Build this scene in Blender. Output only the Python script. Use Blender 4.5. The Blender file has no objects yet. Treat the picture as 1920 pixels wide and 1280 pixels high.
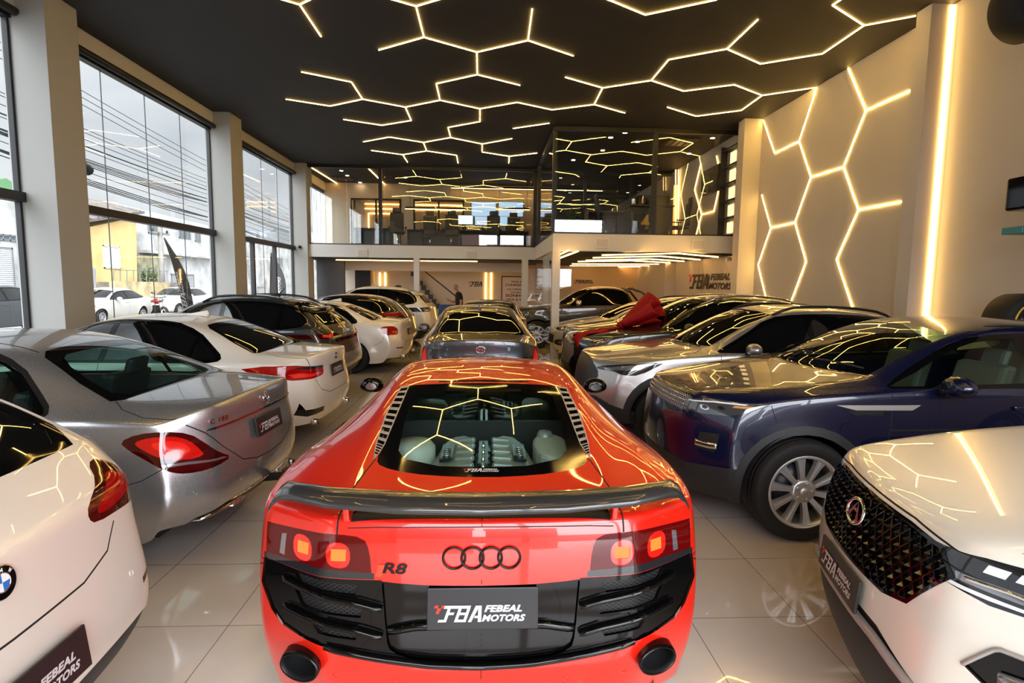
import bpy, bmesh, math, random
from mathutils import Vector, Matrix, Euler
from math import sin, cos, pi, radians as RAD, hypot
random.seed(7)
SC = bpy.context.scene
COL = SC.collection

# ---------------------------------------------------------------- camera
FPX = 1055.4
CAM_H = 1.82
_yaw, _pitch, _roll = -.0463594, -.1019, .012005
def _camrot():
    cy, sy, cp, sp, cr, sr = cos(_yaw), sin(_yaw), cos(_pitch), sin(_pitch), cos(_roll), sin(_roll)
    right = Vector((cy, sy, 0)); f0 = Vector((-sy, cy, 0)); up0 = Vector((0, 0, 1))
    fwd = f0*cp + up0*sp; up = up0*cp - f0*sp
    r2 = right*cr + up*sr; u2 = up*cr - right*sr
    return Matrix((r2, u2, -fwd)).transposed()
CAMR = _camrot()
CAMP = Vector((0, 0, CAM_H))
cam_d = bpy.data.cameras.new('camera'); cam = bpy.data.objects.new('camera', cam_d); COL.objects.link(cam)
cam.matrix_world = Matrix.Translation(CAMP) @ CAMR.to_4x4()
cam_d.sensor_fit = 'HORIZONTAL'; cam_d.sensor_width = 36.0; cam_d.lens = FPX/1920*36.0
cam_d.clip_start = .05; cam_d.clip_end = 500
SC.camera = cam

# ---------------------------------------------------------------- view, sky
SC.view_settings.view_transform = 'Standard'
SC.view_settings.look = 'None'
SC.view_settings.exposure = EXPOSURE = 1.0
SC.view_settings.gamma = 1.0
SC.view_settings.use_curve_mapping = False
SC.cycles.max_bounces = 10
SC.cycles.diffuse_bounces = 5
SC.cycles.glossy_bounces = 6
SC.cycles.transmission_bounces = 8
SC.cycles.transparent_max_bounces = 40
SC.cycles.caustics_reflective = False
SC.cycles.caustics_refractive = False
SC.cycles.sample_clamp_indirect = 6.0

SKY, SUNNY = .68, 12.5
def build_world():
    w = bpy.data.worlds.new('overcast_sky'); SC.world = w; w.use_nodes = True
    nt = w.node_tree; nt.nodes.clear()
    out = nt.nodes.new('ShaderNodeOutputWorld'); bg = nt.nodes.new('ShaderNodeBackground')
    tc = nt.nodes.new('ShaderNodeTexCoord'); nz = nt.nodes.new('ShaderNodeTexNoise')
    mp = nt.nodes.new('ShaderNodeMapping'); mp.inputs['Scale'].default_value = (1.0, 1.0, 2.6)
    nz.inputs['Scale'].default_value = 3.2; nz.inputs['Detail'].default_value = 7; nz.inputs['Roughness'].default_value = .55
    rp = nt.nodes.new('ShaderNodeValToRGB')
    rp.color_ramp.elements[0].position = .30; rp.color_ramp.elements[0].color = (.46, .49, .54, 1)
    rp.color_ramp.elements[1].position = .68; rp.color_ramp.elements[1].color = (.66, .68, .71, 1)
    sp = nt.nodes.new('ShaderNodeSeparateXYZ'); mr = nt.nodes.new('ShaderNodeMapRange')
    mr.inputs['From Min'].default_value = -.1; mr.inputs['From Max'].default_value = .9
    mr.inputs['To Min'].default_value = 1.0; mr.inputs['To Max'].default_value = 1.25
    mx = nt.nodes.new('ShaderNodeMix'); mx.data_type = 'RGBA'; mx.blend_type = 'MULTIPLY'; mx.inputs[0].default_value = 1
    L = nt.links.new
    L(tc.outputs['Generated'], mp.inputs['Vector']); L(mp.outputs['Vector'], nz.inputs['Vector'])
    L(nz.outputs[0], rp.inputs[0]); L(tc.outputs['Generated'], sp.inputs[0]); L(sp.outputs['Z'], mr.inputs[0])
    L(rp.outputs[0], mx.inputs[6]); L(mr.outputs[0], mx.inputs[7]); L(mx.outputs[2], bg.inputs['Color'])
    # the hidden sun brightens the cloud behind the viewer, beyond the open shop front
    dt = nt.nodes.new('ShaderNodeVectorMath'); dt.operation = 'DOT_PRODUCT'; dt.inputs[1].default_value = Vector((.30, -.85, .42)).normalized()
    L(tc.outputs['Generated'], dt.inputs[0])
    lb = nt.nodes.new('ShaderNodeMapRange'); lb.interpolation_type = 'SMOOTHSTEP'
    lb.inputs['From Min'].default_value = .25; lb.inputs['From Max'].default_value = .98; lb.inputs['To Min'].default_value = SKY; lb.inputs['To Max'].default_value = SKY*SUNNY
    L(dt.outputs['Value'], lb.inputs[0]); L(lb.outputs[0], bg.inputs['Strength'])
    L(bg.outputs[0], out.inputs['Surface'])
build_world()

# ---------------------------------------------------------------- pixel -> place (photo is 1920 x 1280)
def ray(px, py): return CAMR @ Vector(((px-960)/FPX, -(py-640)/FPX, -1.0))
def on_z(px, py, z=0.0):
    d = ray(px, py); return CAMP + d*((z-CAM_H)/d.z)
def on_x(px, py, x):
    d = ray(px, py); return CAMP + d*(x/d.x)
def on_y(px, py, y):
    d = ray(px, py); return CAMP + d*(y/d.y)

# ---------------------------------------------------------------- materials
def srgb(r, g, b):
    f = lambda c: (c/12.92 if c <= .04045 else ((c+.055)/1.055)**2.4)
    return (f(r/255), f(g/255), f(b/255))
MATS = {}
def mat(name, rgb=(200,200,200), rough=.5, metal=0., coat=0., spec=.5, emit=None, estr=0., alpha=1., coat_rough=.03, noise=None, bump=None, sheen=0., trans=0., flake=0.):
    if name in MATS: return MATS[name]
    m = bpy.data.materials.new(name); m.use_nodes = True
    nt = m.node_tree; b = nt.nodes['Principled BSDF']
    c = srgb(*rgb)
    b.inputs['Base Color'].default_value = (*c, 1)
    b.inputs['Roughness'].default_value = rough; b.inputs['Metallic'].default_value = metal
    b.inputs['Coat Weight'].default_value = coat; b.inputs['Coat Roughness'].default_value = coat_rough
    b.inputs['Specular IOR Level'].default_value = spec; b.inputs['Alpha'].default_value = alpha
    b.inputs['Transmission Weight'].default_value = trans
    if sheen: b.inputs['Sheen Weight'].default_value = sheen
    if emit is not None:
        b.inputs['Emission Color'].default_value = (*emit, 1); b.inputs['Emission Strength'].default_value = estr
    if noise or flake or bump:
        tc = nt.nodes.new('ShaderNodeTexCoord')
    if noise:   # (scale, amount, rgb2)
        nz = nt.nodes.new('ShaderNodeTexNoise'); nz.inputs['Scale'].default_value = noise[0]; nz.inputs['Detail'].default_value = 6
        nt.links.new(tc.outputs['Object'], nz.inputs['Vector'])
        rp = nt.nodes.new('ShaderNodeValToRGB')
        rp.color_ramp.elements[0].position = .5-noise[1]; rp.color_ramp.elements[0].color = (*srgb(*noise[2]), 1)
        rp.color_ramp.elements[1].position = .5+noise[1]; rp.color_ramp.elements[1].color = (*c, 1)
        nt.links.new(nz.outputs[0], rp.inputs[0]); nt.links.new(rp.outputs[0], b.inputs['Base Color'])
    if flake:
        vo = nt.nodes.new('ShaderNodeTexVoronoi'); vo.inputs['Scale'].default_value = 900
        nt.links.new(tc.outputs['Object'], vo.inputs['Vector'])
        mr = nt.nodes.new('ShaderNodeMapRange'); mr.inputs['To Min'].default_value = rough-.12*flake; mr.inputs['To Max'].default_value = rough+.15*flake
        sx = nt.nodes.new('ShaderNodeSeparateColor'); nt.links.new(vo.outputs['Color'], sx.inputs[0]); nt.links.new(sx.outputs[0], mr.inputs[0])
        nt.links.new(mr.outputs[0], b.inputs['Roughness'])
    if bump:    # (scale, strength)
        nz = nt.nodes.new('ShaderNodeTexNoise'); nz.inputs['Scale'].default_value = bump[0]; nz.inputs['Detail'].default_value = 4
        nt.links.new(tc.outputs['Object'], nz.inputs['Vector'])
        bp = nt.nodes.new('ShaderNodeBump'); bp.inputs['Strength'].default_value = bump[1]; bp.inputs['Distance'].default_value = .01
        nt.links.new(nz.outputs[0], bp.inputs['Height']); nt.links.new(bp.outputs[0], b.inputs['Normal'])
    MATS[name] = m; return m

def glass_mat(name, tint=(1,1,1), ior=1.45, rough=0., refl=1.0):
    """clear sheet glass: what is behind shows through, the surface mirrors by Fresnel"""
    if name in MATS: return MATS[name]
    m = bpy.data.materials.new(name); m.use_nodes = True; nt = m.node_tree; nt.nodes.clear()
    out = nt.nodes.new('ShaderNodeOutputMaterial'); tr = nt.nodes.new('ShaderNodeBsdfTransparent'); gl = nt.nodes.new('ShaderNodeBsdfGlossy')
    fr = nt.nodes.new('ShaderNodeFresnel'); fr.inputs['IOR'].default_value = ior
    ge = nt.nodes.new('ShaderNodeNewGeometry'); ml = nt.nodes.new('ShaderNodeMath'); ml.operation = 'MULTIPLY'; ml.inputs[1].default_value = refl
    ml.use_clamp = True
    mix = nt.nodes.new('ShaderNodeMixShader')
    tr.inputs[0].default_value = (*tint, 1); gl.inputs['Roughness'].default_value = rough; gl.inputs['Color'].default_value = (1,1,1,1)
    # the same reflectance from both faces
    vm = nt.nodes.new('ShaderNodeVectorMath'); vm.operation = 'DOT_PRODUCT'
    ab = nt.nodes.new('ShaderNodeMath'); ab.operation = 'ABSOLUTE'
    nt.links.new(ge.outputs['Incoming'], vm.inputs[0]); nt.links.new(ge.outputs['Normal'], vm.inputs[1])
    nt.links.new(vm.outputs['Value'], ab.inputs[0])
    om = nt.nodes.new('ShaderNodeMath'); om.operation = 'SUBTRACT'; om.inputs[0].default_value = 1; nt.links.new(ab.outputs[0], om.inputs[1])
    pw = nt.nodes.new('ShaderNodeMath'); pw.operation = 'POWER'; pw.inputs[1].default_value = 5; nt.links.new(om.outputs[0], pw.inputs[0])
    f0 = ((ior-1)/(ior+1))**2
    sc = nt.nodes.new('ShaderNodeMath'); sc.operation = 'MULTIPLY_ADD'; sc.inputs[1].default_value = 1-f0; sc.inputs[2].default_value = f0
    nt.links.new(pw.outputs[0], sc.inputs[0]); nt.links.new(sc.outputs[0], ml.inputs[0])
    nt.links.new(ml.outputs[0], mix.inputs[0]); nt.links.new(tr.outputs[0], mix.inputs[1]); nt.links.new(gl.outputs[0], mix.inputs[2])
    nt.nodes.remove(fr)
    nt.links.new(mix.outputs[0], out.inputs['Surface'])
    MATS[name] = m; return m

def emit_mat(name, rgb, strength):
    if name in MATS: return MATS[name]
    m = bpy.data.materials.new(name); m.use_nodes = True; nt = m.node_tree; nt.nodes.clear()
    out = nt.nodes.new('ShaderNodeOutputMaterial'); e = nt.nodes.new('ShaderNodeEmission')
    e.inputs[0].default_value = (*rgb, 1); e.inputs[1].default_value = strength
    nt.links.new(e.outputs[0], out.inputs[0]); MATS[name] = m; return m

# ---------------------------------------------------------------- mesh building
class MB:
    """collects shapes and links them as ONE mesh object"""
    def __init__(s): s.bm = bmesh.new()
    def box(s, x0, x1, y0, y1, z0, z1, mi=0):
        v = [s.bm.verts.new(p) for p in ((x0,y0,z0),(x1,y0,z0),(x1,y1,z0),(x0,y1,z0),(x0,y0,z1),(x1,y0,z1),(x1,y1,z1),(x0,y1,z1))]
        for f in ((0,3,2,1),(4,5,6,7),(0,1,5,4),(1,2,6,5),(2,3,7,6),(3,0,4,7)):
            q = s.bm.faces.new([v[i] for i in f]); q.material_index = mi
        return s
    def obox(s, c, ax, ay, az, mi=0):   # oriented box: centre and three half axes
        c, ax, ay, az = map(Vector, (c, ax, ay, az)); v = []
        for k in (-1, 1):
            for a, b in ((-1,-1),(1,-1),(1,1),(-1,1)): v.append(s.bm.verts.new(c+ax*a+ay*b+az*k))
        for f in ((0,3,2,1),(4,5,6,7),(0,1,5,4),(1,2,6,5),(2,3,7,6),(3,0,4,7)):
            q = s.bm.faces.new([v[i] for i in f]); q.material_index = mi
        return s
    def bar(s, p0, p1, w, h, up=(0,0,1), mi=0):   # bar of section w x h from p0 to p1
        p0, p1, up = Vector(p0), Vector(p1), Vector(up); d = (p1-p0); l = d.length; d /= l
        sd = d.cross(up)
        if sd.length < 1e-4: sd = d.cross(Vector((1,0,0)))
        sd.normalize(); u2 = sd.cross(d)
        return s.obox((p0+p1)/2, d*(l/2), sd*(w/2), u2*(h/2), mi)
    def face(s, pts, mi=0):
        q = s.bm.faces.new([s.bm.verts.new(p) for p in pts]); q.material_index = mi; return s
    def tube(s, pts, r, n=8, mi=0, cap=True, closed=False):
        pts = [Vector(p) for p in pts]; rings = []; N = len(pts); ref = None
        for i, p in enumerate(pts):
            if closed: d = pts[(i+1) % N]-pts[i-1]
            else: d = pts[min(i+1, N-1)]-pts[max(i-1, 0)]
            d.normalize()
            if ref is None:
                ref = d.cross(Vector((0,0,1)))
                if ref.length < .05: ref = d.cross(Vector((1,0,0)))
            ref = (ref - d*ref.dot(d)).normalized(); b = d.cross(ref)
            rr = r[i] if isinstance(r, (list, tuple)) else r
            rings.append([s.bm.verts.new(p + (ref*cos(2*pi*k/n) + b*sin(2*pi*k/n))*rr) for k in range(n)])
        for i in range(N if closed else N-1):
            a, b2 = rings[i], rings[(i+1) % N]
            for k in range(n):
                q = s.bm.faces.new((a[k], a[(k+1) % n], b2[(k+1) % n], b2[k])); q.material_index = mi; q.smooth = True
        if cap and not closed:
            for rg in (rings[0][::-1], rings[-1]):
                q = s.bm.faces.new(rg); q.material_index = mi
        return s
    def lathe(s, prof, n=48, axis='Y', c=(0,0,0), mi=0, smooth=True, a0=0., a1=2*pi):   # prof: (r, h)
        c = Vector(c); full = abs(a1-a0-2*pi) < 1e-6; m = n if full else n+1; rings = []
        for r, h in prof:
            ring = []
            for k in range(m):
                a = a0+(a1-a0)*k/n
                if axis == 'Y': p = (r*cos(a), h, r*sin(a))
                elif axis == 'Z': p = (r*cos(a), r*sin(a), h)
                else: p = (h, r*cos(a), r*sin(a))
                ring.append(s.bm.verts.new(c+Vector(p)))
            rings.append(ring)
        for i in range(len(rings)-1):
            for k in range(n):
                k2 = (k+1) % m
                try:
                    q = s.bm.faces.new((rings[i][k], rings[i][k2], rings[i+1][k2], rings[i+1][k])); q.material_index = mi; q.smooth = smooth
                except ValueError: pass
        return s
    def prism(s, poly, to3, h0, h1, mi=0):   # poly: 2-D outline, to3(a, b, h) -> point
        a = [s.bm.verts.new(to3(p[0], p[1], h0)) for p in poly]; b = [s.bm.verts.new(to3(p[0], p[1], h1)) for p in poly]; n = len(poly)
        for f in (a[::-1], b):
            q = s.bm.faces.new(f); q.material_index = mi
        for i in range(n):
            q = s.bm.faces.new((a[i], a[(i+1) % n], b[(i+1) % n], b[i])); q.material_index = mi
        return s
    def ball(s, c, r, n=16, sq=(1,1,1), mi=0):
        c = Vector(c); rings = []; m = n//2
        top = s.bm.verts.new(c+Vector((0,0,r*sq[2]))); bot = s.bm.verts.new(c-Vector((0,0,r*sq[2])))
        for i in range(1, m):
            t = pi*i/m
            rings.append([s.bm.verts.new(c+Vector((r*sin(t)*cos(2*pi*k/n)*sq[0], r*sin(t)*sin(2*pi*k/n)*sq[1], r*cos(t)*sq[2]))) for k in range(n)])
        fs = []
        for k in range(n):
            fs.append(s.bm.faces.new((top, rings[0][k], rings[0][(k+1) % n]))); fs.append(s.bm.faces.new((bot, rings[-1][(k+1) % n], rings[-1][k])))
        for i in range(len(rings)-1):
            for k in range(n): fs.append(s.bm.faces.new((rings[i][k], rings[i+1][k], rings[i+1][(k+1) % n], rings[i][(k+1) % n])))
        for f in fs: f.smooth = True; f.material_index = mi
        return s
    def build(s, name, mats, parent=None, bevel=0., smooth=None, loc=None, rz=0., fixn=True):
        if fixn: bmesh.ops.recalc_face_normals(s.bm, faces=s.bm.faces)
        me = bpy.data.meshes.new(name); s.bm.to_mesh(me); s.bm.free()
        return link_mesh(name, me, mats, parent, bevel, smooth, loc, rz)
def link_mesh(name, me, mats, parent=None, bevel=0., smooth=None, loc=None, rz=0.):
    for m in (mats if isinstance(mats, (list, tuple)) else [mats]): me.materials.append(m)
    if smooth is not None:
        for p in me.polygons: p.use_smooth = smooth
    o = bpy.data.objects.new(name, me); COL.objects.link(o)
    if parent: o.parent = parent
    if loc is not None: o.location = loc
    if rz: o.rotation_euler[2] = rz
    if bevel:
        b = o.modifiers.new('edge', 'BEVEL'); b.width = bevel; b.segments = 2; b.limit_method = 'ANGLE'
    return o
def tag(o, label=None, cat=None, group=None, kind=None):
    if label: o['label'] = label
    if cat: o['category'] = cat
    if group: o['group'] = group
    if kind: o['kind'] = kind
    return o
def thing(name, label, cat, loc=(0,0,0), rz=0., group=None):
    o = bpy.data.objects.new(name, None); COL.objects.link(o); o.location = loc; o.rotation_euler = (0, 0, rz)
    o.empty_display_size = .2
    return tag(o, label, cat, group)
def copy_tree(o, parent=None):
    c = o.copy(); COL.objects.link(c)
    if parent: c.parent = parent; c.matrix_parent_inverse = o.matrix_parent_inverse
    for ch in [x for x in bpy.data.objects if x.parent == o and x != c]: copy_tree(ch, c)
    return c
def struct(o): o['kind'] = 'structure'; return o

def text_bm(s, size=1.0, bold=0., shear=0., align='CENTER', spacing=1.0, extr=0.):
    cu = bpy.data.curves.new('lettering', 'FONT'); cu.body = s; cu.size = size; cu.offset = bold; cu.shear = shear
    cu.align_x = align; cu.align_y = 'CENTER'; cu.space_character = spacing; cu.extrude = extr; cu.resolution_u = 3
    o = bpy.data.objects.new('lettering', cu); COL.objects.link(o)
    dg = bpy.context.evaluated_depsgraph_get(); dg.update()
    me = bpy.data.meshes.new_from_object(o.evaluated_get(dg))
    bm = bmesh.new(); bm.from_mesh(me)
    bpy.data.objects.remove(o); bpy.data.curves.remove(cu); bpy.data.meshes.remove(me)
    return bm
def bm_join(dst, src, M=None, mi=None):
    if M is not None: bmesh.ops.transform(src, matrix=M, verts=src.verts)
    mp = {}
    for v in src.verts: mp[v] = dst.verts.new(v.co)
    for f in src.faces:
        try:
            q = dst.faces.new([mp[v] for v in f.verts]); q.material_index = f.material_index if mi is None else mi; q.smooth = f.smooth
        except ValueError: pass
    src.free()
def rect_fit(bm, x0, x1, y0, y1):
    xs = [v.co.x for v in bm.verts]; ys = [v.co.y for v in bm.verts]
    ax, bx, ay, by = min(xs), max(xs), min(ys), max(ys)
    for v in bm.verts:
        v.co.x = x0+(v.co.x-ax)/(bx-ax)*(x1-x0); v.co.y = y0+(v.co.y-ay)/(by-ay)*(y1-y0)
    return bm
def logo_bm(words=True, extr=0.):
    """the dealer's mark in a 1.0-wide local x/y frame, material 0 = letters, 1 = red chequers; height about .29"""
    bm = bmesh.new(); W = 1.0 if words else .5; k = 1.0/(.97 if words else .49)
    zz = [0.]
    def poly(pts, mi):
        zz[0] += .0005; vs = [bm.verts.new((x*k, y*k, zz[0])) for x, y in pts]; f = bm.faces.new(vs); f.material_index = mi
    sh = .35
    def para(x0, x1, y0, y1, mi): poly([(x0+y0*sh, y0), (x1+y0*sh, y0), (x1+y1*sh, y1), (x0+y1*sh, y1)], mi)
    # chequers
    for i, j in ((0,2),(1,1),(2,2),(0.0,0.95),(2,.55)):
        if (i, j) in ((0,2),(1,1),(2,2)): para(-.055+i*.036, -.055+i*.036+.036, .085+j*.028, .085+j*.028+.028, 1)
    para(-.02, .012, .085, .112, 1)
    # F with a long foot
    para(.045, .20, .135, .165, 0); para(.085, .115, .0, .135, 0); para(.105, .165, .072, .098, 0); para(.03, .09, .0, .026, 0)
    # B
    para(.165, .31, .135, .165, 0); para(.195, .225, .0, .165, 0); para(.195, .30, .0, .027, 0); para(.195, .30, .071, .097, 0); para(.282, .312, .0, .15, 0)
    # A
    poly([(.335, 0), (.368, 0), (.455, .165), (.415, .165)], 0); poly([(.435, 0), (.47, 0), (.475, .165), (.44, .165)], 0); para(.385, .44, .04, .064, 0)
    if words:
        for s, y0, y1, x0, x1 in (('FEBEAL', .095, .165, .50, .885), ('MOTORS', .0, .07, .475, .92)):
            t = rect_fit(text_bm(s, 1.0, .045, .3, spacing=1.05), x0*k, x1*k, y0*k, y1*k); bm_join(bm, t, mi=0)
    if extr:
        r = bmesh.ops.extrude_face_region(bm, geom=list(bm.faces))
        for v in r['geom']:
            if isinstance(v, bmesh.types.BMVert): v.co.z += extr
    return bm
def place_bm(name, bm, mats, origin, ux, uy, scale, parent=None):
    """put a flat x/y mesh at origin with in-plane axes ux, uy"""
    ux, uy = Vector(ux).normalized(), Vector(uy).normalized(); n = ux.cross(uy)
    M = Matrix.Translation(Vector(origin)) @ Matrix((ux, uy, n)).transposed().to_4x4() @ Matrix.Scale(scale, 4)
    bmesh.ops.transform(bm, matrix=M, verts=bm.verts)
    me = bpy.data.meshes.new(name); bm.to_mesh(me); bm.free()
    return link_mesh(name, me, mats, parent)

# shared colours
LED = emit_mat('warm_led', (1.0, .60, .14), 28.0)
M_WHITE = mat('white_plaster', (200, 198, 194), .6, bump=(60, .05))
M_WARMW = mat('warm_white_plaster', (196, 188, 182), .65, bump=(70, .05))
M_CEIL = mat('charcoal_ceiling', (46, 45, 46), .75, noise=(1.5, .3, (39, 38, 39)))
M_BLACK = mat('black_metal', (22, 22, 24), .4, metal=.3)
M_BLACKP = mat('black_plastic', (18, 18, 19), .55)
M_GLOSSB = mat('gloss_black', (6, 6, 7), .05, spec=.4)
M_RUBBER = mat('tyre_rubber', (20, 20, 21), .75, bump=(40, .1))
M_CHROME = mat('chrome', (225, 226, 228), .08, metal=1.)
M_GLASS = glass_mat('clear_glass', (.97, .985, .98), 1.2)
# ================================================================ the room
XL, XR, ZC = -6.36, 6.28, 5.64            # left window wall, right wall, ceiling
YF, YR, YB = 13.82, 19.15, 27.0           # front edge of the right mezzanine, of the recessed left one, back wall
ZM0, ZM1 = 2.64, 3.05                     # mezzanine slab
YK = -3.2                                 # open shop front behind the camera
def floor_mat():
    m = bpy.data.materials.new('polished_beige_tiles'); m.use_nodes = True; nt = m.node_tree; b = nt.nodes['Principled BSDF']; L = nt.links.new
    tc = nt.nodes.new('ShaderNodeTexCoord'); sp = nt.nodes.new('ShaderNodeSeparateXYZ'); L(tc.outputs['Object'], sp.inputs[0])
    def M(op, a, bb=None):
        n = nt.nodes.new('ShaderNodeMath'); n.operation = op
        for i, v in enumerate((a, bb)):
            if v is None: continue
            if isinstance(v, (int, float)): n.inputs[i].default_value = v
            else: L(v, n.inputs[i])
        return n.outputs[0]
    TX, TY, OX, OY = .3412*CAM_H, .3655*CAM_H, -.744*CAM_H, 1.583*CAM_H
    u = M('DIVIDE', M('SUBTRACT', sp.outputs['X'], OX), TX); v = M('DIVIDE', M('SUBTRACT', sp.outputs['Y'], OY), TY)
    def dist(t, size):
        f = M('SUBTRACT', M('FRACT', t), .5); return M('MULTIPLY', M('SUBTRACT', .5, M('ABSOLUTE', f)), size)
    d = M('MINIMUM', dist(u, TX), dist(v, TY))
    grout = M('LESS_THAN', d, .0018)
    cmb = nt.nodes.new('ShaderNodeCombineXYZ'); L(M('FLOOR', u), cmb.inputs[0]); L(M('FLOOR', v), cmb.inputs[1])
    wn = nt.nodes.new('ShaderNodeTexWhiteNoise'); L(cmb.outputs[0], wn.inputs['Vector'])
    nz = nt.nodes.new('ShaderNodeTexNoise'); nz.inputs['Scale'].default_value = 2.5; nz.inputs['Detail'].default_value = 8; L(tc.outputs['Object'], nz.inputs['Vector'])
    add = M('ADD', M('MULTIPLY', wn.outputs['Value'], .35), nz.outputs[0])
    rp = nt.nodes.new('ShaderNodeValToRGB'); rp.color_ramp.elements[0].position = .35; rp.color_ramp.elements[1].position = .95
    rp.color_ramp.elements[0].color = (*srgb(224, 213, 201), 1); rp.color_ramp.elements[1].color = (*srgb(234, 223, 212), 1); L(add, rp.inputs[0])
    mx = nt.nodes.new('ShaderNodeMix'); mx.data_type = 'RGBA'; L(grout, mx.inputs[0]); L(rp.outputs[0], mx.inputs[6]); mx.inputs[7].default_value = (*srgb(92, 78, 66), 1)
    L(mx.outputs[2], b.inputs['Base Color'])
    sm = nt.nodes.new('ShaderNodeTexNoise'); sm.inputs['Scale'].default_value = 1.3; sm.inputs['Detail'].default_value = 5; L(tc.outputs['Object'], sm.inputs['Vector'])
    mr = nt.nodes.new('ShaderNodeMapRange'); mr.inputs['From Min'].default_value = .3; mr.inputs['From Max'].default_value = .7; mr.inputs['To Min'].default_value = .05; mr.inputs['To Max'].default_value = .13; L(sm.outputs[0], mr.inputs[0])
    L(mr.outputs[0], b.inputs['Roughness']); b.inputs['Specular IOR Level'].default_value = .6
    b.inputs['Coat Weight'].default_value = .8; b.inputs['Coat Roughness'].default_value = .02
    return m
struct(MB().box(XL-.15, XR+.15, YK, YB+.2, -.2, 0).build('floor', floor_mat()))
struct(MB().box(XL-.25, XR+.25, YK-.1, YB+.2, ZC, ZC+.25).build('ceiling', M_CEIL))
struct(MB().box(XR, XR+.2, YK, YB+.2, 0, ZC).build('wall_right', M_WARMW))
struct(MB().box(XL-.2, XR+.2, YB, YB+.2, 0, ZC).build('wall_back', M_WARMW))
# right wall: a slim pilaster at the mezzanine and the one that carries the vertical light
px0 = on_z(1748, 6, ZC)
PCX, PCY0 = px0.x, px0.y
PCY1 = on_x(1717, 57, PCX).y
struct(MB().box(PCX, XR+.02, PCY0, PCY1, 0, ZC).build('trim_1', M_WARMW))
struct(MB().box(on_y(1393,300,13.04).x, XR+.02, 13.04, 13.36, 0, ZC).build('trim_2', M_WARMW))
# left window wall: columns, head beam, transoms
CX1 = -5.88
def column(n, y0, y1): return struct(MB().box(XL-.1, CX1, y0, y1, -.05, ZC).build('trim_%d' % n, mat('column_grey_white', (168,168,165), .65), bevel=.004))
COLY = []
yn = on_x(123, 609, CX1).y
y2 = on_x(430.2, 208, CX1).y
y3 = on_x(573, 306, CX1).y
print('columns', yn, y2, y3, on_x(137, 560, CX1).y, on_x(437, 480, CX1).y, 'pil', px0, PCY1)
CW = .62
COLY = [(yn-6.1, yn-6.1+CW), (yn, yn+CW), (y2, y2+CW), (y3, y3+CW), (y3+6.0, y3+6.0+CW)]
for i, (a, b) in enumerate(COLY): column(3+i, a, b)
HB = 5.33
struct(MB().box(XL-.12, XL+.10, YK, YB, HB, ZC+.02).build('trim_head', M_WHITE))
# glazing bays
M_FRAME = mat('charcoal_frame', (48, 48, 50), .45, metal=.4)
def bay(n, y0, y1, door=False):
    x = XL-.02
    ztr = 2.92
    f = MB()
    f.box(x-.05, x+.10, y0, y1, ztr-.07, ztr+.06); f.box(x-.05, x+.07, y0, y1, HB-.09, HB+.02)
    f.box(x-.03, x+.04, y0, y0+.04, 0, HB); f.box(x-.03, x+.04, y1-.04, y1, 0, HB); f.box(x-.03, x+.04, y0, y1, 0, .05)
    if door:
        for k in (1/3, 2/3): f.box(x-.04, x+.06, y0+(y1-y0)*k-.05, y0+(y1-y0)*k+.05, 0, ztr)
    w = struct(f.build('window_%d' % n, M_FRAME))
    npn = 4; g = None
    for k in range(1, npn): q_ = y0+(y1-y0)*k/npn; struct(MB().box(x-.008, x+.008, q_-.003, q_+.003, .05, HB-.09).build('pane_joint', M_FRAME, w))
    for k in range(npn):
        a = y0+(y1-y0)*k/npn+.006; b = y0+(y1-y0)*(k+1)/npn-.006
        struct(MB().box(x-.006, x+.006, a, b, ztr+.06, HB-.09).build('pane', M_GLASS, w))
        struct(MB().box(x-.006, x+.006, a, b, .05, ztr-.07).build('pane', M_GLASS, w))
bay(1, YK, COLY[0][0]); bay(2, COLY[0][1], COLY[1][0]); bay(3, COLY[1][1], COLY[2][0]); bay(4, COLY[2][1], COLY[3][0], True)
bay(5, COLY[3][1], COLY[4][0])
bay(6, COLY[4][1], YB)
# rolled sunshade under each head beam
for i, (a, b) in enumerate([(COLY[0][1], COLY[1][0]), (COLY[1][1], COLY[2][0]), (COLY[2][1], COLY[3][0])]):
    lab = ('rolled grey sunshade above the window nearest the viewer, left of the first white column', 'rolled grey sunshade above the large window between the two nearest white columns', 'rolled grey sunshade above the window over the framed glass doors')[i]
    tag(MB().tube([(XL+.13, a+.03, HB-.02), (XL+.13, b-.03, HB-.02)], .055, 12).build('sunshade', M_FRAME), lab, 'sunshade', 'rolled sunshades along the window wall')
# open shop front behind the viewer; unseen window-side wall added to shade the columns
struct(MB().box(XL-.1, -2.0, YK-.25, YK, 0, ZC).build('wall_front_shade', M_WHITE))
f = MB()
for x in (-1.9, 0.9, 3.6): f.box(x-.08, x+.08, YK-.08, YK+.08, 0, ZC)
f.box(-2.0, XR, YK-.1, YK+.1, 3.3, 3.45); f.box(-2.0, XR, YK-.1, YK+.1, ZC-.3, ZC)
struct(f.build('window_7', M_FRAME))

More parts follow.
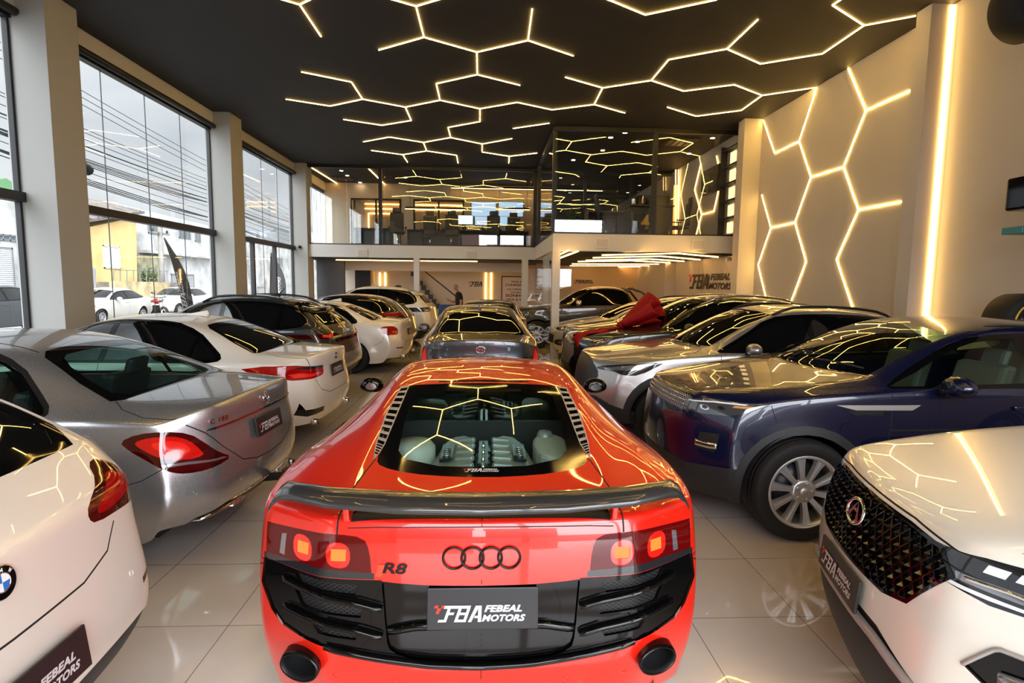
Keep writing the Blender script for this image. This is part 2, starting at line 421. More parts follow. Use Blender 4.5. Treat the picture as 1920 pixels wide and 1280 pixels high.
# ---------------------------------------------------------------- light lines
def led_line(name, pts, w, h, up, label, group=None, parent=None):
    m = MB()
    for a, b in pts: m.bar(a, b, w, h, up)
    return tag(m.build(name, LED), label, 'light', group)
CE = {}
def cnode(p): return on_z(p[0], p[1], ZC-.006)
CEIL_FIG = [
 ('warm light line on the ceiling, forked, at the top edge left of centre', [((602,69),(562,9)),((562,9),(490,-12)),((562,9),(640,-30))]),
 ('largest warm honeycomb light figure on the dark ceiling, reaching back to the glass office', [
  ((780,12),(690,-14)),((780,12),(880,-18)),((780,12),(795,70)),((795,70),(710,94)),((795,70),(894,98)),((894,98),(990,76)),((990,76),(998,17)),((990,76),(1075,105)),
  ((894,98),(895,140)),((895,140),(818,157)),((818,157),(825,188)),((895,140),(975,160)),((825,188),(760,201)),((760,201),(680,186)),((680,186),(619,199)),((619,199),(536,186)),
  ((680,186),(659,154)),((659,154),(565,135)),((760,201),(771,226)),((771,226),(716,235)),((716,235),(644,224)),((825,188),(900,204)),((900,204),(970,192)),((970,192),(1035,206)),
  ((1035,206),(1114,196)),((1114,196),(1172,212)),((1114,196),(1130,165)),((1130,165),(1060,145)),((1130,165),(1221,151)),((1221,151),(1254,112)),((1254,112),(1363,92)),((1363,92),(1421,37)),
  ((1363,92),(1426,120)),((1426,120),(1542,101)),((1542,101),(1620,48)),((1620,48),(1717,30)),((1620,48),(1561,10)),((1561,10),(1610,-24)),((1221,151),(1282,171)),((1282,171),(1377,159)),((1377,159),(1429,179)),
  ((1429,179),(1531,164)),((1429,179),(1390,207)),((1390,207),(1305,218)),((1305,218),(1251,201)),
  ((900,204),(900,228)),((900,228),(840,239)),((840,239),(845,258)),((845,258),(794,267)),((794,267),(730,257)),((730,257),(681,266)),((794,267),(800,283)),((800,283),(755,290)),((755,290),(696,282)),
  ((755,290),(764,304)),((800,283),(856,291)),((856,291),(859,306)),((845,258),(904,270)),((904,270),(960,260)),((904,270),(904,285)),((904,285),(955,293)),((955,293),(1007,287)),((955,293),(954,306))]),
 ('short straight warm light line on the ceiling beside the glass corner of the upper office', [((962,241),(1030,231))]),
 ('V shaped warm light line on the ceiling at the top edge right of centre', [((1142,0),(1210,28)),((1210,28),(1342,0)),((1142,0),(1100,-14)),((1342,0),(1400,-30))]),
]
for lab, segs in CEIL_FIG: led_line('light_line', [(cnode(a), cnode(b)) for a, b in segs], .013, .009, (0,0,1), lab, 'warm light lines on the ceiling')
# more of the honeycomb above and behind the viewer (it shows in the paintwork)
def hexp(cx, cy, r, k): return Vector((cx+r*cos(pi/3*k+pi/6), cy+r*sin(pi/3*k+pi/6), ZC-.006))
for cx, cy, ks in ((-2.2,3.2,(0,1,2)),(.2,2.3,(1,2,3,4)),(2.6,2.2,(0,1,4,5)),(-1.6,.8,(2,3,4)),(1.6,.3,(0,1,2,5)),(4.2,1.2,(2,3,4)),(-3.8,1.6,(0,1,5)),(-.5,-1.2,(0,1,2,3)),(2.9,-1.4,(1,2,3))):
    led_line('light_line', [(hexp(cx, cy, .92, k), hexp(cx, cy, .92, k+1)) for k in ks], .015, .010, (0,0,1), 'warm honeycomb light line on the ceiling over the viewer, seen only mirrored in the paintwork', 'honeycomb light lines over the viewer')
W = lambda p: on_x(p[0], p[1], XR-.006)
WALL = [((1431,225),(1452,287)),((1452,287),(1498,265)),((1498,265),(1531,164)),((1498,265),(1520,332)),((1520,332),(1581,313)),((1581,313),(1623,207)),((1623,207),(1590,128)),((1623,207),(1706,170)),
 ((1520,332),(1490,417)),((1490,417),(1445,427)),((1445,427),(1428,365)),((1445,427),(1421,497)),((1421,497),(1440,576)),((1490,417),(1511,490)),((1511,490),(1470,600)),((1581,313),(1609,393)),((1609,393),(1690,378)),
 ((1609,393),(1568,486)),((1568,486),(1606,600))]
led_line('wall_light_line', [(W(a), W(b)) for a, b in WALL], .010, .009, (1,0,0), 'warm honeycomb light lines on the beige right wall')
c0 = on_y(1784, 5, PCY0-.004)
tag(MB().box(c0.x-.009, c0.x+.009, PCY0-.012, PCY0+.004, .1, ZC-.02).build('vertical_light', LED), 'tall vertical warm light strip on the pilaster of the right wall', 'light')
# its twin grazes the wall from the corner
tag(MB().box(XR-.045, XR-.01, PCY0-.03, PCY0+.004, .1, ZC-.02).build('corner_light', emit_mat('warm_led_soft', (1.0,.52,.16), 4.0)), 'tall vertical glow strip in the corner between pilaster and right wall', 'light')

# ---------------------------------------------------------------- mezzanine shell
XC = on_y(1037, 440, YF).x                 # glass corner of the upper office
XM = on_y(990, 463, YR).x
print('XC', XC, 'XM', XM)
m = MB()
m.prism([(CX1-.4, YR), (XC, YR), (XC, YF), (XR+.02, YF), (XR+.02, YB), (CX1-.4, YB)], lambda a, b, h: (a, b, h), ZM0, ZM1)
struct(m.build('trim_slab', [M_WHITE], bevel=.003))
struct(MB().box(CX1-.4, XR, YR+.25, YB, ZM0-.04, ZM0-.005).build('ceiling_lower', M_CEIL))
struct(MB().box(XC+.2, XR-.02, YF+.25, YR+.25, ZM0-.04, ZM0-.005).build('ceiling_lower_right', M_CEIL))
# white posts under the slab
def post(n, x0, x1, y0, y1): struct(MB().box(x0, x1, y0, y1, 0, ZM0+.01).build('trim_post_%d' % n, M_WHITE, bevel=.003))
post(1, XC-.0, XC+.19, YF+.002, YF+.21)
xa = on_y(979.5, 530, YR).x; xb = on_y(990, 530, YR).x
post(2, xa-.02, xb, YR+.002, YR+.2)
xa = on_y(775.5, 500, YR).x; xb = on_y(786, 500, YR).x
post(3, xa, xb, YR+.002, YR+.2)
# ================================================================ car bodies
from mathutils.bvhtree import BVHTree
HOOD, WIND, ROOF, BACK, DECK, SIDEG, SIDE, FRONT, REAR, RAIL, SHOULD = range(11)
ALLR = set(range(11))
GAP = 20
def pin(p, poly):
    x, y = p; ins = False; j = len(poly)-1
    for i in range(len(poly)):
        xi, yi = poly[i]; xj, yj = poly[j]
        if (yi > y) != (yj > y) and x < (xj-xi)*(y-yi)/(yj-yi)+xi: ins = not ins
        j = i
    return ins
def chaikin(poly, n=2, closed=True, sharp=()):
    for _ in range(n):
        out = []; m = len(poly); ns = []
        for i in range(m):
            a, b, c = poly[i-1], poly[i], poly[(i+1) % m]
            if i in sharp: ns.append(len(out)); out.append(b)
            else:
                out.append((b[0]+(a[0]-b[0])*.25, b[1]+(a[1]-b[1])*.25)); out.append((b[0]+(c[0]-b[0])*.25, b[1]+(c[1]-b[1])*.25))
        poly = out; sharp = set(ns)
    return poly
def inset(poly, d):
    n = len(poly); A = sum(poly[i-1][0]*poly[i][1]-poly[i][0]*poly[i-1][1] for i in range(n)); s = 1 if A > 0 else -1; out = []
    for i in range(n):
        a, b, c = Vector(poly[i-1]), Vector(poly[i]), Vector(poly[(i+1) % n])
        e1 = (b-a).normalized(); e2 = (c-b).normalized(); n1 = Vector((-e1.y, e1.x))*s; n2 = Vector((-e2.y, e2.x))*s
        q = n1+n2; q = q/max(.35, q.dot(n1)) if q.length > 1e-6 else n1
        out.append((b.x+q.x*d, b.y+q.y*d))
    return out
class Hull:
    """half of a car body (y >= 0): a smooth skin from a control cage, cut into the panels one sees"""
    def __init__(s, sp, lev=3):
        s.sp = sp; T = sp['top']; N = len(T)-1; J = 5; s.N = N; tl = [0]+list(sp['t']); K = len(tl)-1
        rows = []
        for st in T:
            Cx, Cz, Rx, Ry, Rz, Sx, Sy, Sz = st[:8]
            C_, R_, S_ = Vector((Cx, 0, Cz)), Vector((Rx, Ry, Rz)), Vector((Sx, Sy, Sz))
            cm = Vector((Cx+(Rx-Cx)*.35, Ry*.55, Cz+(Rz-Cz)*.33))
            a, b, c = sp.get('sup', (.16, .14, .16))
            rows.append([C_, cm, R_.lerp(cm, a), R_.lerp(S_, b), S_.lerp(R_, c), S_])
        V = {}; pts = []
        def vid(key, co):
            if key not in V: V[key] = len(pts); pts.append(co)
            return V[key]
        zf, zr = sp['sill_f'], sp['sill_r']; sil = sp['sill']
        def key(i, j, k):
            top = rows[i][j] if 0 <= i <= N else None
            if k == 0: return vid((i, j, 0), top)
            t = tl[k]
            if i == 0 and j <= J:
                dx, ys = sp['front'][k-1]; p = rows[0][j]; z5 = zf; f = p
                co = Vector((p.x+dx, p.y*ys, p.z+(z5-p.z)*t))
                if j == J and 'fcorner' in sp: co.x += sp['fcorner'][k-1]
                return vid((i, j, k), co)
            if i == N and j <= J:
                dx, ys = sp['rear'][k-1]; p = rows[N][j]
                co = Vector((p.x+dx, p.y*ys, p.z+(zr-p.z)*t))
                if j == J and 'rcorner' in sp: co.x += sp['rcorner'][k-1]
                return vid((i, j, k), co)
            p = rows[i][J]; z5 = sil
            return vid((i, j, k), Vector((p.x, p.y+sp['dy'][k-1], p.z+(z5-p.z)*t)))
        F = []; reg = []
        gs, ge = sp.get('glass', (2, 6))
        for i in range(N):
            for j in range(J):
                r = HOOD if i < gs else (WIND if i == gs else (ROOF if i < ge-1 else (BACK if i == ge-1 else DECK)))
                if j == 2 and gs <= i < ge: r = RAIL
                if j == 3 and gs <= i < ge: r = SIDEG
                if j == 4 and gs <= i < ge: r = SHOULD
                F.append((key(i,j,0), key(i+1,j,0), key(i+1,j+1,0), key(i,j+1,0))); reg.append(r)
            for k in range(K): F.append((key(i,J,k), key(i+1,J,k), key(i+1,J,k+1), key(i,J,k+1))); reg.append(SIDE)
        for j in range(J):
            for k in range(K):
                F.append((key(0,j,k), key(0,j+1,k), key(0,j+1,k+1), key(0,j,k+1))); reg.append(FRONT)
                F.append((key(N,j,k), key(N,j,k+1), key(N,j+1,k+1), key(N,j+1,k))); reg.append(REAR)
        n = len(pts); P = [tuple(p) for p in pts]; mir = {}
        for i, p in enumerate(pts):
            if p.y < 1e-6: mir[i] = i
            else: mir[i] = len(P); P.append((p.x, -p.y, p.z))
        F2 = [f[::-1] for f in F]+[tuple(mir[a] for a in f) for f in F]; reg2 = reg+reg
        me = bpy.data.meshes.new('cage'); me.from_pydata(P, [], F2)
        for f, r in zip(me.polygons, reg2): f.material_index = r
        for _ in range(12): me.materials.append(None)
        # creases
        cr = {}
        inv = {v: k for k, v in V.items()}
        def crease(a, b, w):
            cr[tuple(sorted((a, b)))] = w; cr[tuple(sorted((mir[a], mir[b])))] = w
        for i, st in enumerate(T):
            w = st[8] if len(st) > 8 else 0
            if w:
                for j in range(J): crease(key(i,j,0), key(i,j+1,0), w)
        for (k, w) in sp.get('lcrease', ()):     # crease along a side/front/rear level
            for i in range(N): crease(key(i,J,k), key(i+1,J,k), w)
        for (k, w) in sp.get('rcrease', ()):
            for j in range(J): crease(key(N,j,k), key(N,j+1,k), w)
        for (k, w) in sp.get('fcrease', ()):
            for j in range(J): crease(key(0,j,k), key(0,j+1,k), w)
        at = me.attributes.new('crease_edge', 'FLOAT', 'EDGE')
        for e in me.edges:
            w = cr.get(tuple(sorted(e.vertices)))
            if w: at.data[e.index].value = w
        o = bpy.data.objects.new('cage', me); COL.objects.link(o)
        md = o.modifiers.new('s', 'SUBSURF'); md.levels = lev; md.render_levels = lev; md.quality = 3
        dg = bpy.context.evaluated_depsgraph_get(); dg.update()
        me2 = bpy.data.meshes.new_from_object(o.evaluated_get(dg))
        bm = bmesh.new(); bm.from_mesh(me2)
        bpy.data.objects.remove(o); bpy.data.meshes.remove(me); bpy.data.meshes.remove(me2)
        # flares and other bulges
        for wx, wz, R, amp, sg in sp.get('flare', ()):
            for v in bm.verts:
                d = hypot(v.co.x-wx, v.co.z-wz)
                if abs(v.co.y) > .45:
                    g = amp*math.exp(-((d-R)/sg)**2) if d > R else amp
                    g *= min(1, max(0, (abs(v.co.y)-.45)/.25))*max(0., min(1., (1.25-v.co.z)/.35))
                    v.co.y += g if v.co.y > 0 else -g
        if 'disp' in sp:
            for v in bm.verts:
                sg = 1 if v.co.y >= 0 else -1
                q = sp['disp'](v.co.x, abs(v.co.y), v.co.z); v.co = Vector((q[0], q[1]*sg, q[2]))
        bm.normal_update()
        ly = bm.verts.layers.float_vector.new('nrm')
        for v in bm.verts: v[ly] = v.normal
        s.full = bm.copy()
        dele = [f for f in bm.faces if f.calc_center_median().y < 0]
        bmesh.ops.delete(bm, geom=dele, context='FACES')
        for v in bm.verts:
            if abs(v.co.y) < 1e-4: v.co.y = 0; q = v[ly].copy(); q.y = 0; v[ly] = q.normalized()
        s.bm = bm; s.ly = ly; s.parts = []
        s.slots = {}
    def surf(s, view, a, b):
        """point and outward normal of the skin seen along a view at in-plane coordinates a, b"""
        if not hasattr(s, 'bvh'): s.bvh = BVHTree.FromBMesh(s.full)
        A, B, D = s.view(view); o = A*a+B*b+D*6
        r = s.bvh.ray_cast(o, -D)
        if r[0] is None: print('surf miss', s.sp.get('id'), view, a, b); return A*a+B*b+D*2, D
        i = r[2]; s.full.faces.ensure_lookup_table(); f = s.full.faces[i]; ly = s.full.verts.layers.float_vector['nrm']
        n = Vector((0,0,0)); 
        for v in f.verts: n += v[ly]/((v.co-r[0]).length+1e-4)
        return r[0], n.normalized()
    def view(s, view):
        if view == 'side': return Vector((1,0,0)), Vector((0,0,1)), Vector((0,1,0))
        if view == 'rear': return Vector((0,1,0)), Vector((0,0,1)), Vector((-1,0,0))
        if view == 'front': return Vector((0,1,0)), Vector((0,0,1)), Vector((1,0,0))
        if view == 'top': return Vector((1,0,0)), Vector((0,1,0)), Vector((0,0,1))
        ph = RAD(view); d = Vector((cos(ph), sin(ph), 0)); return Vector((-sin(ph), cos(ph), 0)), Vector((0,0,1)), d
    def cut(s, poly, view, regs=ALLR, face=.03):
        A, B, D = s.view(view); bm = s.bm
        xs = [p[0] for p in poly]; ys = [p[1] for p in poly]; bx = (min(xs)-1e-4, max(xs)+1e-4, min(ys)-1e-4, max(ys)+1e-4)
        def bb(f):
            a = [v.co.dot(A) for v in f.verts]; b = [v.co.dot(B) for v in f.verts]; return min(a), max(a), min(b), max(b)
        def ov(q, r): return q[0] <= r[1] and q[1] >= r[0] and q[2] <= r[3] and q[3] >= r[2]
        faces = {}
        for f in bm.faces:
            if f.material_index in regs and f.normal.dot(D) > face:
                q = bb(f)
                if ov(q, bx): faces[f] = q
        n = len(poly)
        for i in range(n):
            p, q = Vector(poly[i]), Vector(poly[(i+1) % n])
            if (q-p).length < 1e-6: continue
            r = (min(p.x, q.x)-1e-4, max(p.x, q.x)+1e-4, min(p.y, q.y)-1e-4, max(p.y, q.y)+1e-4)
            sub = [f for f, bbx in faces.items() if ov(bbx, r)]
            if not sub: continue
            n2 = Vector((-(q-p).y, (q-p).x)).normalized()
            geom = set(sub)
            for f in sub: geom.update(f.edges); geom.update(f.verts)
            for f in sub: del faces[f]
            ret = bmesh.ops.bisect_plane(bm, geom=list(geom), dist=1e-6, plane_co=A*p.x+B*p.y, plane_no=A*n2.x+B*n2.y)
            for f in ret['geom']:
                if isinstance(f, bmesh.types.BMFace) and f.is_valid: f.normal_update(); faces[f] = bb(f)
        out = []
        for f in faces:
            if f.is_valid:
                c = f.calc_center_median()
                if pin((c.dot(A), c.dot(B)), poly): out.append(f)
        return out
    def take(s, poly, view, name, mat, regs=ALLR, off=0., label=None, thick=0., side=None, parent=None, face=.03, edge=None, cond=None):
        """cut the outline out of the skin; it becomes a part of its own, following the skin"""
        fs = s.cut(poly, view, regs, face)
        if cond: fs = [f for f in fs if cond(f.calc_center_median())]
        if not fs: print('EMPTY', name, s.sp.get('id')); return None
        p = {'name': name, 'mat': mat, 'off': off, 'label': label, 'thick': thick, 'parent': parent, 'side': side}
        p['bm'] = s._extract(fs); bmesh.ops.delete(s.bm, geom=fs, context='FACES'); s.parts.append(p); return p
    def _extract(s, fs):
        bm2 = bmesh.new(); l2 = bm2.verts.layers.float_vector.new('nrm'); mp = {}
        for f in fs:
            vs = []
            for v in f.verts:
                if v not in mp:
                    w = bm2.verts.new(v.co); w[l2] = v[s.ly]; mp[v] = w
                vs.append(mp[v])
            try: bm2.faces.new(vs).smooth = True
            except ValueError: pass
        return bm2
    def drop(s, poly, view, regs=ALLR, face=.03):
        fs = s.cut(poly, view, regs, face); bmesh.ops.delete(s.bm, geom=fs, context='FACES')
    def mark(s, poly, view, slot, regs=ALLR, face=.03):
        for f in s.cut(poly, view, set(regs) | {GAP} if slot != GAP else regs, face): f.material_index = slot
    def line(s, pts, view, w=.006, regs=ALLR, slot=GAP, closed=False):
        n = len(pts)
        for i in range(n if closed else n-1):
            a, b = Vector(pts[i]), Vector(pts[(i+1) % n]); d = (b-a)
            if d.length < 1e-6: continue
            d.normalize(); nn = Vector((-d.y, d.x))*(w/2); a2 = a-d*w*.4; b2 = b+d*w*.4
            s.mark([tuple(a2-nn), tuple(b2-nn), tuple(b2+nn), tuple(a2+nn)], view, slot, regs)
    def arch(s, wx, wz, Ra, trim=None, tw=.055, n=28, off=.006, name='arch_trim', ztop=None):
        ring = lambda r: [(wx+r*cos(2*pi*k/n), wz+r*sin(2*pi*k/n)) for k in range(n)]
        if trim: s.take(ring(Ra+tw), 'side', name, trim, {SIDE, FRONT, REAR}, off=off, face=-.3, cond=None if ztop is None else (lambda c: c.z < ztop))
        if trim:
            p = s.parts[-1]; bm = p['bm']
            fs = [f for f in bm.faces if hypot(f.calc_center_median().x-wx, f.calc_center_median().z-wz) < Ra]
            sv = s.bm; s.bm = bm; l = s.ly; s.ly = bm.verts.layers.float_vector['nrm']
            for f in bm.faces: f.normal_update(); f.material_index = SIDE
            fs = s.cut(ring(Ra), 'side', {SIDE}, -.5); bmesh.ops.delete(bm, geom=fs, context='FACES'); s.bm = sv; s.ly = l
        else: s.drop(ring(Ra), 'side', {SIDE, FRONT, REAR}, -.3)
    @staticmethod
    def _mesh(bm, name, mirror, both, off=0., thick=0.):
        ly = bm.verts.layers.float_vector['nrm']; vs = []; ns = []; fs = []; mi = []; base = 0
        bm.verts.index_update(); V = list(bm.verts)
        bnd = {v for e in bm.edges if len(e.link_faces) == 1 for v in e.verts}
        ctr = {}
        for sgn in ((1, -1) if both else ((-1,) if mirror else (1,))):
            idx = {}
            for v in V:
                if v.co.y == 0 and v in ctr: idx[v] = ctr[v]; continue
                q = v[ly]; c = v.co+q*off; idx[v] = len(vs); vs.append((c.x, c.y*sgn, c.z)); ns.append((q.x, q.y*sgn, q.z))
                if v.co.y == 0: ctr[v] = idx[v]
            for f in bm.faces:
                ix = [idx[v] for v in f.verts]; fs.append(ix if sgn > 0 else ix[::-1]); mi.append(f.material_index)
            if thick:   # returned edges give the panel its depth
                b1 = len(vs); loc = {}
                for v in V:
                    if v in bnd:
                        q = v[ly]; c = v.co+q*(off-thick); loc[v] = len(vs); vs.append((c.x, c.y*sgn, c.z)); ns.append((q.x, q.y*sgn, q.z))
                for e in bm.edges:
                    if len(e.link_faces) == 1:
                        a, b = e.verts
                        if abs(a.co.y) < 1e-5 and abs(b.co.y) < 1e-5: continue
                        ix = [idx[a], idx[b], loc[b], loc[a]]; fs.append(ix if sgn > 0 else ix[::-1]); mi.append(0)
        me = bpy.data.meshes.new(name); me.from_pydata(vs, [], fs)
        for p, m in zip(me.polygons, mi): p.use_smooth = True; p.material_index = m
        me.normals_split_custom_set_from_vertices(ns)
        return me
    def emit(s, root, paint, gap=None, slots=None):
        """links the panels: body first, then every part that was taken out of it"""
        slots = slots or {}; mats = [paint, gap or M_BLACKP]; mp = {GAP: 1}
        for k, m in slots.items(): mp[k] = len(mats); mats.append(m)
        for f in s.bm.faces: f.material_index = mp.get(f.material_index, 0)
        me = s._mesh(s.bm, 'body', False, True)
        body = link_mesh('body', me, mats, root); s.body = body
        made = {}
        for p in s.parts:
            bm = p['bm']; mats = p['mat'] if isinstance(p['mat'], (list, tuple)) else [p['mat']]
            both = min(v.co.y for v in bm.verts) < .002
            for f in bm.faces: f.material_index = 0
            par = root
            sides = ['both'] if both else (['L', 'R'] if not p['side'] else [p['side']])
            for sd in sides:
                me = s._mesh(bm, p['name'], sd == 'R', both, p['off'], p['thick'])
                pr = made.get((p['parent'], sd)) or made.get((p['parent'], 'both')) or root
                o = link_mesh(p['name'], me, mats, pr)
                if p['label']: o['label'] = p['label']
                made[(p['name'], sd)] = o; p.setdefault('obj', []).append(o)
        return body
# ---------------------------------------------------------------- wheels
def spoke_bm(bm, prof, a, y, th, mi=0):
    """one flat spoke: prof = list of (r, half width, y offset)"""
    ca, sa = cos(a), sin(a); L, R = [], []
    def P(r, w, yy): return (r*ca-w*sa, yy, r*sa+w*ca)
    rows = []
    for r, w, yo in prof:
        rows.append([bm.verts.new(P(r, -w, y+yo-th)), bm.verts.new(P(r, -w*.8, y+yo)), bm.verts.new(P(r, w*.8, y+yo)), bm.verts.new(P(r, w, y+yo-th))])
    for i in range(len(rows)-1):
        for k in range(3):
            f = bm.faces.new((rows[i][k], rows[i+1][k], rows[i+1][k+1], rows[i][k+1])); f.material_index = mi
M_RIM = mat('silver_alloy', (208, 208, 210), .3, metal=.7)
M_RIMB = mat('black_alloy', (26, 26, 28), .25, metal=.6)
M_RIMD = mat('dark_steel', (70, 70, 72), .4, metal=.8)
WHEELS = {}
def wheel_meshes(style, R, rr, w):
    """tyre, rim, hub disc and hub cap; the outer face looks to +y, centre at the origin"""
    k = (style, R, rr, w)
    if k in WHEELS: return WHEELS[k]
    h = w/2; out = {}
    m = MB(); sh = R-rr
    prof = [(rr-.012, -h*.86), (rr, -h*.9), (rr+sh*.35, -h*1.03), (R-sh*.22, -h*.98), (R-.012, -h*.82), (R, -h*.6)]
    for g in (-.36, 0., .36): prof += [(R, h*(g-.06)), (R-.008, h*(g-.045)), (R-.008, h*(g+.045)), (R, h*(g+.06))]
    prof += [(R, h*.6), (R-.012, h*.82), (R-sh*.22, h*.98), (R-sh*.30, h*1.0), (rr+sh*.35, h*1.03), (rr+.012, h*.94), (rr, h*.9), (rr-.012, h*.86)]
    m.lathe(prof, 56)
    out['tyre'] = m
    m = MB(); y = h*.80
    m.lathe([(rr-.012, h*.88), (rr, h*.9), (rr-.004, h*.94), (rr-.022, h*.9), (rr-.03, h*.6), (rr-.05, -h*.5), (rr-.03, -h*.8)], 56)
    bm = m.bm
    if style == 'ten':          # ten broad spokes in pairs
        for i in range(10): spoke_bm(bm, [(.055, .022, 0), (rr*.45, .022, .004), (rr*.75, .030, .006), (rr-.02, .042, .008)], 2*pi*i/10+.17, y*.93, .03)
        for i in range(10): spoke_bm(bm, [(.09, .004, .006), (rr-.03, .006, .014)], 2*pi*i/10+.17+.0, y*.93, .010)
        m.lathe([(0, y*.98), (.06, y*.98), (.085, y*.94), (.09, y*.7)], 40)
    elif style == 'five':
        for i in range(5): spoke_bm(bm, [(.05, .05, 0), (rr*.5, .04, .006), (rr-.02, .05, .0)], 2*pi*i/5+.3, y*.95, .035)
        m.lathe([(0, y*.97), (.07, y*.97), (.08, y*.7)], 32)
    elif style == 'twin':       # pairs of thin spokes
        for i in range(10):
            for d in (-.11, .11): spoke_bm(bm, [(.05, .012, 0), (rr*.5, .011, .004), (rr-.02, .013, .0)], 2*pi*i/10+d*(1 if i % 2 else 1), y*.95, .025)
        m.lathe([(0, y*.97), (.065, y*.97), (.07, y*.7)], 32)
    elif style == 'fan':        # split two-tone blades
        for i in range(5):
            spoke_bm(bm, [(.05, .04, 0), (rr*.5, .03, .004), (rr-.02, .028, .0)], 2*pi*i/5+.1, y*.95, .03)
            spoke_bm(bm, [(rr*.4, .015, -.012), (rr-.02, .03, -.012)], 2*pi*i/5+.1+.34, y*.95, .02)
            spoke_bm(bm, [(rr*.4, .015, -.012), (rr-.02, .03, -.012)], 2*pi*i/5+.1-.34, y*.95, .02)
        m.lathe([(0, y*.97), (.065, y*.97), (.075, y*.7)], 32)
    elif style == 'cover':      # plastic wheel cover
        m.lathe([(0, y), (.07, y), (rr*.9, y*.9), (rr-.02, y*.8)], 40)
        for i in range(8): spoke_bm(bm, [(.09, .012, .012), (rr*.62, .03, .01), (rr*.66, .005, .008)], 2*pi*i/8, y, .004, 1)
    out['rim'] = m
    m = MB(); m.lathe([(rr*.72, h*.1), (rr*.72, h*.18), (.05, h*.2)], 40); m.lathe([(rr-.06, -h*.3), (0, -h*.3)], 24)
    out['brake_disc'] = m
    m = MB(); m.lathe([(0, y+.008), (.026, y+.006), (.03, y-.004)], 24)
    for i in range(5):
        a = 2*pi*i/5+pi/2+.2; c = (.058*cos(a), y*.99, .058*sin(a)); m.lathe([(0, .008), (.009, .008), (.010, -.01)], 10, c=c)
    out['hub_cap'] = m
    res = {}
    for n, b in out.items():
        bmesh.ops.recalc_face_normals(b.bm, faces=b.bm.faces); me = bpy.data.meshes.new(n); b.bm.to_mesh(me); b.bm.free(); res[n] = me
    WHEELS[k] = res; return res
def add_wheels(root, wb, track, R, rr, w, style='ten', rim=None, which='FL FR RL RR', steer=0.):
    ms = wheel_meshes(style, R, rr, w); rim = rim or M_RIM
    for k in which.split():
        sx = 1 if k[0] == 'F' else -1; sy = 1 if k[1] == 'L' else -1
        t = bpy.data.objects.new('wheel', ms['tyre'].copy()); COL.objects.link(t); t.parent = root
        t.location = (sx*wb/2, sy*track, R); t.rotation_euler = (0, 0, (0 if sy > 0 else pi)+(steer if sx > 0 else 0))
        t.data.materials.append(M_RUBBER)
        for n, mt in (('rim', [rim, M_BLACKP]), ('brake_disc', M_RIMD), ('hub_cap', rim)):
            me = ms[n].copy(); c = link_mesh(n, me, mt, t)
def liners(root, wb, half, R, deep=.36, mt=None):
    for sx in (1, -1):
        for sy in (1, -1):
            m = MB(); m.lathe([(R+.004, 0), (R+.004, -deep), (0, -deep)], 40, c=(0, 0, 0), a0=-.25, a1=pi+.25)
            o = m.build('wheel_liner', mt or M_BLACKP, root); o.location = (sx*wb/2, sy*half, R*.92); 
            if sy < 0: o.rotation_euler = (0, 0, pi)
# ---------------------------------------------------------------- small car pieces
M_PLATE = mat('plate_black', (32, 31, 33), .35)
M_LOGOW = mat('logo_silver', (205, 205, 208), .35, metal=.2)
M_LOGOR = mat('logo_red', (225, 50, 30), .4)
M_LOGOB = mat('logo_black', (14, 14, 15), .5)
def plate(root, at, n, w=.40, h=.13, up=(0,0,1), name='licence_plate'):
    """black dealer plate with the dealer's mark; at = centre, n = outward direction (car frame)"""
    n = Vector(n).normalized(); up = Vector(up); ux = up.cross(n).normalized(); uy = n.cross(ux)
    m = MB(); m.obox((0,0,0), ux*(w/2), uy*(h/2), n*.006)
    o = m.build(name, M_PLATE, root, bevel=.003); o.location = at
    place_bm('lettering', logo_bm(), [M_LOGOW, M_LOGOR], n*.0075-ux*w*.43-uy*h*.30, ux, uy, w*.86, o)
    return o
def ring_bm(bm, c, ux, uy, n, r, t, seg=40, tube=8, mi=0):
    rings = []
    for k in range(seg):
        a = 2*pi*k/seg; d = ux*cos(a)+uy*sin(a); ring = []
        for q in range(tube):
            b = 2*pi*q/tube; ring.append(bm.verts.new(c+d*(r+t*cos(b))+n*(t*sin(b))))
        rings.append(ring)
    for k in range(seg):
        for q in range(tube):
            f = bm.faces.new((rings[k][q], rings[(k+1) % seg][q], rings[(k+1) % seg][(q+1) % tube], rings[k][(q+1) % tube])); f.smooth = True; f.material_index = mi
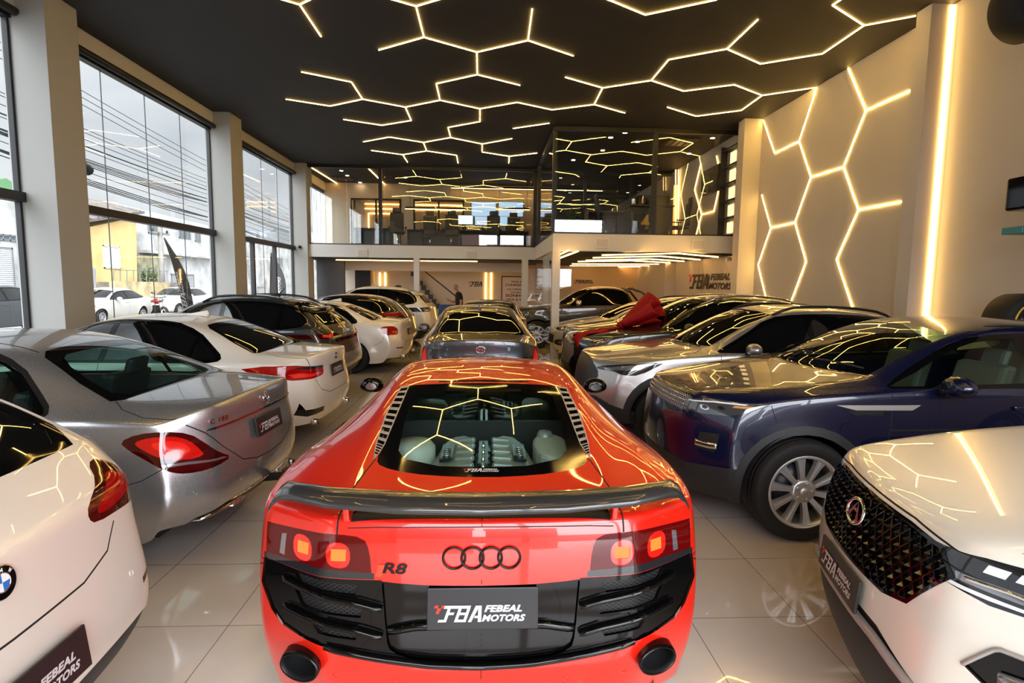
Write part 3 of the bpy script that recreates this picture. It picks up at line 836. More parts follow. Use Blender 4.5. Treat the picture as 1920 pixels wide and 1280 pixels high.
def roundel(root, at, n, r, up=(0,0,1)):
    """round quartered badge"""
    n = Vector(n).normalized(); ux = Vector(up).cross(n).normalized(); uy = n.cross(ux); m = MB(); bm = m.bm; c = Vector((0,0,0)); seg = 48
    def disc(r0, r1, a0, a1, h, mi, sg):
        for k in range(sg):
            aa, ab = a0+(a1-a0)*k/sg, a0+(a1-a0)*(k+1)/sg
            P = lambda rr, a: bm.verts.new(ux*(rr*cos(a))+uy*(rr*sin(a))+n*h)
            q = (P(r0,aa), P(r1,aa), P(r1,ab), P(r0,ab)) if r0 > 0 else (P(0,0), P(r1,aa), P(r1,ab))
            bm.faces.new(q).material_index = mi
    ring_bm(bm, c, ux, uy, n, r, r*.07, mi=0); disc(r*.58, r, 0, 2*pi, .004, 1, seg); ring_bm(bm, n*.004, ux, uy, n, r*.58, r*.035, mi=0)
    for q in range(4): disc(0, r*.58, q*pi/2, (q+1)*pi/2, .004, 2 if q % 2 == 1 else 3, 12)
    o = m.build('badge', [M_CHROME, M_GLOSSB, mat('badge_blue', (40, 110, 190), .25), mat('badge_white', (235, 235, 238), .25)], root); o.location = at
    for ch, a in (('B', 2.45), ('M', 1.57), ('W', .7)):
        t = rect_fit(text_bm(ch, 1, .03), -.11*r*1.1, .11*r*1.1, -.13*r, .13*r); d = ux*cos(a)+uy*sin(a); tx = ux*sin(a)-uy*cos(a)
        place_bm('badge_letter', t, mat('badge_white'), n*.006+d*r*.79, tx, d, 1.0, o)
    return o
def mirror_part(root, at, mt, glass=None, sx=.10, sy=.11, sz=.07, cap=None, foot=True, flip=False):
    """door mirror: shell, glass to the rear, foot"""
    for sgn in (1, -1):
        m = MB(); x, y, z = at
        n = 14; rings = []
        bm = m.bm
        for i in range(7):      # closed shell, fuller towards the outside, flat rear face
            t = i/6; f = math.sin(pi*(.12+.76*t))**.5
            xx = sx*(.5-t)
            if i == 6: f *= .98
            rings.append([bm.verts.new((xx, sgn*(sy*(.95*cos(2*pi*k/n))*f*(1 if cos(2*pi*k/n) > 0 else .9)), sz*sin(2*pi*k/n)*f*(1.0 if sin(2*pi*k/n) > 0 else .8))) for k in range(n)])
        for i in range(6):
            for k in range(n): bm.faces.new((rings[i][k], rings[i][(k+1) % n], rings[i+1][(k+1) % n], rings[i+1][k])).smooth = True
        bm.faces.new(rings[0]); bm.faces.new(rings[-1])
        gp = [(-sx*.5-.006, v_.co.y*.72, v_.co.z*.72) for v_ in rings[-1]]
        o = m.build('mirror', [mt, glass or M_CHROME], root); o.location = (x, sgn*y, z)
        mg = MB(); mg.face(gp); mg.build('mirror_glass', glass or M_CHROME, o)
        md = o.modifiers.new('soft', 'SUBSURF'); md.levels = md.render_levels = 1
        if foot: MB().bar((.0, sgn*(-sy*.7), -sz*.35), (.02, sgn*(-sy*1.45), -sz*1.1), .07, .035).build('mirror_foot', cap or M_BLACKP, o, bevel=.006)
def car(name, label, cat, x, y, yaw, group=None):
    return thing(name, label, cat, (x, y, 0), RAD(yaw), group)
def paint(name, rgb, metal=.0, rough=.35, flake=.18, coat=1.):
    return mat(name, rgb, rough, metal, coat, flake=flake, coat_rough=.015)
M_TINT = mat('dark_tinted_glass', (9, 10, 11), .02, spec=.6, coat=.6, coat_rough=.0)
M_RED = mat('red_lens', (150, 8, 8), .06, spec=.6)
M_REDD = mat('dark_red_lens', (60, 4, 5), .06, coat=1.)
M_REDL = mat('bright_red_lens', (220, 22, 14), .08, coat=1., emit=(1, .05, .02), estr=.08)
M_LENS = mat('clear_lens', (150, 152, 156), .08, metal=.7, coat=1.)
M_LENSD = mat('smoked_lens', (38, 40, 44), .06, metal=.3, coat=1.)
M_GAP = mat('panel_gap_and_crease', (10, 10, 10), .8)

def carbon_mat():
    m = mat('carbon_fibre', (16, 16, 18), .3, coat=1.); nt = m.node_tree; b = nt.nodes['Principled BSDF']
    tc = nt.nodes.new('ShaderNodeTexCoord'); ck = nt.nodes.new('ShaderNodeTexChecker'); ck.inputs['Scale'].default_value = 260
    ck.inputs[1].default_value = (.012, .012, .013, 1); ck.inputs[2].default_value = (.035, .035, .037, 1)
    nt.links.new(tc.outputs['Object'], ck.inputs[0]); nt.links.new(ck.outputs[0], b.inputs['Base Color']); return m
def mesh_mat(name, scale=70., base=(14,14,15), line=(46,46,48)):
    """expanded-metal grille: dark with a lighter diamond web"""
    if name in MATS: return MATS[name]
    m = mat(name, base, .45, metal=.2); nt = m.node_tree; b = nt.nodes['Principled BSDF']; L = nt.links.new
    tc = nt.nodes.new('ShaderNodeTexCoord'); sp = nt.nodes.new('ShaderNodeSeparateXYZ'); L(tc.outputs['Object'], sp.inputs[0])
    def M(op, *a):
        n = nt.nodes.new('ShaderNodeMath'); n.operation = op
        for i, v in enumerate(a):
            if isinstance(v, (int, float)): n.inputs[i].default_value = v
            else: L(v, n.inputs[i])
        return n.outputs[0]
    y, zz = M('MULTIPLY', sp.outputs['Y'], scale), M('MULTIPLY', sp.outputs['Z'], scale*1.5)
    w = lambda t: M('LESS_THAN', M('ABSOLUTE', M('SUBTRACT', M('FRACT', t), .5)), .13)
    web = M('MAXIMUM', w(M('ADD', y, zz)), w(M('SUBTRACT', y, zz)))
    mx = nt.nodes.new('ShaderNodeMix'); mx.data_type = 'RGBA'; L(web, mx.inputs[0]); mx.inputs[6].default_value = (.003,.003,.003,1); mx.inputs[7].default_value = (*srgb(*line), 1)
    L(mx.outputs[2], b.inputs['Base Color']); bp = nt.nodes.new('ShaderNodeBump'); bp.inputs['Distance'].default_value = .004; L(web, bp.inputs['Height']); L(bp.outputs[0], b.inputs['Normal'])
    return m
def strip_on(h, root, name, mt, view, pts, w, d, parent=None, n=24, lift=.0, mirror=True):
    """a raised strip that follows the skin along in-plane points; w wide (along b), d proud"""
    P = [Vector(p) for p in pts]; seg = []; L = [0]
    for i in range(1, len(P)): L.append(L[-1]+(P[i]-P[i-1]).length)
    out = []
    for k in range(n+1):
        t = L[-1]*k/n; i = 0
        while i < len(P)-2 and t > L[i+1]: i += 1
        q = P[i].lerp(P[i+1], (t-L[i])/max(1e-6, L[i+1]-L[i])); out.append(h.surf(view, q.x, q.y))
    res = []
    for sg in ((1, -1) if mirror else (1,)):
        m = MB(); rows = []
        for k, (p, nn) in enumerate(out):
            tg = (out[min(k+1, n)][0]-out[max(k-1, 0)][0]).normalized(); up = tg.cross(nn).normalized(); f = 1 if 0 < k < n else .4
            c = [p+nn*lift-up*w/2-nn*.004, p+nn*(lift+d*.7*f)-up*w*.45, p+nn*(lift+d*f), p+nn*(lift+d*.7*f)+up*w*.45, p+nn*lift+up*w/2-nn*.004]
            rows.append([m.bm.verts.new((v.x, v.y*sg, v.z)) for v in c])
        for k in range(n):
            for j in range(4): m.bm.faces.new((rows[k][j], rows[k+1][j], rows[k+1][j+1], rows[k][j+1])).smooth = True
        res.append(m.build(name, mt, parent or root))
    return res
def sheet_on(h, root, name, bm, mats, view, a, b, sc, lift=.004, ang=0., flipx=False, parent=None):
    """flat lettering laid on the skin at in-plane (a, b)"""
    p, nn = h.surf(view, a, b); A, B, D = h.view(view)
    uy = (B-nn*B.dot(nn)).normalized(); ux = uy.cross(nn)
    ux2 = ux*cos(ang)+uy*sin(ang); uy2 = uy*cos(ang)-ux*sin(ang)
    return place_bm(name, bm, mats, p+nn*lift, ux2, uy2, sc, parent or root)
def seat(root, x, y, mt, z=.45, lean=.25, name='seat'):
    m = MB(); m.obox((x, y, z), (.25,0,.03), (0,.24,0), (-.0,0,.09))
    m.obox((x-.30-lean*.3, y, z+.36), (-.06,0,.0), (0,.23,0), (-lean*.35,0,.36)); m.obox((x-.36-lean*.70, y, z+.76), (-.035,0,0), (0,.11,0), (-.02,0,.07))
    return m.build(name, mt, root, bevel=.05)
# ================================================================ silver sedan, left row
def sedan_spec(L=4.69, wb=2.84, H=1.44, fo=.79, W=.905, bump=0):
    k = H/1.44
    return dict(id='sedan', t=(.07,.26,.52,.80,1.0), dy=(.015,.035,.03,.005,-.07), sill=.19, sill_f=.17, sill_r=.30, glass=(2,6),
      top=[(2.13,.74, 2.04,.46,.74, 1.80,.74,.72,.3), (1.55,.95, 1.50,.60,.93, 1.42,.84,.85), (.95,1.03, .72,.67,1.035, .75,.87,.93,.75),
           (.08,1.43, -.05,.56,1.395, -.02,.885,.955), (-.55,1.46, -.60,.57,1.42, -.6,.89,.965), (-1.15,1.405, -1.15,.56,1.36, -1.2,.885,.985),
           (-1.86,1.10, -1.80,.66,1.07, -1.78,.845,.985,.55), (-2.14,1.075, -2.12,.64,1.045, -2.06,.81,.97), (-2.44,1.06, -2.38,.58,1.03, -2.16,.79,.955,.6)],
      front=((.05,1.0),(.09,1.02),(.10,1.02),(.10,1.0),(.0,.97)), rear=((-.015,1.0),(.0,1.04),(-.05,1.07),(-.055,1.07),(.04,1.0)),
      flare=((1.42,.33,.36,.022,.10),(-1.42,.33,.36,.024,.12)))
def clipx(poly, x0, x1):
    def clip(P, f, x):
        out = []
        for i in range(len(P)):
            a, b = P[i-1], P[i]; ia, ib = f(a[0]), f(b[0])
            if ia != ib: t = (x-a[0])/(b[0]-a[0]); out.append((x, a[1]+(b[1]-a[1])*t))
            if ib: out.append(b)
        return out
    return clip(clip(poly, lambda v: v >= x0, x0), lambda v: v <= x1, x1)
SG = {SIDEG, SHOULD, RAIL}
def side_glass(h, outer, cuts, trim, tint, ins=.022, surround=None):
    """windows of one side: outer = whole outline, cuts = (name, x0, x1) panes; trim = material of the bright frame or None"""
    inn = inset(outer, ins+.014)
    for n, a, b in cuts:
        p = clipx(inn, a, b)
        if len(p) > 2: h.take(p, 'side', n, tint, SG, off=-.004)
    h.take(inset(outer, ins if trim else .0), 'side', 'window_surround', surround or M_GLOSSB, SG, off=-.001)
    if trim: h.take(outer, 'side', 'window_trim', trim, SG, off=.002)
def doors(h, xs, zt, zb, slant=0.):
    for x0, x1 in xs: h.line([(x0, zt), (x0-.01, (zt+zb)/2), (x1, zb)], 'side', .006, {SIDE, SHOULD})
def handle_part(root, x, y, z, mt):
    for sg in (1, -1):
        m = MB(); m.bar((x-.10, sg*(y+.022), z), (x+.10, sg*(y+.022), z+.004), .018, .028); m.build('door_handle', mt, root, bevel=.008)
def red_lamp(h, poly, view, inner=(), foot=None, face=.0, **kw):
    for nm, p, m in inner: h.take(p, view, nm, m, face=face, off=-.001, **kw)
    h.take(poly, view, 'tail_lamp', M_RED, face=face, thick=.012, **kw)
def sedan_glass(h, tint, trim, k=1.0, s=1.0, w=1.0):
    h.take([(a*k, b*w) for a, b in ((-1.27,-.05),(-1.27,.36),(-1.33,.44),(-1.56,.53),(-1.74,.57),(-1.80,.50),(-1.84,.30),(-1.845,-.05))], 'top', 'rear_window', tint, {BACK, RAIL, ROOF, DECK}, off=-.003)
    h.take([(a*k, b*w) for a, b in ((-1.16,-.05),(-1.17,.38),(-1.24,.47),(-1.56,.60),(-1.79,.655),(-1.84,.60),(-1.885,.34),(-1.90,-.05))], 'top', 'rear_window_border', M_GLOSSB, {BACK, RAIL, ROOF, DECK}, off=-.001)
    out = chaikin([(a*k, b*s) for a, b in ((.76,.965),(.34,1.235),(-.04,1.372),(-.4,1.405),(-.88,1.387),(-1.2,1.285),(-1.40,1.14),(-1.545,1.035),(-1.50,.985),(-1.2,.982))], 1, sharp=(0,))
    side_glass(h, out, (('side_window', -.29*k, .70), ('side_window', -1.20*k, -.35*k), ('quarter_window', -1.6, -1.24*k)), trim, tint)
    h.take([(.02*k,-.05),(.0,.42),(-.02,.53),(.60*k,.64),(.68*k,.6),(.84*k,.3),(.88*k,-.05)], 'top', 'windscreen', tint, {WIND, RAIL}, off=-.002)
M_GREENG = glass_mat('green_car_glass', (.52, .72, .66), 1.5)
M_PDARK = mat('sensor_dark', (30,30,32), .4)
def sensor(h, root, view, pts, mt):
    for a, b in pts:
        p, nn = h.surf(view, a, b)
        for sg in (1, -1):
            q = Vector((p.x, p.y*sg, p.z)); n2 = Vector((nn.x, nn.y*sg, nn.z)); m = MB(); u = n2.cross(Vector((0,0,1))).normalized()
            ring_bm(m.bm, q+n2*.001, u, n2.cross(u), n2, .012, .0012, 20, 6); m.build('parking_sensor', mt, root)
def star_badge(root, p, n, r):
    n = Vector(n).normalized(); ux = Vector((0,0,1)).cross(n).normalized(); uy = n.cross(ux); m = MB()
    ring_bm(m.bm, n*.004, ux, uy, n, r, r*.09)
    for k in range(3):
        a = pi/2+2*pi*k/3; d = ux*cos(a)+uy*sin(a); t = n.cross(d)
        vs = [m.bm.verts.new(v) for v in (d*r, t*r*.13+n*.002, -t*r*.13+n*.002, n*.008)]
        m.bm.faces.new((vs[0], vs[1], vs[3])); m.bm.faces.new((vs[0], vs[3], vs[2]))
    o = m.build('badge', M_CHROME, root); o.location = p; return o
def cabin(root, it, xs=((.10,.37),(-.72,.37)), zf=.38, half=.72, x0=-1.55, x1=.95, dash=.92):
    MB().box(x0, x1, -half, half, .26, .32).build('cabin_floor', it, root)
    MB().box(x1-.42, x1-.02, -half, half, .60, dash).build('dashboard', it, root, bevel=.05)
    for x, y in xs:
        for sg in (1, -1): seat(root, x, sg*y, it, zf)
    m = MB(); ring_bm(m.bm, Vector((x1-.58, .37, .88)), Vector((0,1,0)), Vector((.4,0,.9)), Vector((-.9,0,.4)), .18, .014); m.build('steering_wheel', it, root)
def build_merc(x, y, yaw):
    root = car('silver_sedan', 'silver sedan with a towing ball under its rear bumper, parked beside the red coupe', 'car', x, y, yaw)
    h = Hull(SED, 4); pt = paint('silver_paint', (176,176,178), .8, .28)
    sedan_glass(h, M_GREENG, M_CHROME)
    # tail lamp, traced over the corner
    A = 152
    lamp = chaikin([(-1.965,.868),(-2.063,.912),(-2.186,.918),(-2.29,.885),(-2.356,.81),(-2.403,.742),(-2.44,.675),(-2.411,.652),(-2.335,.643),(-2.26,.657),(-2.19,.704),(-2.09,.770),(-2.02,.815)], 1)
    inn = chaikin([(-2.04,.862),(-2.12,.888),(-2.22,.885),(-2.29,.845),(-2.34,.775),(-2.36,.735),(-2.28,.728),(-2.18,.765),(-2.08,.825)], 1)
    h.take(chaikin([(-2.12,.852),(-2.20,.862),(-2.27,.835),(-2.31,.775),(-2.26,.765),(-2.18,.80)],1), 'side', 'lamp_core', M_REDL, face=.0, off=-.001)
    h.take([(-2.19,.722),(-2.30,.716),(-2.42,.698),(-2.43,.685),(-2.30,.700),(-2.20,.706)], 'side', 'lamp_strip', M_LENS, face=.0)
    h.take(inn, 'side', 'lamp_glow', mat('lamp_red', (190,14,10), .06, coat=1., emit=(1,.04,.02), estr=.03), face=.0)
    h.take(lamp, 'side', 'tail_lamp', M_REDD, face=.0, thick=.012)
    # trunk lid, bumper and door gaps
    h.line([(-1.814,.640),(-1.90,.712),(-2.057,.757),(-2.20,.735),(-2.285,.690)], 'top', .006, {BACK, DECK, RAIL, SHOULD})
    h.line([(.69,.935),(.62,.87),(.53,.76),(.37,.625),(.20,.585),(-.02,.575)], 'rear', .007, {REAR, DECK, SIDE})
    h.line([(-1.80,.555),(-1.95,.592),(-2.087,.635),(-2.2,.70)], 'side', .005, {SIDE, REAR})
    h.line([(-1.32,.98),(-1.38,.90),(-1.30,.70),(-1.12,.55),(-1.04,.40)], 'side', .006, {SIDE, SHOULD}); doors(h, ((-.32,-.30),(.83,.86)), .98, .27)
    h.line([(-1.22,.43),(-1.05,.415),(-.5,.43),(.05,.48)], 'top', .012, {ROOF, RAIL})
    # recess of the plate: a shallow darker field is only its shade, so the lid is simply pushed in
    h.take(chaikin([(-.05,.895),(.62,.88),(.60,.893),(-.05,.91)], 0), 'rear', 'chrome_strip', M_CHROME, {REAR}, off=.006, thick=.012)
    h.take([(-.05,.22),(.72,.22),(.66,.335),(.50,.375),(-.05,.375)], 'rear', 'lower_valance', M_BLACKP, {REAR}, off=-.012, face=-.2)
    h.arch(1.42, .33, .355); h.arch(-1.42, .33, .355)
    h.emit(root, pt, M_GAP)
    strip_on(h, root, 'exhaust_trim', M_CHROME, 'rear', [(.66,.30),(.60,.325),(.45,.335),(.28,.338),(.27,.315),(.42,.295),(.58,.285)], .016, .014)
    strip_on(h, root, 'lower_trim', M_CHROME, 'rear', [(-.45,.372),(0,.374),(.45,.372)], .012, .01, mirror=False)
    plate(root, (-2.474, 0, .792), (-1, 0, .14), .40, .135)
    star_badge(root, (-2.452, 0, .972), (-1, 0, .2), .042)
    sheet_on(h, root, 'model_badge', rect_fit(text_bm('C 180', 1, .03, spacing=1.2), -.075, .075, -.016, .016), [M_CHROME], 'rear', .53, .935, 1., .004)
    sensor(h, root, 'rear', [(.72,.52),(.40,.50)], pt)
    # towing ball
    m = MB(); m.bar((-2.3,-.05,.34), (-2.60,-.05,.37), .05, .05); m.obox((-2.60,-.05,.40), (.05,0,0), (0,.04,0), (0,0,.025)); t = m.build('tow_bar', M_BLACK, root, bevel=.006)
    m = MB(); m.lathe([(.0,.505),(.018,.50),(.026,.478),(.018,.455),(.016,.43),(.03,.425),(.03,.40)], 20, 'Z', (-2.61,-.05,0)); m.lathe([(0,.0),(.03,.0),(.032,-.05),(0,-.05)], 20, 'X', (-2.66,-.05,.36)); m.build('tow_ball', mat('steel', (150,150,152), .25, metal=1), t)
    add_wheels(root, 2.84, .78, .33, .225, .225, 'five'); liners(root, 2.84, .86, .355)
    MB().box(-2.05, 1.9, -.66, .66, .20, .27).build('underbody', M_BLACKP, root)
    cabin(root, mat('grey_leather', (38,38,40), .5))
    mirror_part(root, (.55,.98,1.0), pt, None, .11, .12, .08)
    handle_part(root, -.15, .91, .87, pt); handle_part(root, -1.15, .91, .88, pt)
    return root
def build_g20(x, y, yaw, name, label, sp, pt, kind):
    root = car(name, label, 'car', x, y, yaw); h = Hull(sp, 4 if kind == 'g20' else 3)
    sedan_glass(h, M_TINT, M_GLOSSB if kind == 'g20' else M_CHROME)
    if kind == 'g20':
        h.take(chaikin([(.735,.925),(.62,.925),(.45,.915),(.36,.905),(.36,.885),(.5,.89),(.66,.90)],0), 'rear', 'lamp_blade', M_LENSD, face=.0)
        h.take(chaikin([(.78,.86),(.70,.865),(.60,.845),(.44,.845),(.40,.83),(.6,.815),(.74,.82)],0), 'rear', 'lamp_glow', M_REDL, face=.0)
        h.take(chaikin([(.86,.950),(.74,.955),(.60,.925),(.36,.905),(.36,.82),(.44,.80),(.66,.79),(.80,.80),(.86,.86)],1,sharp=(3,)), 'rear', 'tail_lamp', M_REDD if 0 else M_RED, face=.0, thick=.012)
        h.take(chaikin([(.79,.44),(.755,.56),(.70,.475),(.42,.465),(.40,.405),(.66,.395)],0), 'rear', 'bumper_vent', M_GLOSSB, face=.0, off=-.01)
        h.line([(-.02,.60),(.30,.60),(.48,.66),(.56,.78)], 'rear', .006, {REAR})
        h.line([(.62,1.01),(.60,.93)], 'rear', .006, {REAR, DECK})
        h.line([(-1.90,.60),(-2.05,.66),(-2.25,.64),(-2.33,.615)], 'top', .006, {BACK, DECK, RAIL, SHOULD})
        h.line([(-1.85,.57),(-2.02,.66),(-2.10,.78)], 'side', .005, {SIDE, REAR})
    else:
        h.take(chaikin([(.76,.84),(.70,.86),(.66,.82),(.70,.80)],1), 'rear', 'lamp_glow', M_REDL, face=.0)
        h.take(chaikin([(-1.95,.90),(-2.08,.955),(-2.22,.950),(-2.30,.90),(-2.31,.80),(-2.29,.765),(-2.09,.770)],1), 'side', 'tail_lamp', M_RED, face=.0, thick=.012)
        h.take([(.72,.50),(.56,.49),(.56,.515),(.72,.525)], 'rear', 'reflector', M_RED, face=.0)
        h.line([(-.02,.60),(.40,.62),(.60,.72)], 'rear', .006, {REAR}); h.line([(-1.86,.56),(-2.02,.64),(-2.08,.76)], 'side', .005, {SIDE, REAR})
        h.line([(-1.88,.60),(-2.05,.66),(-2.22,.64)], 'top', .006, {BACK, DECK, RAIL, SHOULD})
    h.line([(-1.30,.97),(-1.36,.88),(-1.28,.70),(-1.10,.55),(-1.03,.40)], 'side', .006, {SIDE, SHOULD}); doors(h, ((-.32,-.30),(.83,.86)), .97, .27)
    h.take([(-.05,.20),(.60,.20),(.52,.30),(-.05,.32)], 'rear', 'lower_valance', M_BLACKP, {REAR}, off=-.01, face=-.2)
    h.arch(1.42, .33, .36); h.arch(-1.42, .33, .36)
    h.emit(root, pt, M_GAP)
    plate(root, (-2.462, 0, .825) if kind == 'g20' else (-2.43, 0, .80), (-1, 0, .14), .40, .135)
    p, nn = h.surf('rear', 0, .97); roundel(root, p+nn*.006, nn, .036)
    add_wheels(root, 2.84, .79, .335, .24, .23, 'twin', M_RIMB); liners(root, 2.84, .86, .36)
    MB().box(-2.05, 1.9, -.66, .66, .20, .27).build('underbody', M_BLACKP, root)
    for sg in (1, -1):
        m = MB(); m.lathe([(.036,-.02),(.042,.0),(.034,.002),(.03,-.06)], 24, 'X', (-2.36, sg*.56, .325)); m.build('exhaust_tip', M_CHROME, root)
    m = MB(); m.bm.verts.ensure_lookup_table()
    vs = [m.bm.verts.new(p) for p in ((-.72,.035,1.425),(-.72,-.035,1.425),(-.98,.03,1.405),(-.98,-.03,1.405),(-.97,.004,1.475),(-.97,-.004,1.475))]
    for f in ((0,1,3,2),(0,2,4),(1,5,3),(0,4,5,1),(2,3,5,4)): m.bm.faces.new([vs[i] for i in f])
    m.build('roof_fin', pt, root, bevel=.006)
    if kind != 'g20': strip_on(h, root, 'boot_lip', pt, 'top', [(-2.28,.55),(-2.36,.3),(-2.38,0),(-2.36,-.3),(-2.28,-.55)], .05, .025, mirror=False)
    else: sensor(h, root, 'rear', [(.62,.60)], pt)
    mirror_part(root, (.55,.98,1.0), pt, None, .11, .12, .08)
    return root
# ================================================================ red mid-engined coupe
def r8_disp(x, y, z):
    # rear haunch: the shoulder swells over the rear wheel, the waist is drawn in before it
    g = math.exp(-((x+1.45)/.42)**2)*math.exp(-((y-.80)/.16)**2)
    if z > .5: z += .035*g*min(1, (z-.5)/.3)
    if z < .95: y += .012*math.exp(-((x+1.4)/.5)**2) - .02*math.exp(-((x+.35)/.35)**2)*(1 if y > .6 else 0)
    return x, y, z
R8_SPEC = dict(id='coupe', t=(.091,.325,.497,.72,1.0), dy=(.012,.016,.012,-.005,-.05), sill=.16, sill_f=.16, sill_r=.12, glass=(2,6), sup=(.14,.10,.2),
  top=[(2.12,.60, 1.98,.5,.60, 1.72,.78,.60,.3), (1.5,.79, 1.45,.66,.82, 1.33,.91,.80), (1.02,.92, .72,.72,.93, .75,.92,.84,.5),
       (.40,1.24, .22,.55,1.215, .2,.90,.86), (-.02,1.29, -.05,.565,1.26, -.3,.90,.88), (-.72,1.235, -.72,.58,1.20, -.8,.93,.905),
       (-1.78,.985, -1.74,.56,.985, -1.58,.935,.925), (-2.02,.955, -2.0,.58,.95, -1.84,.91,.915), (-2.14,.945, -2.10,.58,.94, -1.90,.87,.905,.35)],
  front=((.04,1.0),(.08,1.03),(.08,1.05),(.06,1.05),(.0,1.0)), rear=((-.03,1.01),(-.03,1.05),(-.015,1.06),(-.03,1.05),(.03,1.0)),
  flare=((1.325,.34,.36,.02,.1),(-1.325,.34,.37,.022,.12)), disp=r8_disp)

def build_r8(x, y, yaw):
    root = car('red_coupe', 'red mid-engined coupe with black rear wing, in the middle of the floor', 'car', x, y, yaw)
    h = Hull(R8_SPEC, 4); gl = glass_mat('coupe_glass', (.70, .84, .78), 1.5)
    G = {BACK, RAIL, SIDEG, ROOF, DECK}
    # rear glass and the silver gill strips beside it
    oi, oo = [(-.72,.458),(-1.146,.466),(-1.49,.474),(-1.60,.492)], [(-.725,.512),(-1.112,.534),(-1.456,.522),(-1.585,.508)]
    def lv(c, t):
        t *= len(c)-1; i = min(int(t), len(c)-2); return Vector(c[i]).lerp(Vector(c[i+1]), t-i)
    ns = 14
    for k in range(ns):
        a, b = (k+.22)/ns*.96+.01, (k+.80)/ns*.96+.01
        q = [lv(oi,a).lerp(lv(oo,a),.1), lv(oi,b).lerp(lv(oo,b),.1), lv(oi,b).lerp(lv(oo,b),.86), lv(oi,a).lerp(lv(oo,a),.86)]
        h.take([tuple(v) for v in q], 'top', 'gill_slot', M_BLACKP, G, off=-.02, face=-.2)
    h.take(oi+[(-1.635,.50)]+oo[::-1], 'top', 'gill_strip', mat('satin_silver', (176,172,170), .35, metal=.5), G, face=-.2, thick=.01)
    h.take([(-.80,-.05),(-.82,.34),(-.90,.405),(-1.2,.415),(-1.55,.40),(-1.63,.36),(-1.70,.2),(-1.72,-.05)], 'top', 'engine_window', gl, G, face=-.2)
    h.take(chaikin([(-.725,-.3),(-.725,-.05),(-.722,.46),(-1.146,.466),(-1.49,.474),(-1.63,.49),(-1.70,.455),(-1.765,.32),(-1.80,.12),(-1.802,-.05),(-1.802,-.3)], 1, sharp=(0,2,10)), 'top', 'engine_window_border', M_GLOSSB, G, face=-.2, off=-.002)
    h.take([(-.66,-.05),(-.655,.2),(-.66,.285),(-.69,.28),(-.70,.2),(-.705,-.05)], 'top', 'brake_light', M_REDD, G)
    # cabin glass
    h.take([(.32,-.05),(.30,.36),(.24,.50),(.62,.66),(.70,.66),(.88,.40),(.93,-.05)], 'top', 'windscreen', gl, {WIND, RAIL})
    h.take(chaikin([(.60,.90),(.25,1.12),(-.05,1.195),(-.40,1.17),(-.62,1.06),(-.50,.95)], 1), 'side', 'side_window', M_TINT, {SIDEG, RAIL, SHOULD}, off=-.003)
    h.take(chaikin([(-.22,.88),(-.74,.98),(-.92,.86),(-.80,.30),(-.42,.26)], 2), 'side', 'side_blade', mat('dark_blade', (40,40,43), .25, coat=.6), {SIDE, SHOULD, SIDEG}, off=.006, thick=.02)
    # tail lamps: lens over two lit chambers
    lamp = chaikin([(.87,.852),(.661,.873),(.542,.884),(.44,.876),(.416,.83),(.408,.722),(.583,.736),(.742,.732),(.87,.716)], 1, sharp=(0,5,8))
    def cell(y0, y1, z0, z1): return chaikin([(y0,z0),(y1,z0),(y1,z1),(y0,z1)], 2)
    lit = mat('lit_red', (255,60,20), .3, emit=(1,.09,.015), estr=1.6)
    for a, b in ((.49,.585),(.645,.735)):
        h.take([(a+.018,.782),(b-.018,.780),(b-.020,.826),(a+.016,.828)], 'rear', 'lamp_element', lit, face=.0, off=-.004)
        h.take(cell(a, b, .755, .852), 'rear', 'lamp_chamber', M_REDL, face=.0, off=-.002)
    h.take([(.775,.752),(.80,.752),(.79,.83),(.767,.836)], 'rear', 'reflector', M_LENS, face=.0, off=.0)
    h.take([(.40,.718),(.88,.712),(.88,.733),(.742,.742),(.583,.748),(.40,.742)], 'rear', 'lamp_foot', M_LENSD, face=.0)
    h.take(lamp, 'rear', 'tail_lamp', mat('deep_red_lens', (84,5,6), .05, spec=.5), face=.0, thick=.01)
    # black rear apron
    mm = mesh_mat('diamond_mesh', 42.)
    for z0, z1, y0, y1 in ((.655,.70,.46,.74),(.565,.625,.44,.735),(.475,.512,.46,.66)):
        h.take([(y0+.02,z0-.012),(y1-.03,z0),(y1,z1),(y0,z1-.012)], 'rear', 'vent_mesh', mm, face=.0, off=-.022)
    h.take(chaikin([(-.2,.378),(.24,.385),(.345,.42),(.362,.47),(.375,.70),(.30,.701),(-.2,.692)], 1, sharp=(0,4,6)), 'rear', 'plate_recess', M_GLOSSB, face=.0, off=-.022, thick=0)
    h.take([(.409,.716),(.88,.712),(.90,.60),(.85,.50),(.80,.458),(.70,.440),(.56,.428),(.39,.395),(.372,.392),(.372,.716)], 'rear', 'vent_surround', M_GLOSSB, face=.0, off=-.008, thick=.004)
    h.take([(-.3,.695),(.2,.699),(.32,.706),(.409,.716),(.88,.712),(.90,.60),(.85,.50),(.80,.458),(.70,.440),(.56,.428),(.39,.395),(.19,.366),(-.3,.356)], 'rear', 'rear_apron', M_GLOSSB, face=.0, off=-.008, thick=.004)
    # grille under the wing
    h.take([(-2.045,-.05),(-2.05,.48),(-2.07,.50),(-2.112,.49),(-2.118,.3),(-2.128,-.05)], 'top', 'engine_grille', mesh_mat('fine_mesh', 110.), {DECK, REAR, BACK}, off=-.006, thick=.02)
    for pts in ([(-1.626,.492),(-1.747,.517),(-1.89,.54),(-2.06,.54)],): h.line(pts, 'top', .007, {BACK, DECK, RAIL, SIDEG, SHOULD})
    h.line([(.54,.96),(.541,.883)], 'rear', .007, {REAR, DECK})
    h.line([(-.02,.918),(.20,.916),(.40,.912),(.50,.906)], 'rear', .004, {REAR, DECK})  # tail crease: its shade is put in as a thin dark line
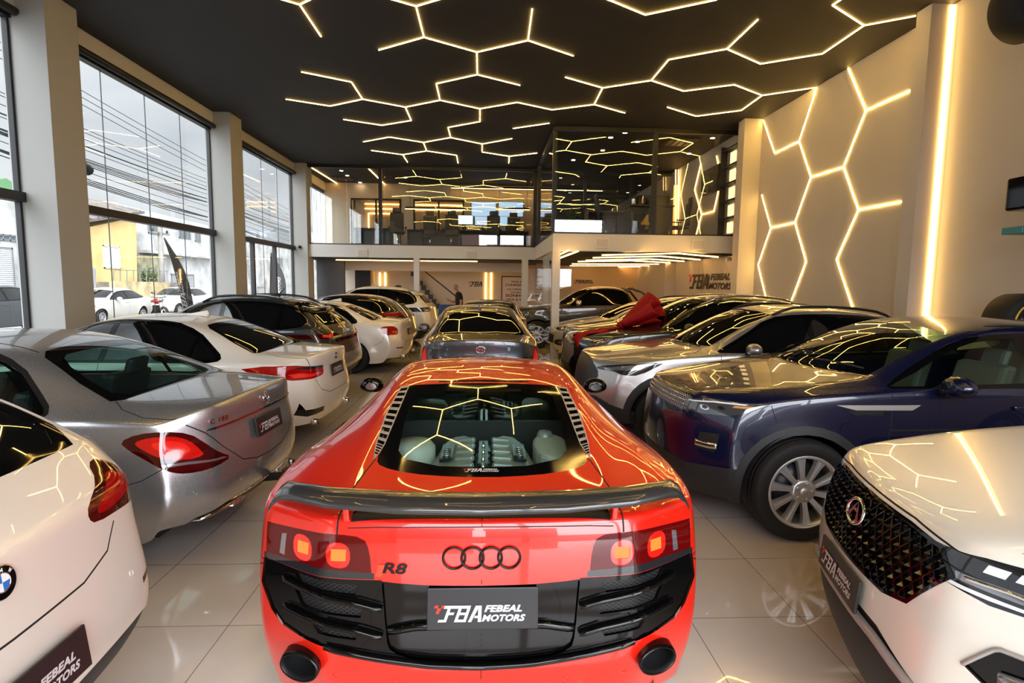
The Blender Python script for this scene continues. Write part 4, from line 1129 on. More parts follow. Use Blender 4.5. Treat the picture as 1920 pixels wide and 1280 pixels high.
    h.line([(.86,.70),(.95,.64)], 'rear', .005, {REAR, SIDE})
    h.line([(-1.99,.70),(-1.80,.70),(-1.72,.68)], 'side', .005, {SIDE, REAR})
    h.drop([(.70+.078*cos(a_)*cos(-.16)-.053*sin(a_)*sin(-.16), .345+.078*cos(a_)*sin(-.16)+.053*sin(a_)*cos(-.16)) for a_ in [2*pi*k/24 for k in range(24)]], 'rear', {REAR, SIDE}, -.1)
    h.arch(1.325, .335, .365); h.arch(-1.325, .335, .372)
    body = h.emit(root, paint('red_paint', (222,30,12), .15, .3), M_GAP)
    add_wheels(root, 2.65, .80, .335, .235, .28, 'five'); liners(root, 2.65, .86, .37)
    # slats across the side vents
    for z0, z1 in ((.640,.662),(.528,.545)):
        strip_on(h, root, 'vent_slat', M_GLOSSB, 'rear', [(.375,z0-.04),(.46,z0-.018),(.62,z0+.004),(.78,z1)], .020, .022)
    strip_on(h, root, 'apron_lip', M_GLOSSB, 'rear', [(-.60,.432),(-.39,.400),(-.19,.376),(0,.370),(.19,.376),(.39,.400),(.60,.432)], .022, .016, mirror=False)
    strip_on(h, root, 'recess_shelf', M_GLOSSB, 'rear', [(-.36,.500),(-.25,.522),(0,.532),(.25,.522),(.36,.500)], .03, .02, mirror=False, lift=-.02)
    plate(root, (-2.168, -.005, .612), (-1, 0, .12), .415, .155)
    # four linked rings and the model badge, dark chrome
    m = MB(); dk = mat('dark_chrome', (46,42,42), .2, metal=.9)
    for k in range(4):
        p, nn = h.surf('rear', .102-.068*k-.0, .808); ring_bm(m.bm, p+nn*.006, Vector((0,-1,0)), Vector((0,0,1)).cross(nn).cross(nn)*-1 if 0 else Vector((0,0,1)), Vector((-1,0,0)), .041, .0045)
    m.build('ring_badge', dk, root)
    sheet_on(h, root, 'badge', rect_fit(text_bm('R8', 1, .03, .2, extr=.0), -.046, .046, -.021, .021), [dk], 'rear', .322, .765, 1., .004, -.04)
    sl = bmesh.new(); v = [sl.verts.new(p) for p in ((-.021,-.021,0),(.0,-.021,0),(.012,.021,0),(-.009,.021,0))]; sl.faces.new(v)
    sheet_on(h, root, 'badge_slash', sl, [mat('badge_orange', (225,70,45), .4)], 'rear', .372, .755, 1.1, .004)
    # sensors
    for yy, zz in ((.33,.30),(-.33,.30),(.56,.31),(-.56,.31)):
        p, nn = h.surf('rear', yy, zz); mm2 = MB(); ring_bm(mm2.bm, p+nn*.001, Vector((0,1,0)), nn.cross(Vector((0,1,0))), nn, .011, .0012, 20, 6); mm2.build('parking_sensor', MATS['red_paint'], root)
    # exhausts
    for sg in (1, -1):
        m = MB(); bm = m.bm; n = 36
        prof = [(1.0,-.11),(1.04,-.02),(1.0,.0),(.90,-.004),(.86,-.03),(.84,-.16)]; rings = []
        for f, d in prof:
            rings.append([])
            for k in range(n):
                a = 2*pi*k/n; u, v = .083*f*cos(a), .058*f*sin(a); tl = -.16*sg
                rings[-1].append(bm.verts.new((-2.112-d+.42*u*sg, sg*.70+u*cos(tl)-v*sin(tl), .345+u*sin(tl)+v*cos(tl))))
        for i in range(len(prof)-1):
            for k in range(n):
                f = bm.faces.new((rings[i][k], rings[i][(k+1) % n], rings[i+1][(k+1) % n], rings[i+1][k])); f.smooth = True; f.material_index = 1 if i >= 3 else 0
        bm.faces.new(rings[-1]).material_index = 1
        m.build('exhaust_tip', [M_CHROME if 0 else mat('dark_chrome'), M_BLACKP], root)
    MB().box(-2.10, -1.9, -.55, .55, .15, .23).build('diffuser', M_BLACKP, root, bevel=.02)
    MB().box(-2.0, 1.9, -.72, .72, .14, .24).build('underbody', M_BLACKP, root)
    # wing
    m = MB(); st = [(0,-2.125,1.045,-2.255,1.022),(.3,-2.115,1.048,-2.245,1.025),(.55,-2.085,1.052,-2.21,1.034),(.70,-2.03,1.053,-2.155,1.042),(.75,-1.99,1.045,-2.12,1.028),(.785,-1.97,1.02,-2.10,.998),(.805,-1.965,.985,-2.085,.965)]
    st = [(-a,)+tuple(b) for a, *b in st[:0:-1]]+st; rows = []
    for yy, xf, zf, xr, zr in st:
        xm, zm = (xf+xr)/2, (zf+zr)/2
        rows.append([m.bm.verts.new(p) for p in ((xf,yy,zf-.004),(xf-.02,yy,zf+.006),(xm,yy,zm+.012),(xr+.006,yy,zr+.006),(xr,yy,zr-.014),(xm,yy,zm-.012))])
    for i in range(len(rows)-1):
        for k in range(6): m.bm.faces.new((rows[i][k], rows[i+1][k], rows[i+1][(k+1) % 6], rows[i][(k+1) % 6])).smooth = True
    m.bm.faces.new(rows[0]); m.bm.faces.new(rows[-1][::-1])
    wing = m.build('rear_wing', carbon_mat(), root)
    for sg in (1, -1): MB().obox((-2.10, sg*.505, .985), (.035,0,0), (0,.012,0), (-.01,0,.055)).build('wing_post', MATS['red_paint'], wing, bevel=.006)
    mirror_part(root, (.50,.93,.965), M_GLOSSB, M_CHROME, .10, .115, .075)
    # engine bay
    bay_m = mat('engine_bay_black', (20,21,22), .6); gm = mat('engine_cover_silver', (150,152,150), .38, metal=.35); gm2 = mat('engine_cover_grey', (172,174,168), .5)
    MB().box(-1.85, -.78, -.50, .50, .68, .70).build('engine_bay_floor', bay_m, root)
    MB().box(-.80, -.76, -.60, .60, .60, .985).build('bulkhead', bay_m, root); MB().box(-.785, -.78, -.44, .44, .985, 1.17).build('cabin_window', glass_mat('cabin_glass', (.75,.9,.85), 1.75), root)
    m = MB(); m.box(-1.84, -.80, .50, .53, .62, .93); m.box(-1.84, -.80, -.53, -.50, .62, .93); m.box(-1.86, -1.84, -.5, .5, .62, .93); m.build('engine_bay_wall', bay_m, root)
    for sg in (1, -1):
        m = MB(); to3 = lambda a, b, hh: (a, sg*(b), hh)
        m.prism(chaikin([(-1.62,.05),(-1.62,.27),(-1.30,.25),(-1.02,.21),(-.98,.07),(-1.2,.05)], 1), lambda a, b, hh: (a, sg*(b+(.04 if hh < .8 else 0)), hh-(.03 if b > .2 and hh > .8 else 0)), .72, .955)
        e = m.build('engine_cover', gm, root, bevel=.02)
        for k in range(5): MB().bar((-1.56+.11*k, sg*.045, .960), (-1.53+.11*k, sg*.14, .943), .035, .03).build('cover_rib', gm, e, bevel=.01)
        MB().obox((-1.32, sg*.185, .953), (.13,0,.002), (0,sg*.032,-.004), (0,.0,.006)).build('cover_inlay', M_GLOSSB, e)
        m = MB()
        for k in range(4): ring_bm(m.bm, Vector((-1.40+.035*k, sg*.185, .963)), Vector((1,0,0)), Vector((0,1,0)), Vector((0,0,1)), .018, .0025, 20, 6)
        m.build('cover_rings', M_CHROME, e)
    for k in range(4): MB().lathe([(0,.955),(.008,.955),(.009,.92)], 12, 'Z', (-1.5+.12*k, 0, 0)).build('engine_bolt', M_CHROME, root)
    MB().box(-1.66,-.98,-.045,.045,.72,.925).build('engine_valley', M_GLOSSB, root, bevel=.02)
    sheet = rect_fit(text_bm('V10 FSI', 1, .02), -.07, .07, -.012, .012)
    place_bm('engine_lettering', sheet, [M_CHROME], (-1.665, 0, .86), (0,-1,0), (.3,0,1), 1., root)
    m = MB(); m.lathe([(0,.30),(.09,.30),(.115,.27),(.12,.0)], 32, 'Z', (-1.28,.365,.70)); m.build('side_cover', gm2, root)
    m = MB(); m.prism(chaikin([(-1.55,-.28),(-1.10,-.25),(-1.05,-.44),(-1.45,-.47)], 2), lambda a, b, hh: (a, b, hh), .70, .985); rs = m.build('expansion_tank', gm2, root, bevel=.03)
    MB().lathe([(0,1.01),(.035,1.01),(.045,.99),(.045,.96)], 24, 'Z', (-1.12,-.34,0)).build('tank_cap', gm, rs)
    MB().box(-1.80,-1.70,-.42,.42,.86,.90).build('latch_bar', bay_m, root, bevel=.01)
    p0 = (-1.735, 0, .9965)
    sheet_on(h, root, 'window_sticker', logo_bm(), [M_LOGOW, M_LOGOR], 'top', -1.765, .085, .165, .004, -pi/2)
    # cabin
    it = mat('cabin_black', (24,24,26), .7); lin = mat('headliner', (70,74,74), .9)
    for sg in (1, -1): seat(root, .15, sg*.36, it, .36, .28)
    MB().box(.62, 1.0, -.62, .62, .55, .88).build('dashboard', it, root, bevel=.05)
    MB().box(-.78, 1.0, -.80, .80, .22, .28).build('cabin_floor', it, root)
    return root
build_r8(-.01, 4.165, 90)
def suv_spec(id, L=4.46, fx=2.24, W=.9125, H=1.62, belt=1.05, hood=1.10, nose=.97, **kw):
    """tall five-door body; x of the nose fx, tail fx-L"""
    rx = fx-L; b = belt; k = W/.9125; top = H
    sp = dict(id=id, t=(.07,.27,.52,.80,1.0), dy=(.012,.022,.02,.0,-.05), sill=.24, sill_f=.24, sill_r=.36, glass=(2,6), sup=(.15,.13,.14),
      top=[(fx-.14,nose, fx-.22,.52*k,nose, fx-.50,.765*k,nose-.05,.35), (fx-.70,hood-.03, fx-.74,.66*k,hood-.05, fx-.90,.865*k,(nose+belt)/2-.0),
           (1.00,hood+.035, .74,.715*k,hood+.045, .72,.885*k,b-.01,.75), (.20,top-.04, .03,.61*k,top-.08, .0,.90*k,b+.015),
           (-.55,top, -.58,.63*k,top-.045, -.55,.905*k,b+.03), (rx+.68,top-.06, rx+.72,.61*k,top-.10, rx+.80,.89*k,b+.06),
           (rx+.24,b+.12, rx+.28,.68*k,b+.11, rx+.40,.85*k,b+.08,.5), (rx+.10,b-.02, rx+.15,.69*k,b-.03, rx+.31,.83*k,b-.02,.3)],
      front=((.05,1.0),(.10,1.03),(.12,1.04),(.12,1.03),(.03,.98)), rear=((-.02,1.02),(-.03,1.06),(-.08,1.08),(-.10,1.08),(.0,1.0)),
      flare=((1.33,.35,.38,.018,.1),(-1.33,.35,.38,.018,.1)))
    sp.update(kw); return sp
EVQ = suv_spec('evoque', 4.355, 2.19, .95, 1.605, 1.10, 1.13, 1.02)
def suv_windows(h, sp, L, fx, W, H, b, tint=None, trim=None, front=True, rear=True, d_pillar=0., quarter=True):
    rx = fx-L; k = W/.9125; tint = tint or M_TINT
    out = chaikin([(.76,b+.012),(.42,b+.19),(.07,H-.155),(-.25,H-.112),(-.8,H-.105),(rx+1.0,H-.13),(rx+.66+d_pillar,H-.20),(rx+.47+d_pillar,b+.19),(rx+.60+d_pillar,b+.07),(-.6,b+.03)], 1, sharp=(0,))
    cuts = [('side_window', -.33, .72), ('side_window', -1.22, -.40)]
    if quarter: cuts.append(('quarter_window', -3., -1.28))
    side_glass(h, out, cuts, trim, tint)
    if front: h.take([(-.05,b+.085),(.45,b+.065),(.66*k,b+.05),(.565*k,H-.125),(.3,H-.09),(-.05,H-.08)], 'front', 'windscreen', tint, {WIND, RAIL, ROOF}, off=-.003)
    if rear:
        h.take([(-.05,b+.14),(.50*k,b+.14),(.55*k,b+.18),(.48*k,H-.18),(.3,H-.15),(-.05,H-.145)], 'rear', 'rear_window', tint, {BACK, RAIL, ROOF, DECK}, off=-.003)
        h.take([(-.05,b+.115),(.57*k,b+.115),(.61*k,b+.18),(.53*k,H-.15),(.3,H-.125),(-.05,H-.12)], 'rear', 'rear_window_border', M_GLOSSB, {BACK, RAIL, ROOF, DECK}, off=-.001)
def roof_rails(root, h, W, H, x0, x1, mt, dz=0.):
    k = W/.9125
    for sg in (1, -1):
        pts = []
        for i in range(13):
            t = i/12; x = x0+(x1-x0)*t; p, n = h.surf('top', x, .56*k); lift = .045*min(1, t*8, (1-t)*8)
            pts.append((x, sg*.575*k, p.z-.006+lift))
        MB().tube(pts, .017, 8).build('roof_rail', mt, root)
def wiper(h, root, view, a, b, name='wiper'):
    p, n = h.surf(view, *a); q, n2 = h.surf(view, *b)
    MB().tube([p+n*.012, p.lerp(q,.5)+(n+n2)*.012, q+n2*.014], .007, 6).build(name, M_BLACKP, root)
M_LENSE = mat('grey_lens', (88,90,94), .06, metal=.5, coat=1.)
def build_evoque(x, y, yaw):
    L, fx, W, H, b = 4.355, 2.19, .95, 1.605, 1.10
    root = car('navy_suv', 'dark navy low-roofed SUV with silver ten-spoke wheels and black wheel arch trim', 'car', x, y, yaw); h = Hull(EVQ, 4)
    suv_windows(h, EVQ, L, fx, W, H, b, M_GREENG, None)
    pt = paint('navy_paint', (9,17,50), .2, .26)
    clad = mat('arch_plastic', (34,34,37), .55)
    # head lamp wrapping the corner, grille, fog lamp, vent
    ring_ = lambda cx, cz, r_: [(cx+r_*cos(2*pi*k/16), cz+r_*.8*sin(2*pi*k/16)) for k in range(16)]
    for cx, cz, r_ in ((1.955,.918,.026),(1.86,.928,.022)): h.take(ring_(cx, cz, r_*.6), 'side', 'lamp_bulb', M_LENSD, face=.0, off=-.002); h.take(ring_(cx, cz, r_), 'side', 'lamp_projector', M_CHROME, face=.0, off=-.001)
    h.take([(1.64,.962),(1.78,.953),(1.80,.940),(1.70,.942)], 'side', 'turn_light', mat('amber_lens', (205,150,90), .1, coat=1.), face=.0)
    h.take([(1.70,.972),(1.90,.968),(2.03,.952),(2.03,.944),(1.90,.958),(1.72,.962)], 'side', 'day_light', mat('bright_lens', (232,234,238), .12, coat=1.), face=.0)
    h.take(chaikin([(1.585,.985),(1.76,.978),(1.889,.982),(2.0,.970),(2.06,.93),(2.05,.872),(1.934,.870),(1.805,.882),(1.68,.93)],1,sharp=(0,)), 'side', 'head_lamp', M_LENSE, face=.0, thick=.01)
    h.take(chaikin([(-.05,.875),(.50,.87),(.53,.95),(.45,.985),(-.05,.995)],0), 'front', 'grille', mesh_mat('chrome_mesh', 30., line=(190,190,192)), {FRONT, HOOD}, off=-.008, thick=.01)
    h.take(chaikin([(2.03,.61),(1.995,.738),(1.883,.745),(1.90,.63),(1.915,.60)],0), 'side', 'fog_lamp_bezel', M_BLACKP, face=.0, off=-.006)
    h.take([(1.133,.998),(.54,1.006),(.60,.968),(1.0,.965)], 'side', 'vent_blade', mat('satin_silver', (176,172,170), .35, metal=.5), {SIDE, SHOULD}, off=.006, thick=.01)
    h.take([(1.06,.964),(.78,.962),(.80,.93),(1.0,.928)], 'side', 'side_vent', mesh_mat('fine_mesh', 110.), {SIDE, SHOULD}, off=-.006)
    h.line([(.74,1.10),(.745,.85),(.80,.45),(.84,.30)], 'side', .006, {SIDE, SHOULD}); h.line([(-.36,1.10),(-.36,.30)], 'side', .006, {SIDE, SHOULD})
    h.line([(1.87,.47),(1.70,.60),(1.513,.68),(1.1,.80),(.75,.868)], 'top', .006, {HOOD, SHOULD, RAIL, WIND})
    h.line([(1.56,.975),(1.53,.86)], 'side', .005, {SIDE}); h.line([(2.1,.80),(2.0,.80)], 'side', .004, {FRONT})
    h.line([(.74,.825),(-1.9,.86)], 'side', .012, {SIDE})
    h.arch(1.33, .37, .415, clad, .062); h.arch(-1.33, .37, .415, clad, .062)
    h.take([(2.3,.20),(2.3,.50),(2.05,.485),(1.80,.505),(1.70,.50),(1.70,.20)], 'side', 'front_skirt', clad, {FRONT, SIDE}, face=-.4)
    h.take([(-1.0,.2),(1.0,.2),(.95,.34),(-.95,.34)], 'side', 'sill_trim', clad, {SIDE}, face=-.4)
    h.emit(root, pt, M_GAP, {})
    strip_on(h, root, 'fog_lamp', M_CHROME, 'side', [(2.02,.655),(1.95,.648),(1.90,.652)], .05, .012)
    for k in range(3): strip_on(h, root, 'grille_bar', M_CHROME, 'front', [(-.46,.905+.03*k),(0,.912+.03*k),(.46,.905+.03*k)], .008, .008, mirror=False)
    sheet_on(h, root, 'hood_lettering', rect_fit(text_bm('RANGE ROVER', 1, .02, spacing=1.7), -.30, .30, -.014, .014), [mat('satin_silver', ()) if 0 else M_CHROME], 'front', 0, 1.03, 1., .003)
    mirror_part(root, (.36,1.035,1.145), pt, None, .155, .135, .085)
    add_wheels(root, 2.66, .825, .372, .268, .24, 'ten'); liners(root, 2.66, .90, .415)
    MB().box(-1.9, 1.65, -.68, .68, .28, .36).build('underbody', M_BLACKP, root)
    cabin(root, mat('tan_leather', (120,108,96), .55), ((.05,.40),(-.95,.40)), .52, .78, -1.9, .95, 1.06)
    wiper(h, root, 'top', (.86,.10), (.74,.60)); wiper(h, root, 'top', (.88,-.5), (.78,.0))
    handle_part(root, -.22, .945, .985, pt)
    return root
def build_ccross(x, y, yaw):
    L, fx, W, H, b = 4.46, 2.24, .9125, 1.62, 1.06
    root = car('silver_suv', 'silver compact SUV with dark wheel arch trim, between the navy and the black SUV', 'car', x, y, yaw); h = Hull(CCR, 4)
    suv_windows(h, CCR, L, fx, W, H, b, M_TINT, M_CHROME if 0 else None)
    pt = paint('warm_silver_paint', (182,178,175), .75, .28); clad = mat('arch_plastic')
    h.take(chaikin([(1.44,.945),(1.62,.925),(1.84,.895),(1.98,.87),(1.97,.845),(1.80,.855),(1.60,.87)],0), 'side', 'lamp_light_bar', M_LENS, face=.0)
    h.take(chaikin([(1.36,.95),(1.44,.962),(1.62,.94),(1.84,.915),(2.05,.875),(2.05,.84),(1.90,.84),(1.80,.80),(1.62,.805)],1,sharp=(0,)), 'side', 'head_lamp', M_LENSD, face=.0, thick=.01)
    h.take(chaikin([(-.05,.60),(.42,.60),(.58,.66),(.60,.80),(.50,.90),(.30,.955),(-.05,.965)],1,sharp=(0,6)), 'front', 'grille', mesh_mat('grille_mesh', 26., line=(90,90,92)), {FRONT, HOOD}, off=-.01, thick=.01)
    h.take([(2.3,.20),(2.3,.56),(2.06,.53),(1.93,.46),(1.75,.41),(1.62,.375),(1.62,.20)], 'side', 'front_skirt', clad, {FRONT, SIDE}, face=-.4)
    h.arch(1.32, .345, .39, clad, .085); h.arch(-1.32, .345, .39, clad, .085)
    h.take([(-1.0,.2),(1.0,.2),(.92,.36),(-.92,.36)], 'side', 'sill_trim', clad, {SIDE}, face=-.4)
    h.line([(.715,1.06),(.72,.8),(.80,.36)], 'side', .006, {SIDE, SHOULD}); h.line([(-.36,1.06),(-.36,.36)], 'side', .006, {SIDE, SHOULD})
    h.line([(1.98,.56),(1.7,.66),(1.4,.755),(1.0,.80),(.86,.70)], 'top', .006, {HOOD, SHOULD})
    h.emit(root, pt, M_GAP)
    roof_rails(root, h, W, H, .0, -1.5, M_BLACK)
    mirror_part(root, (.40,1.0,1.125), pt, None, .14, .125, .078)
    wiper(h, root, 'top', (.98,.10), (.86,.62)); wiper(h, root, 'top', (1.0,-.5), (.92,.0))
    add_wheels(root, 2.64, .79, .345, .228, .22, 'fan', M_RIM); liners(root, 2.64, .86, .39)
    MB().box(-1.9, 1.65, -.68, .68, .28, .36).build('underbody', M_BLACKP, root)
    handle_part(root, -.20, .905, .96, pt)
    return root
def build_wsuv(x, y, yaw):
    L, fx, W, H, b = 4.6, 2.30, .93, 1.68, 1.12
    root = car('white_suv', 'pearl white SUV with a wide black diamond grille, its front corner nearest the viewer', 'car', x, y, yaw); h = Hull(WSUV, 4)
    suv_windows(h, WSUV, L, fx, W, H, b)
    pt = paint('pearl_white_paint', (228,224,214), .1, .3)
    # grille: flared hexagon; the studs are built on it
    G = [(-.06,.745),(.30,.745),(.42,.775),(.53,.935),(.46,1.0),(.30,1.015),(-.06,1.02)]
    gr = h.take(chaikin(inset(G, .012), 0), 'front', 'grille', M_GLOSSB, {FRONT, HOOD, SIDE}, off=-.012, thick=.01)
    h.take(G, 'front', 'grille_frame', M_GLOSSB, {FRONT, HOOD, SIDE}, off=.002, thick=.01)
    for y_, z_ in ((.585,.990),(.635,.992)): h.take([(y_-.018,z_-.012),(y_+.018,z_-.012),(y_+.018,z_+.012),(y_-.018,z_+.012)], 'front', 'lamp_cell', mat('bright_lens'), face=-.1)
    h.take([(.50,.925),(.62,.918),(.72,.915),(.72,.908),(.60,.908),(.50,.915)], 'front', 'turn_light', mat('bright_lens'), face=-.1)
    h.take(chaikin([(.52,.955),(.62,.955),(.72,.945),(.71,.925),(.60,.93),(.53,.935)],0), 'front', 'day_light', M_LENS, face=-.1)
    h.take(chaikin([(.55,.975),(.63,.985),(.70,.985),(.69,.965),(.60,.963),(.55,.962)],0), 'front', 'lamp_projector', M_LENSD, face=-.1)
    h.take(chaikin([(1.62,1.045),(1.85,1.03),(2.07,1.018),(2.16,1.0),(2.16,.915),(2.08,.895),(1.90,.905),(1.72,.95)],0), 'side', 'head_lamp', M_LENSD, {SIDE, FRONT, HOOD, SHOULD}, face=-.05, thick=.012)
    h.take(chaikin([(.60,.70),(.64,.79),(.86,.80),(.92,.72),(.88,.60),(.70,.62)],0), 'front', 'fog_lamp_bezel', M_GLOSSB, face=-.1, off=-.012)
    h.take([(-.06,.20),(.95,.20),(.95,.42),(.62,.47),(.52,.54),(.30,.62),(-.06,.64)], 'front', 'front_skirt', M_BLACKP, {FRONT, SIDE}, off=-.01, face=-.3)
    clad = mat('arch_plastic'); h.arch(1.34, .36, .40, clad, .05); h.arch(-1.34, .36, .40, clad, .05)
    h.line([(-.02,1.032),(.30,1.028),(.46,1.012),(.54,1.0)], 'front', .006, {FRONT, HOOD}); h.line([(2.05,.56),(1.7,.70),(1.3,.80),(.9,.85)], 'top', .006, {HOOD, SHOULD})
    h.line([(.74,1.10),(.80,.36)], 'side', .006, {SIDE, SHOULD}); h.line([(-.36,1.1),(-.36,.36)], 'side', .006, {SIDE, SHOULD})
    h.emit(root, pt, M_GAP)
    grille = gr['obj'][0]
    # diamond lattice with a stud in every cell
    m = MB(); m2 = MB(); ch = mat('smoked_chrome', (92,92,96), .18, metal=.9)
    dy, dz = .052, .036; poly = [(-p[0], p[1]) for p in G[1:6]][::-1]+G[1:6]; poly = inset(poly, .014)
    for r in range(-1, 9):
        for c in range(-12, 13):
            yy = (c+(r % 2)*.5)*dy; zz = .742+r*dz
            if not pin((yy, zz), poly): continue
            p, n = h.surf('front', yy, zz); p = p-n*.010
            u = Vector((0,1,0)); v = n.cross(u)*-1 if n.cross(u).z < 0 else n.cross(u); sc = .75+.25*min(1, abs(r-8)/8)
            # stud: small faceted drop
            a = [m2.bm.verts.new(p+u*(du*.017*sc)+v*(dv*.013*sc)+n*hh) for du, dv, hh in ((-1,0,.0),(0,-1.1,.0),(1,0,.0),(0,1.0,.0))]; t = m2.bm.verts.new(p-v*.003+n*.016)
            for i in range(4): m2.bm.faces.new((a[i], a[(i+1) % 4], t))
            for du, dv in ((.5,1.),(-.5,1.)):      # web to the two upper neighbours
                y2, z2 = yy+du*dy, zz+dv*dz
                a0 = Vector((yy+(-du)*dy*.5*0+dy*.5*(1 if du > 0 else -1), zz)); b0 = Vector((yy, zz+dz))
                if pin((a0.x, a0.y), poly) or pin((b0.x, b0.y), poly):
                    pa, na = h.surf('front', a0.x, a0.y); pb, nb = h.surf('front', b0.x, b0.y); m.bar(pa-na*.006, pb-nb*.006, .004, .012, na)
            for du in (1, -1):
                a0 = Vector((yy+du*dy*.5, zz)); b0 = Vector((yy, zz-dz))
                pa, na = h.surf('front', a0.x, a0.y); pb, nb = h.surf('front', b0.x, b0.y)
                if pin((b0.x, b0.y), poly) or pin((a0.x, a0.y), poly): m.bar(pa-na*.006, pb-nb*.006, .004, .012, na)
    m.build('grille_lattice', M_GLOSSB, grille); m2.build('grille_studs', ch, grille)
    # oval badge with a pointed mark
    p, n = h.surf('front', .005, .925); u = Vector((0,1,0)); v = Vector((0,0,1)); v = (v-n*v.dot(n)).normalized(); m = MB()
    rings = []
    for k in range(40):
        a = 2*pi*k/40; c = u*(.072*cos(a))+v*(.048*sin(a)); d = (u*cos(a)+v*sin(a)).normalized(); rings.append([m.bm.verts.new(p+n*.008+c+d*(.008*cos(2*pi*q/8))+n*(.007*sin(2*pi*q/8))) for q in range(8)])
    for k in range(40):
        for q in range(8): m.bm.faces.new((rings[k][q], rings[(k+1) % 40][q], rings[(k+1) % 40][(q+1) % 8], rings[k][(q+1) % 8])).smooth = True
    for pts in ([(-.052,-.026),(0,.042),(-.028,-.03)], [(.052,-.026),(.028,-.03),(0,.042)], [(-.03,-.004),(0,.014),(.03,-.004),(0,.002)]):
        m.bm.faces.new([m.bm.verts.new(p+n*.012+u*a+v*b2) for a, b2 in pts])
    m.build('badge', M_CHROME, root)
    plate(root, (2.276, .0, .665), (1, 0, .1), .42, .13)
    for zz, mt in ((.60, M_CHROME if 0 else mat('satin_silver')),): strip_on(h, root, 'skirt_trim', mt, 'front', [(-.55,.52),(-.30,.575),(0,.59),(.30,.575),(.55,.52)], .03, .02, mirror=False)
    m = MB(); 
    strip_on(h, root, 'fog_lamp', M_LENS, 'front', [(.66,.70),(.74,.715),(.84,.71)], .05, .02)
    strip_on(h, root, 'fog_lamp_trim', mat('satin_silver'), 'front', [(.60,.70),(.645,.79),(.86,.80)], .014, .012)
    strip_on(h, root, 'lamp_bar', M_CHROME, 'front', [(.545,.945),(.62,.948),(.70,.940)], .012, .008)
    mirror_part(root, (.42,1.03,1.17), pt, None, .14, .13, .08)
    add_wheels(root, 2.68, .80, .36, .25, .235, 'five'); liners(root, 2.68, .88, .40)
    MB().box(-1.9, 1.65, -.68, .68, .28, .36).build('underbody', M_BLACKP, root)
    return root
def build_xsuv(x, y, yaw):
    L, fx, W, H, b = 4.67, 2.35, .94, 1.62, 1.08
    root = car('white_coupe_suv', 'white SUV with round blue and white badge, nearest car on the window side', 'car', x, y, yaw); h = Hull(XSUV, 4)
    suv_windows(h, XSUV, L, fx, W, H, b)
    pt = paint('pearl_paint', (222,214,206), .12, .3)
    h.take(chaikin([(.60,1.095),(.70,1.04),(.72,1.0),(.56,.975),(.45,.975),(.44,1.0),(.54,1.05)],2), 'rear', 'lamp_glow', M_RED, face=-.1)
    h.take(chaikin([(.555,1.13),(.62,1.135),(.72,1.06),(.80,.97),(.78,.935),(.60,.945),(.42,.955),(.385,.985),(.40,1.03),(.52,1.08)],1), 'rear', 'tail_lamp', M_REDD, face=-.1, thick=.012)
    h.line([(-.05,.795),(.30,.80),(.45,.84),(.52,.92)], 'rear', .007, {REAR, DECK})
    h.take([(.62,.62),(.75,.66),(.75,.68),(.62,.645)], 'rear', 'reflector', M_REDD, face=-.1)
    h.take([(-.05,.2),(.95,.2),(.95,.46),(.60,.52),(-.05,.50)], 'rear', 'lower_valance', M_BLACKP, {REAR, SIDE}, off=-.01, face=-.3)
    clad = M_BLACKP; h.arch(1.33, .36, .41); h.arch(-1.33, .36, .41)
    h.emit(root, pt, M_GAP)
    p, nn = h.surf('rear', 0, .965); roundel(root, p+nn*.005, nn, .046)
    plate(root, (-2.312, 0, .64), (-1, 0, .12), .42, .14)
    wiper(h, root, 'rear', (-.25,1.24), (.1,1.20))
    for sg in (1, -1):
        m = MB(); m.obox((-2.10, sg*.56, .38), (.05,0,0), (0,.075,0), (0,0,.04)); m.build('exhaust_tip', M_GLOSSB, root, bevel=.02)
    strip_on(h, root, 'tailgate_spoiler', M_GLOSSB, 'top', [(-1.70,.55),(-1.74,.3),(-1.76,0),(-1.74,-.3),(-1.70,-.55)], .10, .03, mirror=False)
    sensor(h, root, 'rear', [(.55,.70)], pt)
    add_wheels(root, 2.66, .81, .36, .25, .26, 'five'); liners(root, 2.66, .88, .41)
    MB().box(-1.9, 1.65, -.68, .68, .28, .36).build('underbody', M_BLACKP, root)
    return root
DONE = {'r8','merc','g20','f30','evq','ccr','wsuv','bmwx'}
def scaled(sp, ax=1., ay=1., az=1., **kw):
    sp = dict(sp); T = []
    for st in sp['top']:
        v = list(st); 
        for i in (0,2,5): v[i] *= ax
        for i in (3,6): v[i] *= ay
        for i in (1,4,7): v[i] *= az
        T.append(tuple(v))
    sp['top'] = T; sp.update(kw); return sp
SED = sedan_spec()
G20 = scaled(SED, 1.0, 1.005, .995, id='g20'); F30 = scaled(SED, .985, 1.0, .99, id='f30')
CITY = scaled(SED, .965, .965, 1.025, id='city')
XSUV = suv_spec('xsuv', 4.67, 2.35, .91, 1.62, 1.08, 1.10, .98, rcorner=(.02,.10,.20,.22,.16), rear=((-.02,1.0),(-.03,1.0),(-.07,1.0),(-.09,.99),(.0,.95)))
DARK5 = suv_spec('dark5', 4.3, 2.15, .90, 1.62, 1.04, 1.05, .95)
DARK7 = suv_spec('dark7', 4.5, 2.3, .90, 1.55, 1.0, 1.0, .9)
DISC = suv_spec('disc', 4.6, 2.3, .95, 1.74, 1.12, 1.15, 1.05)
CCR = suv_spec('ccross', 4.46, 2.24, .9125, 1.62, 1.06, 1.08, .97)
BOW = suv_spec('bow', 4.5, 2.25, .92, 1.70, 1.12, 1.12, 1.0)
FORD = suv_spec('ford', 4.36, 2.2, .91, 1.47, .96, .98, .82)
WSUV = suv_spec('wsuv', 4.6, 2.30, .93, 1.68, 1.12, 1.20, 1.06)
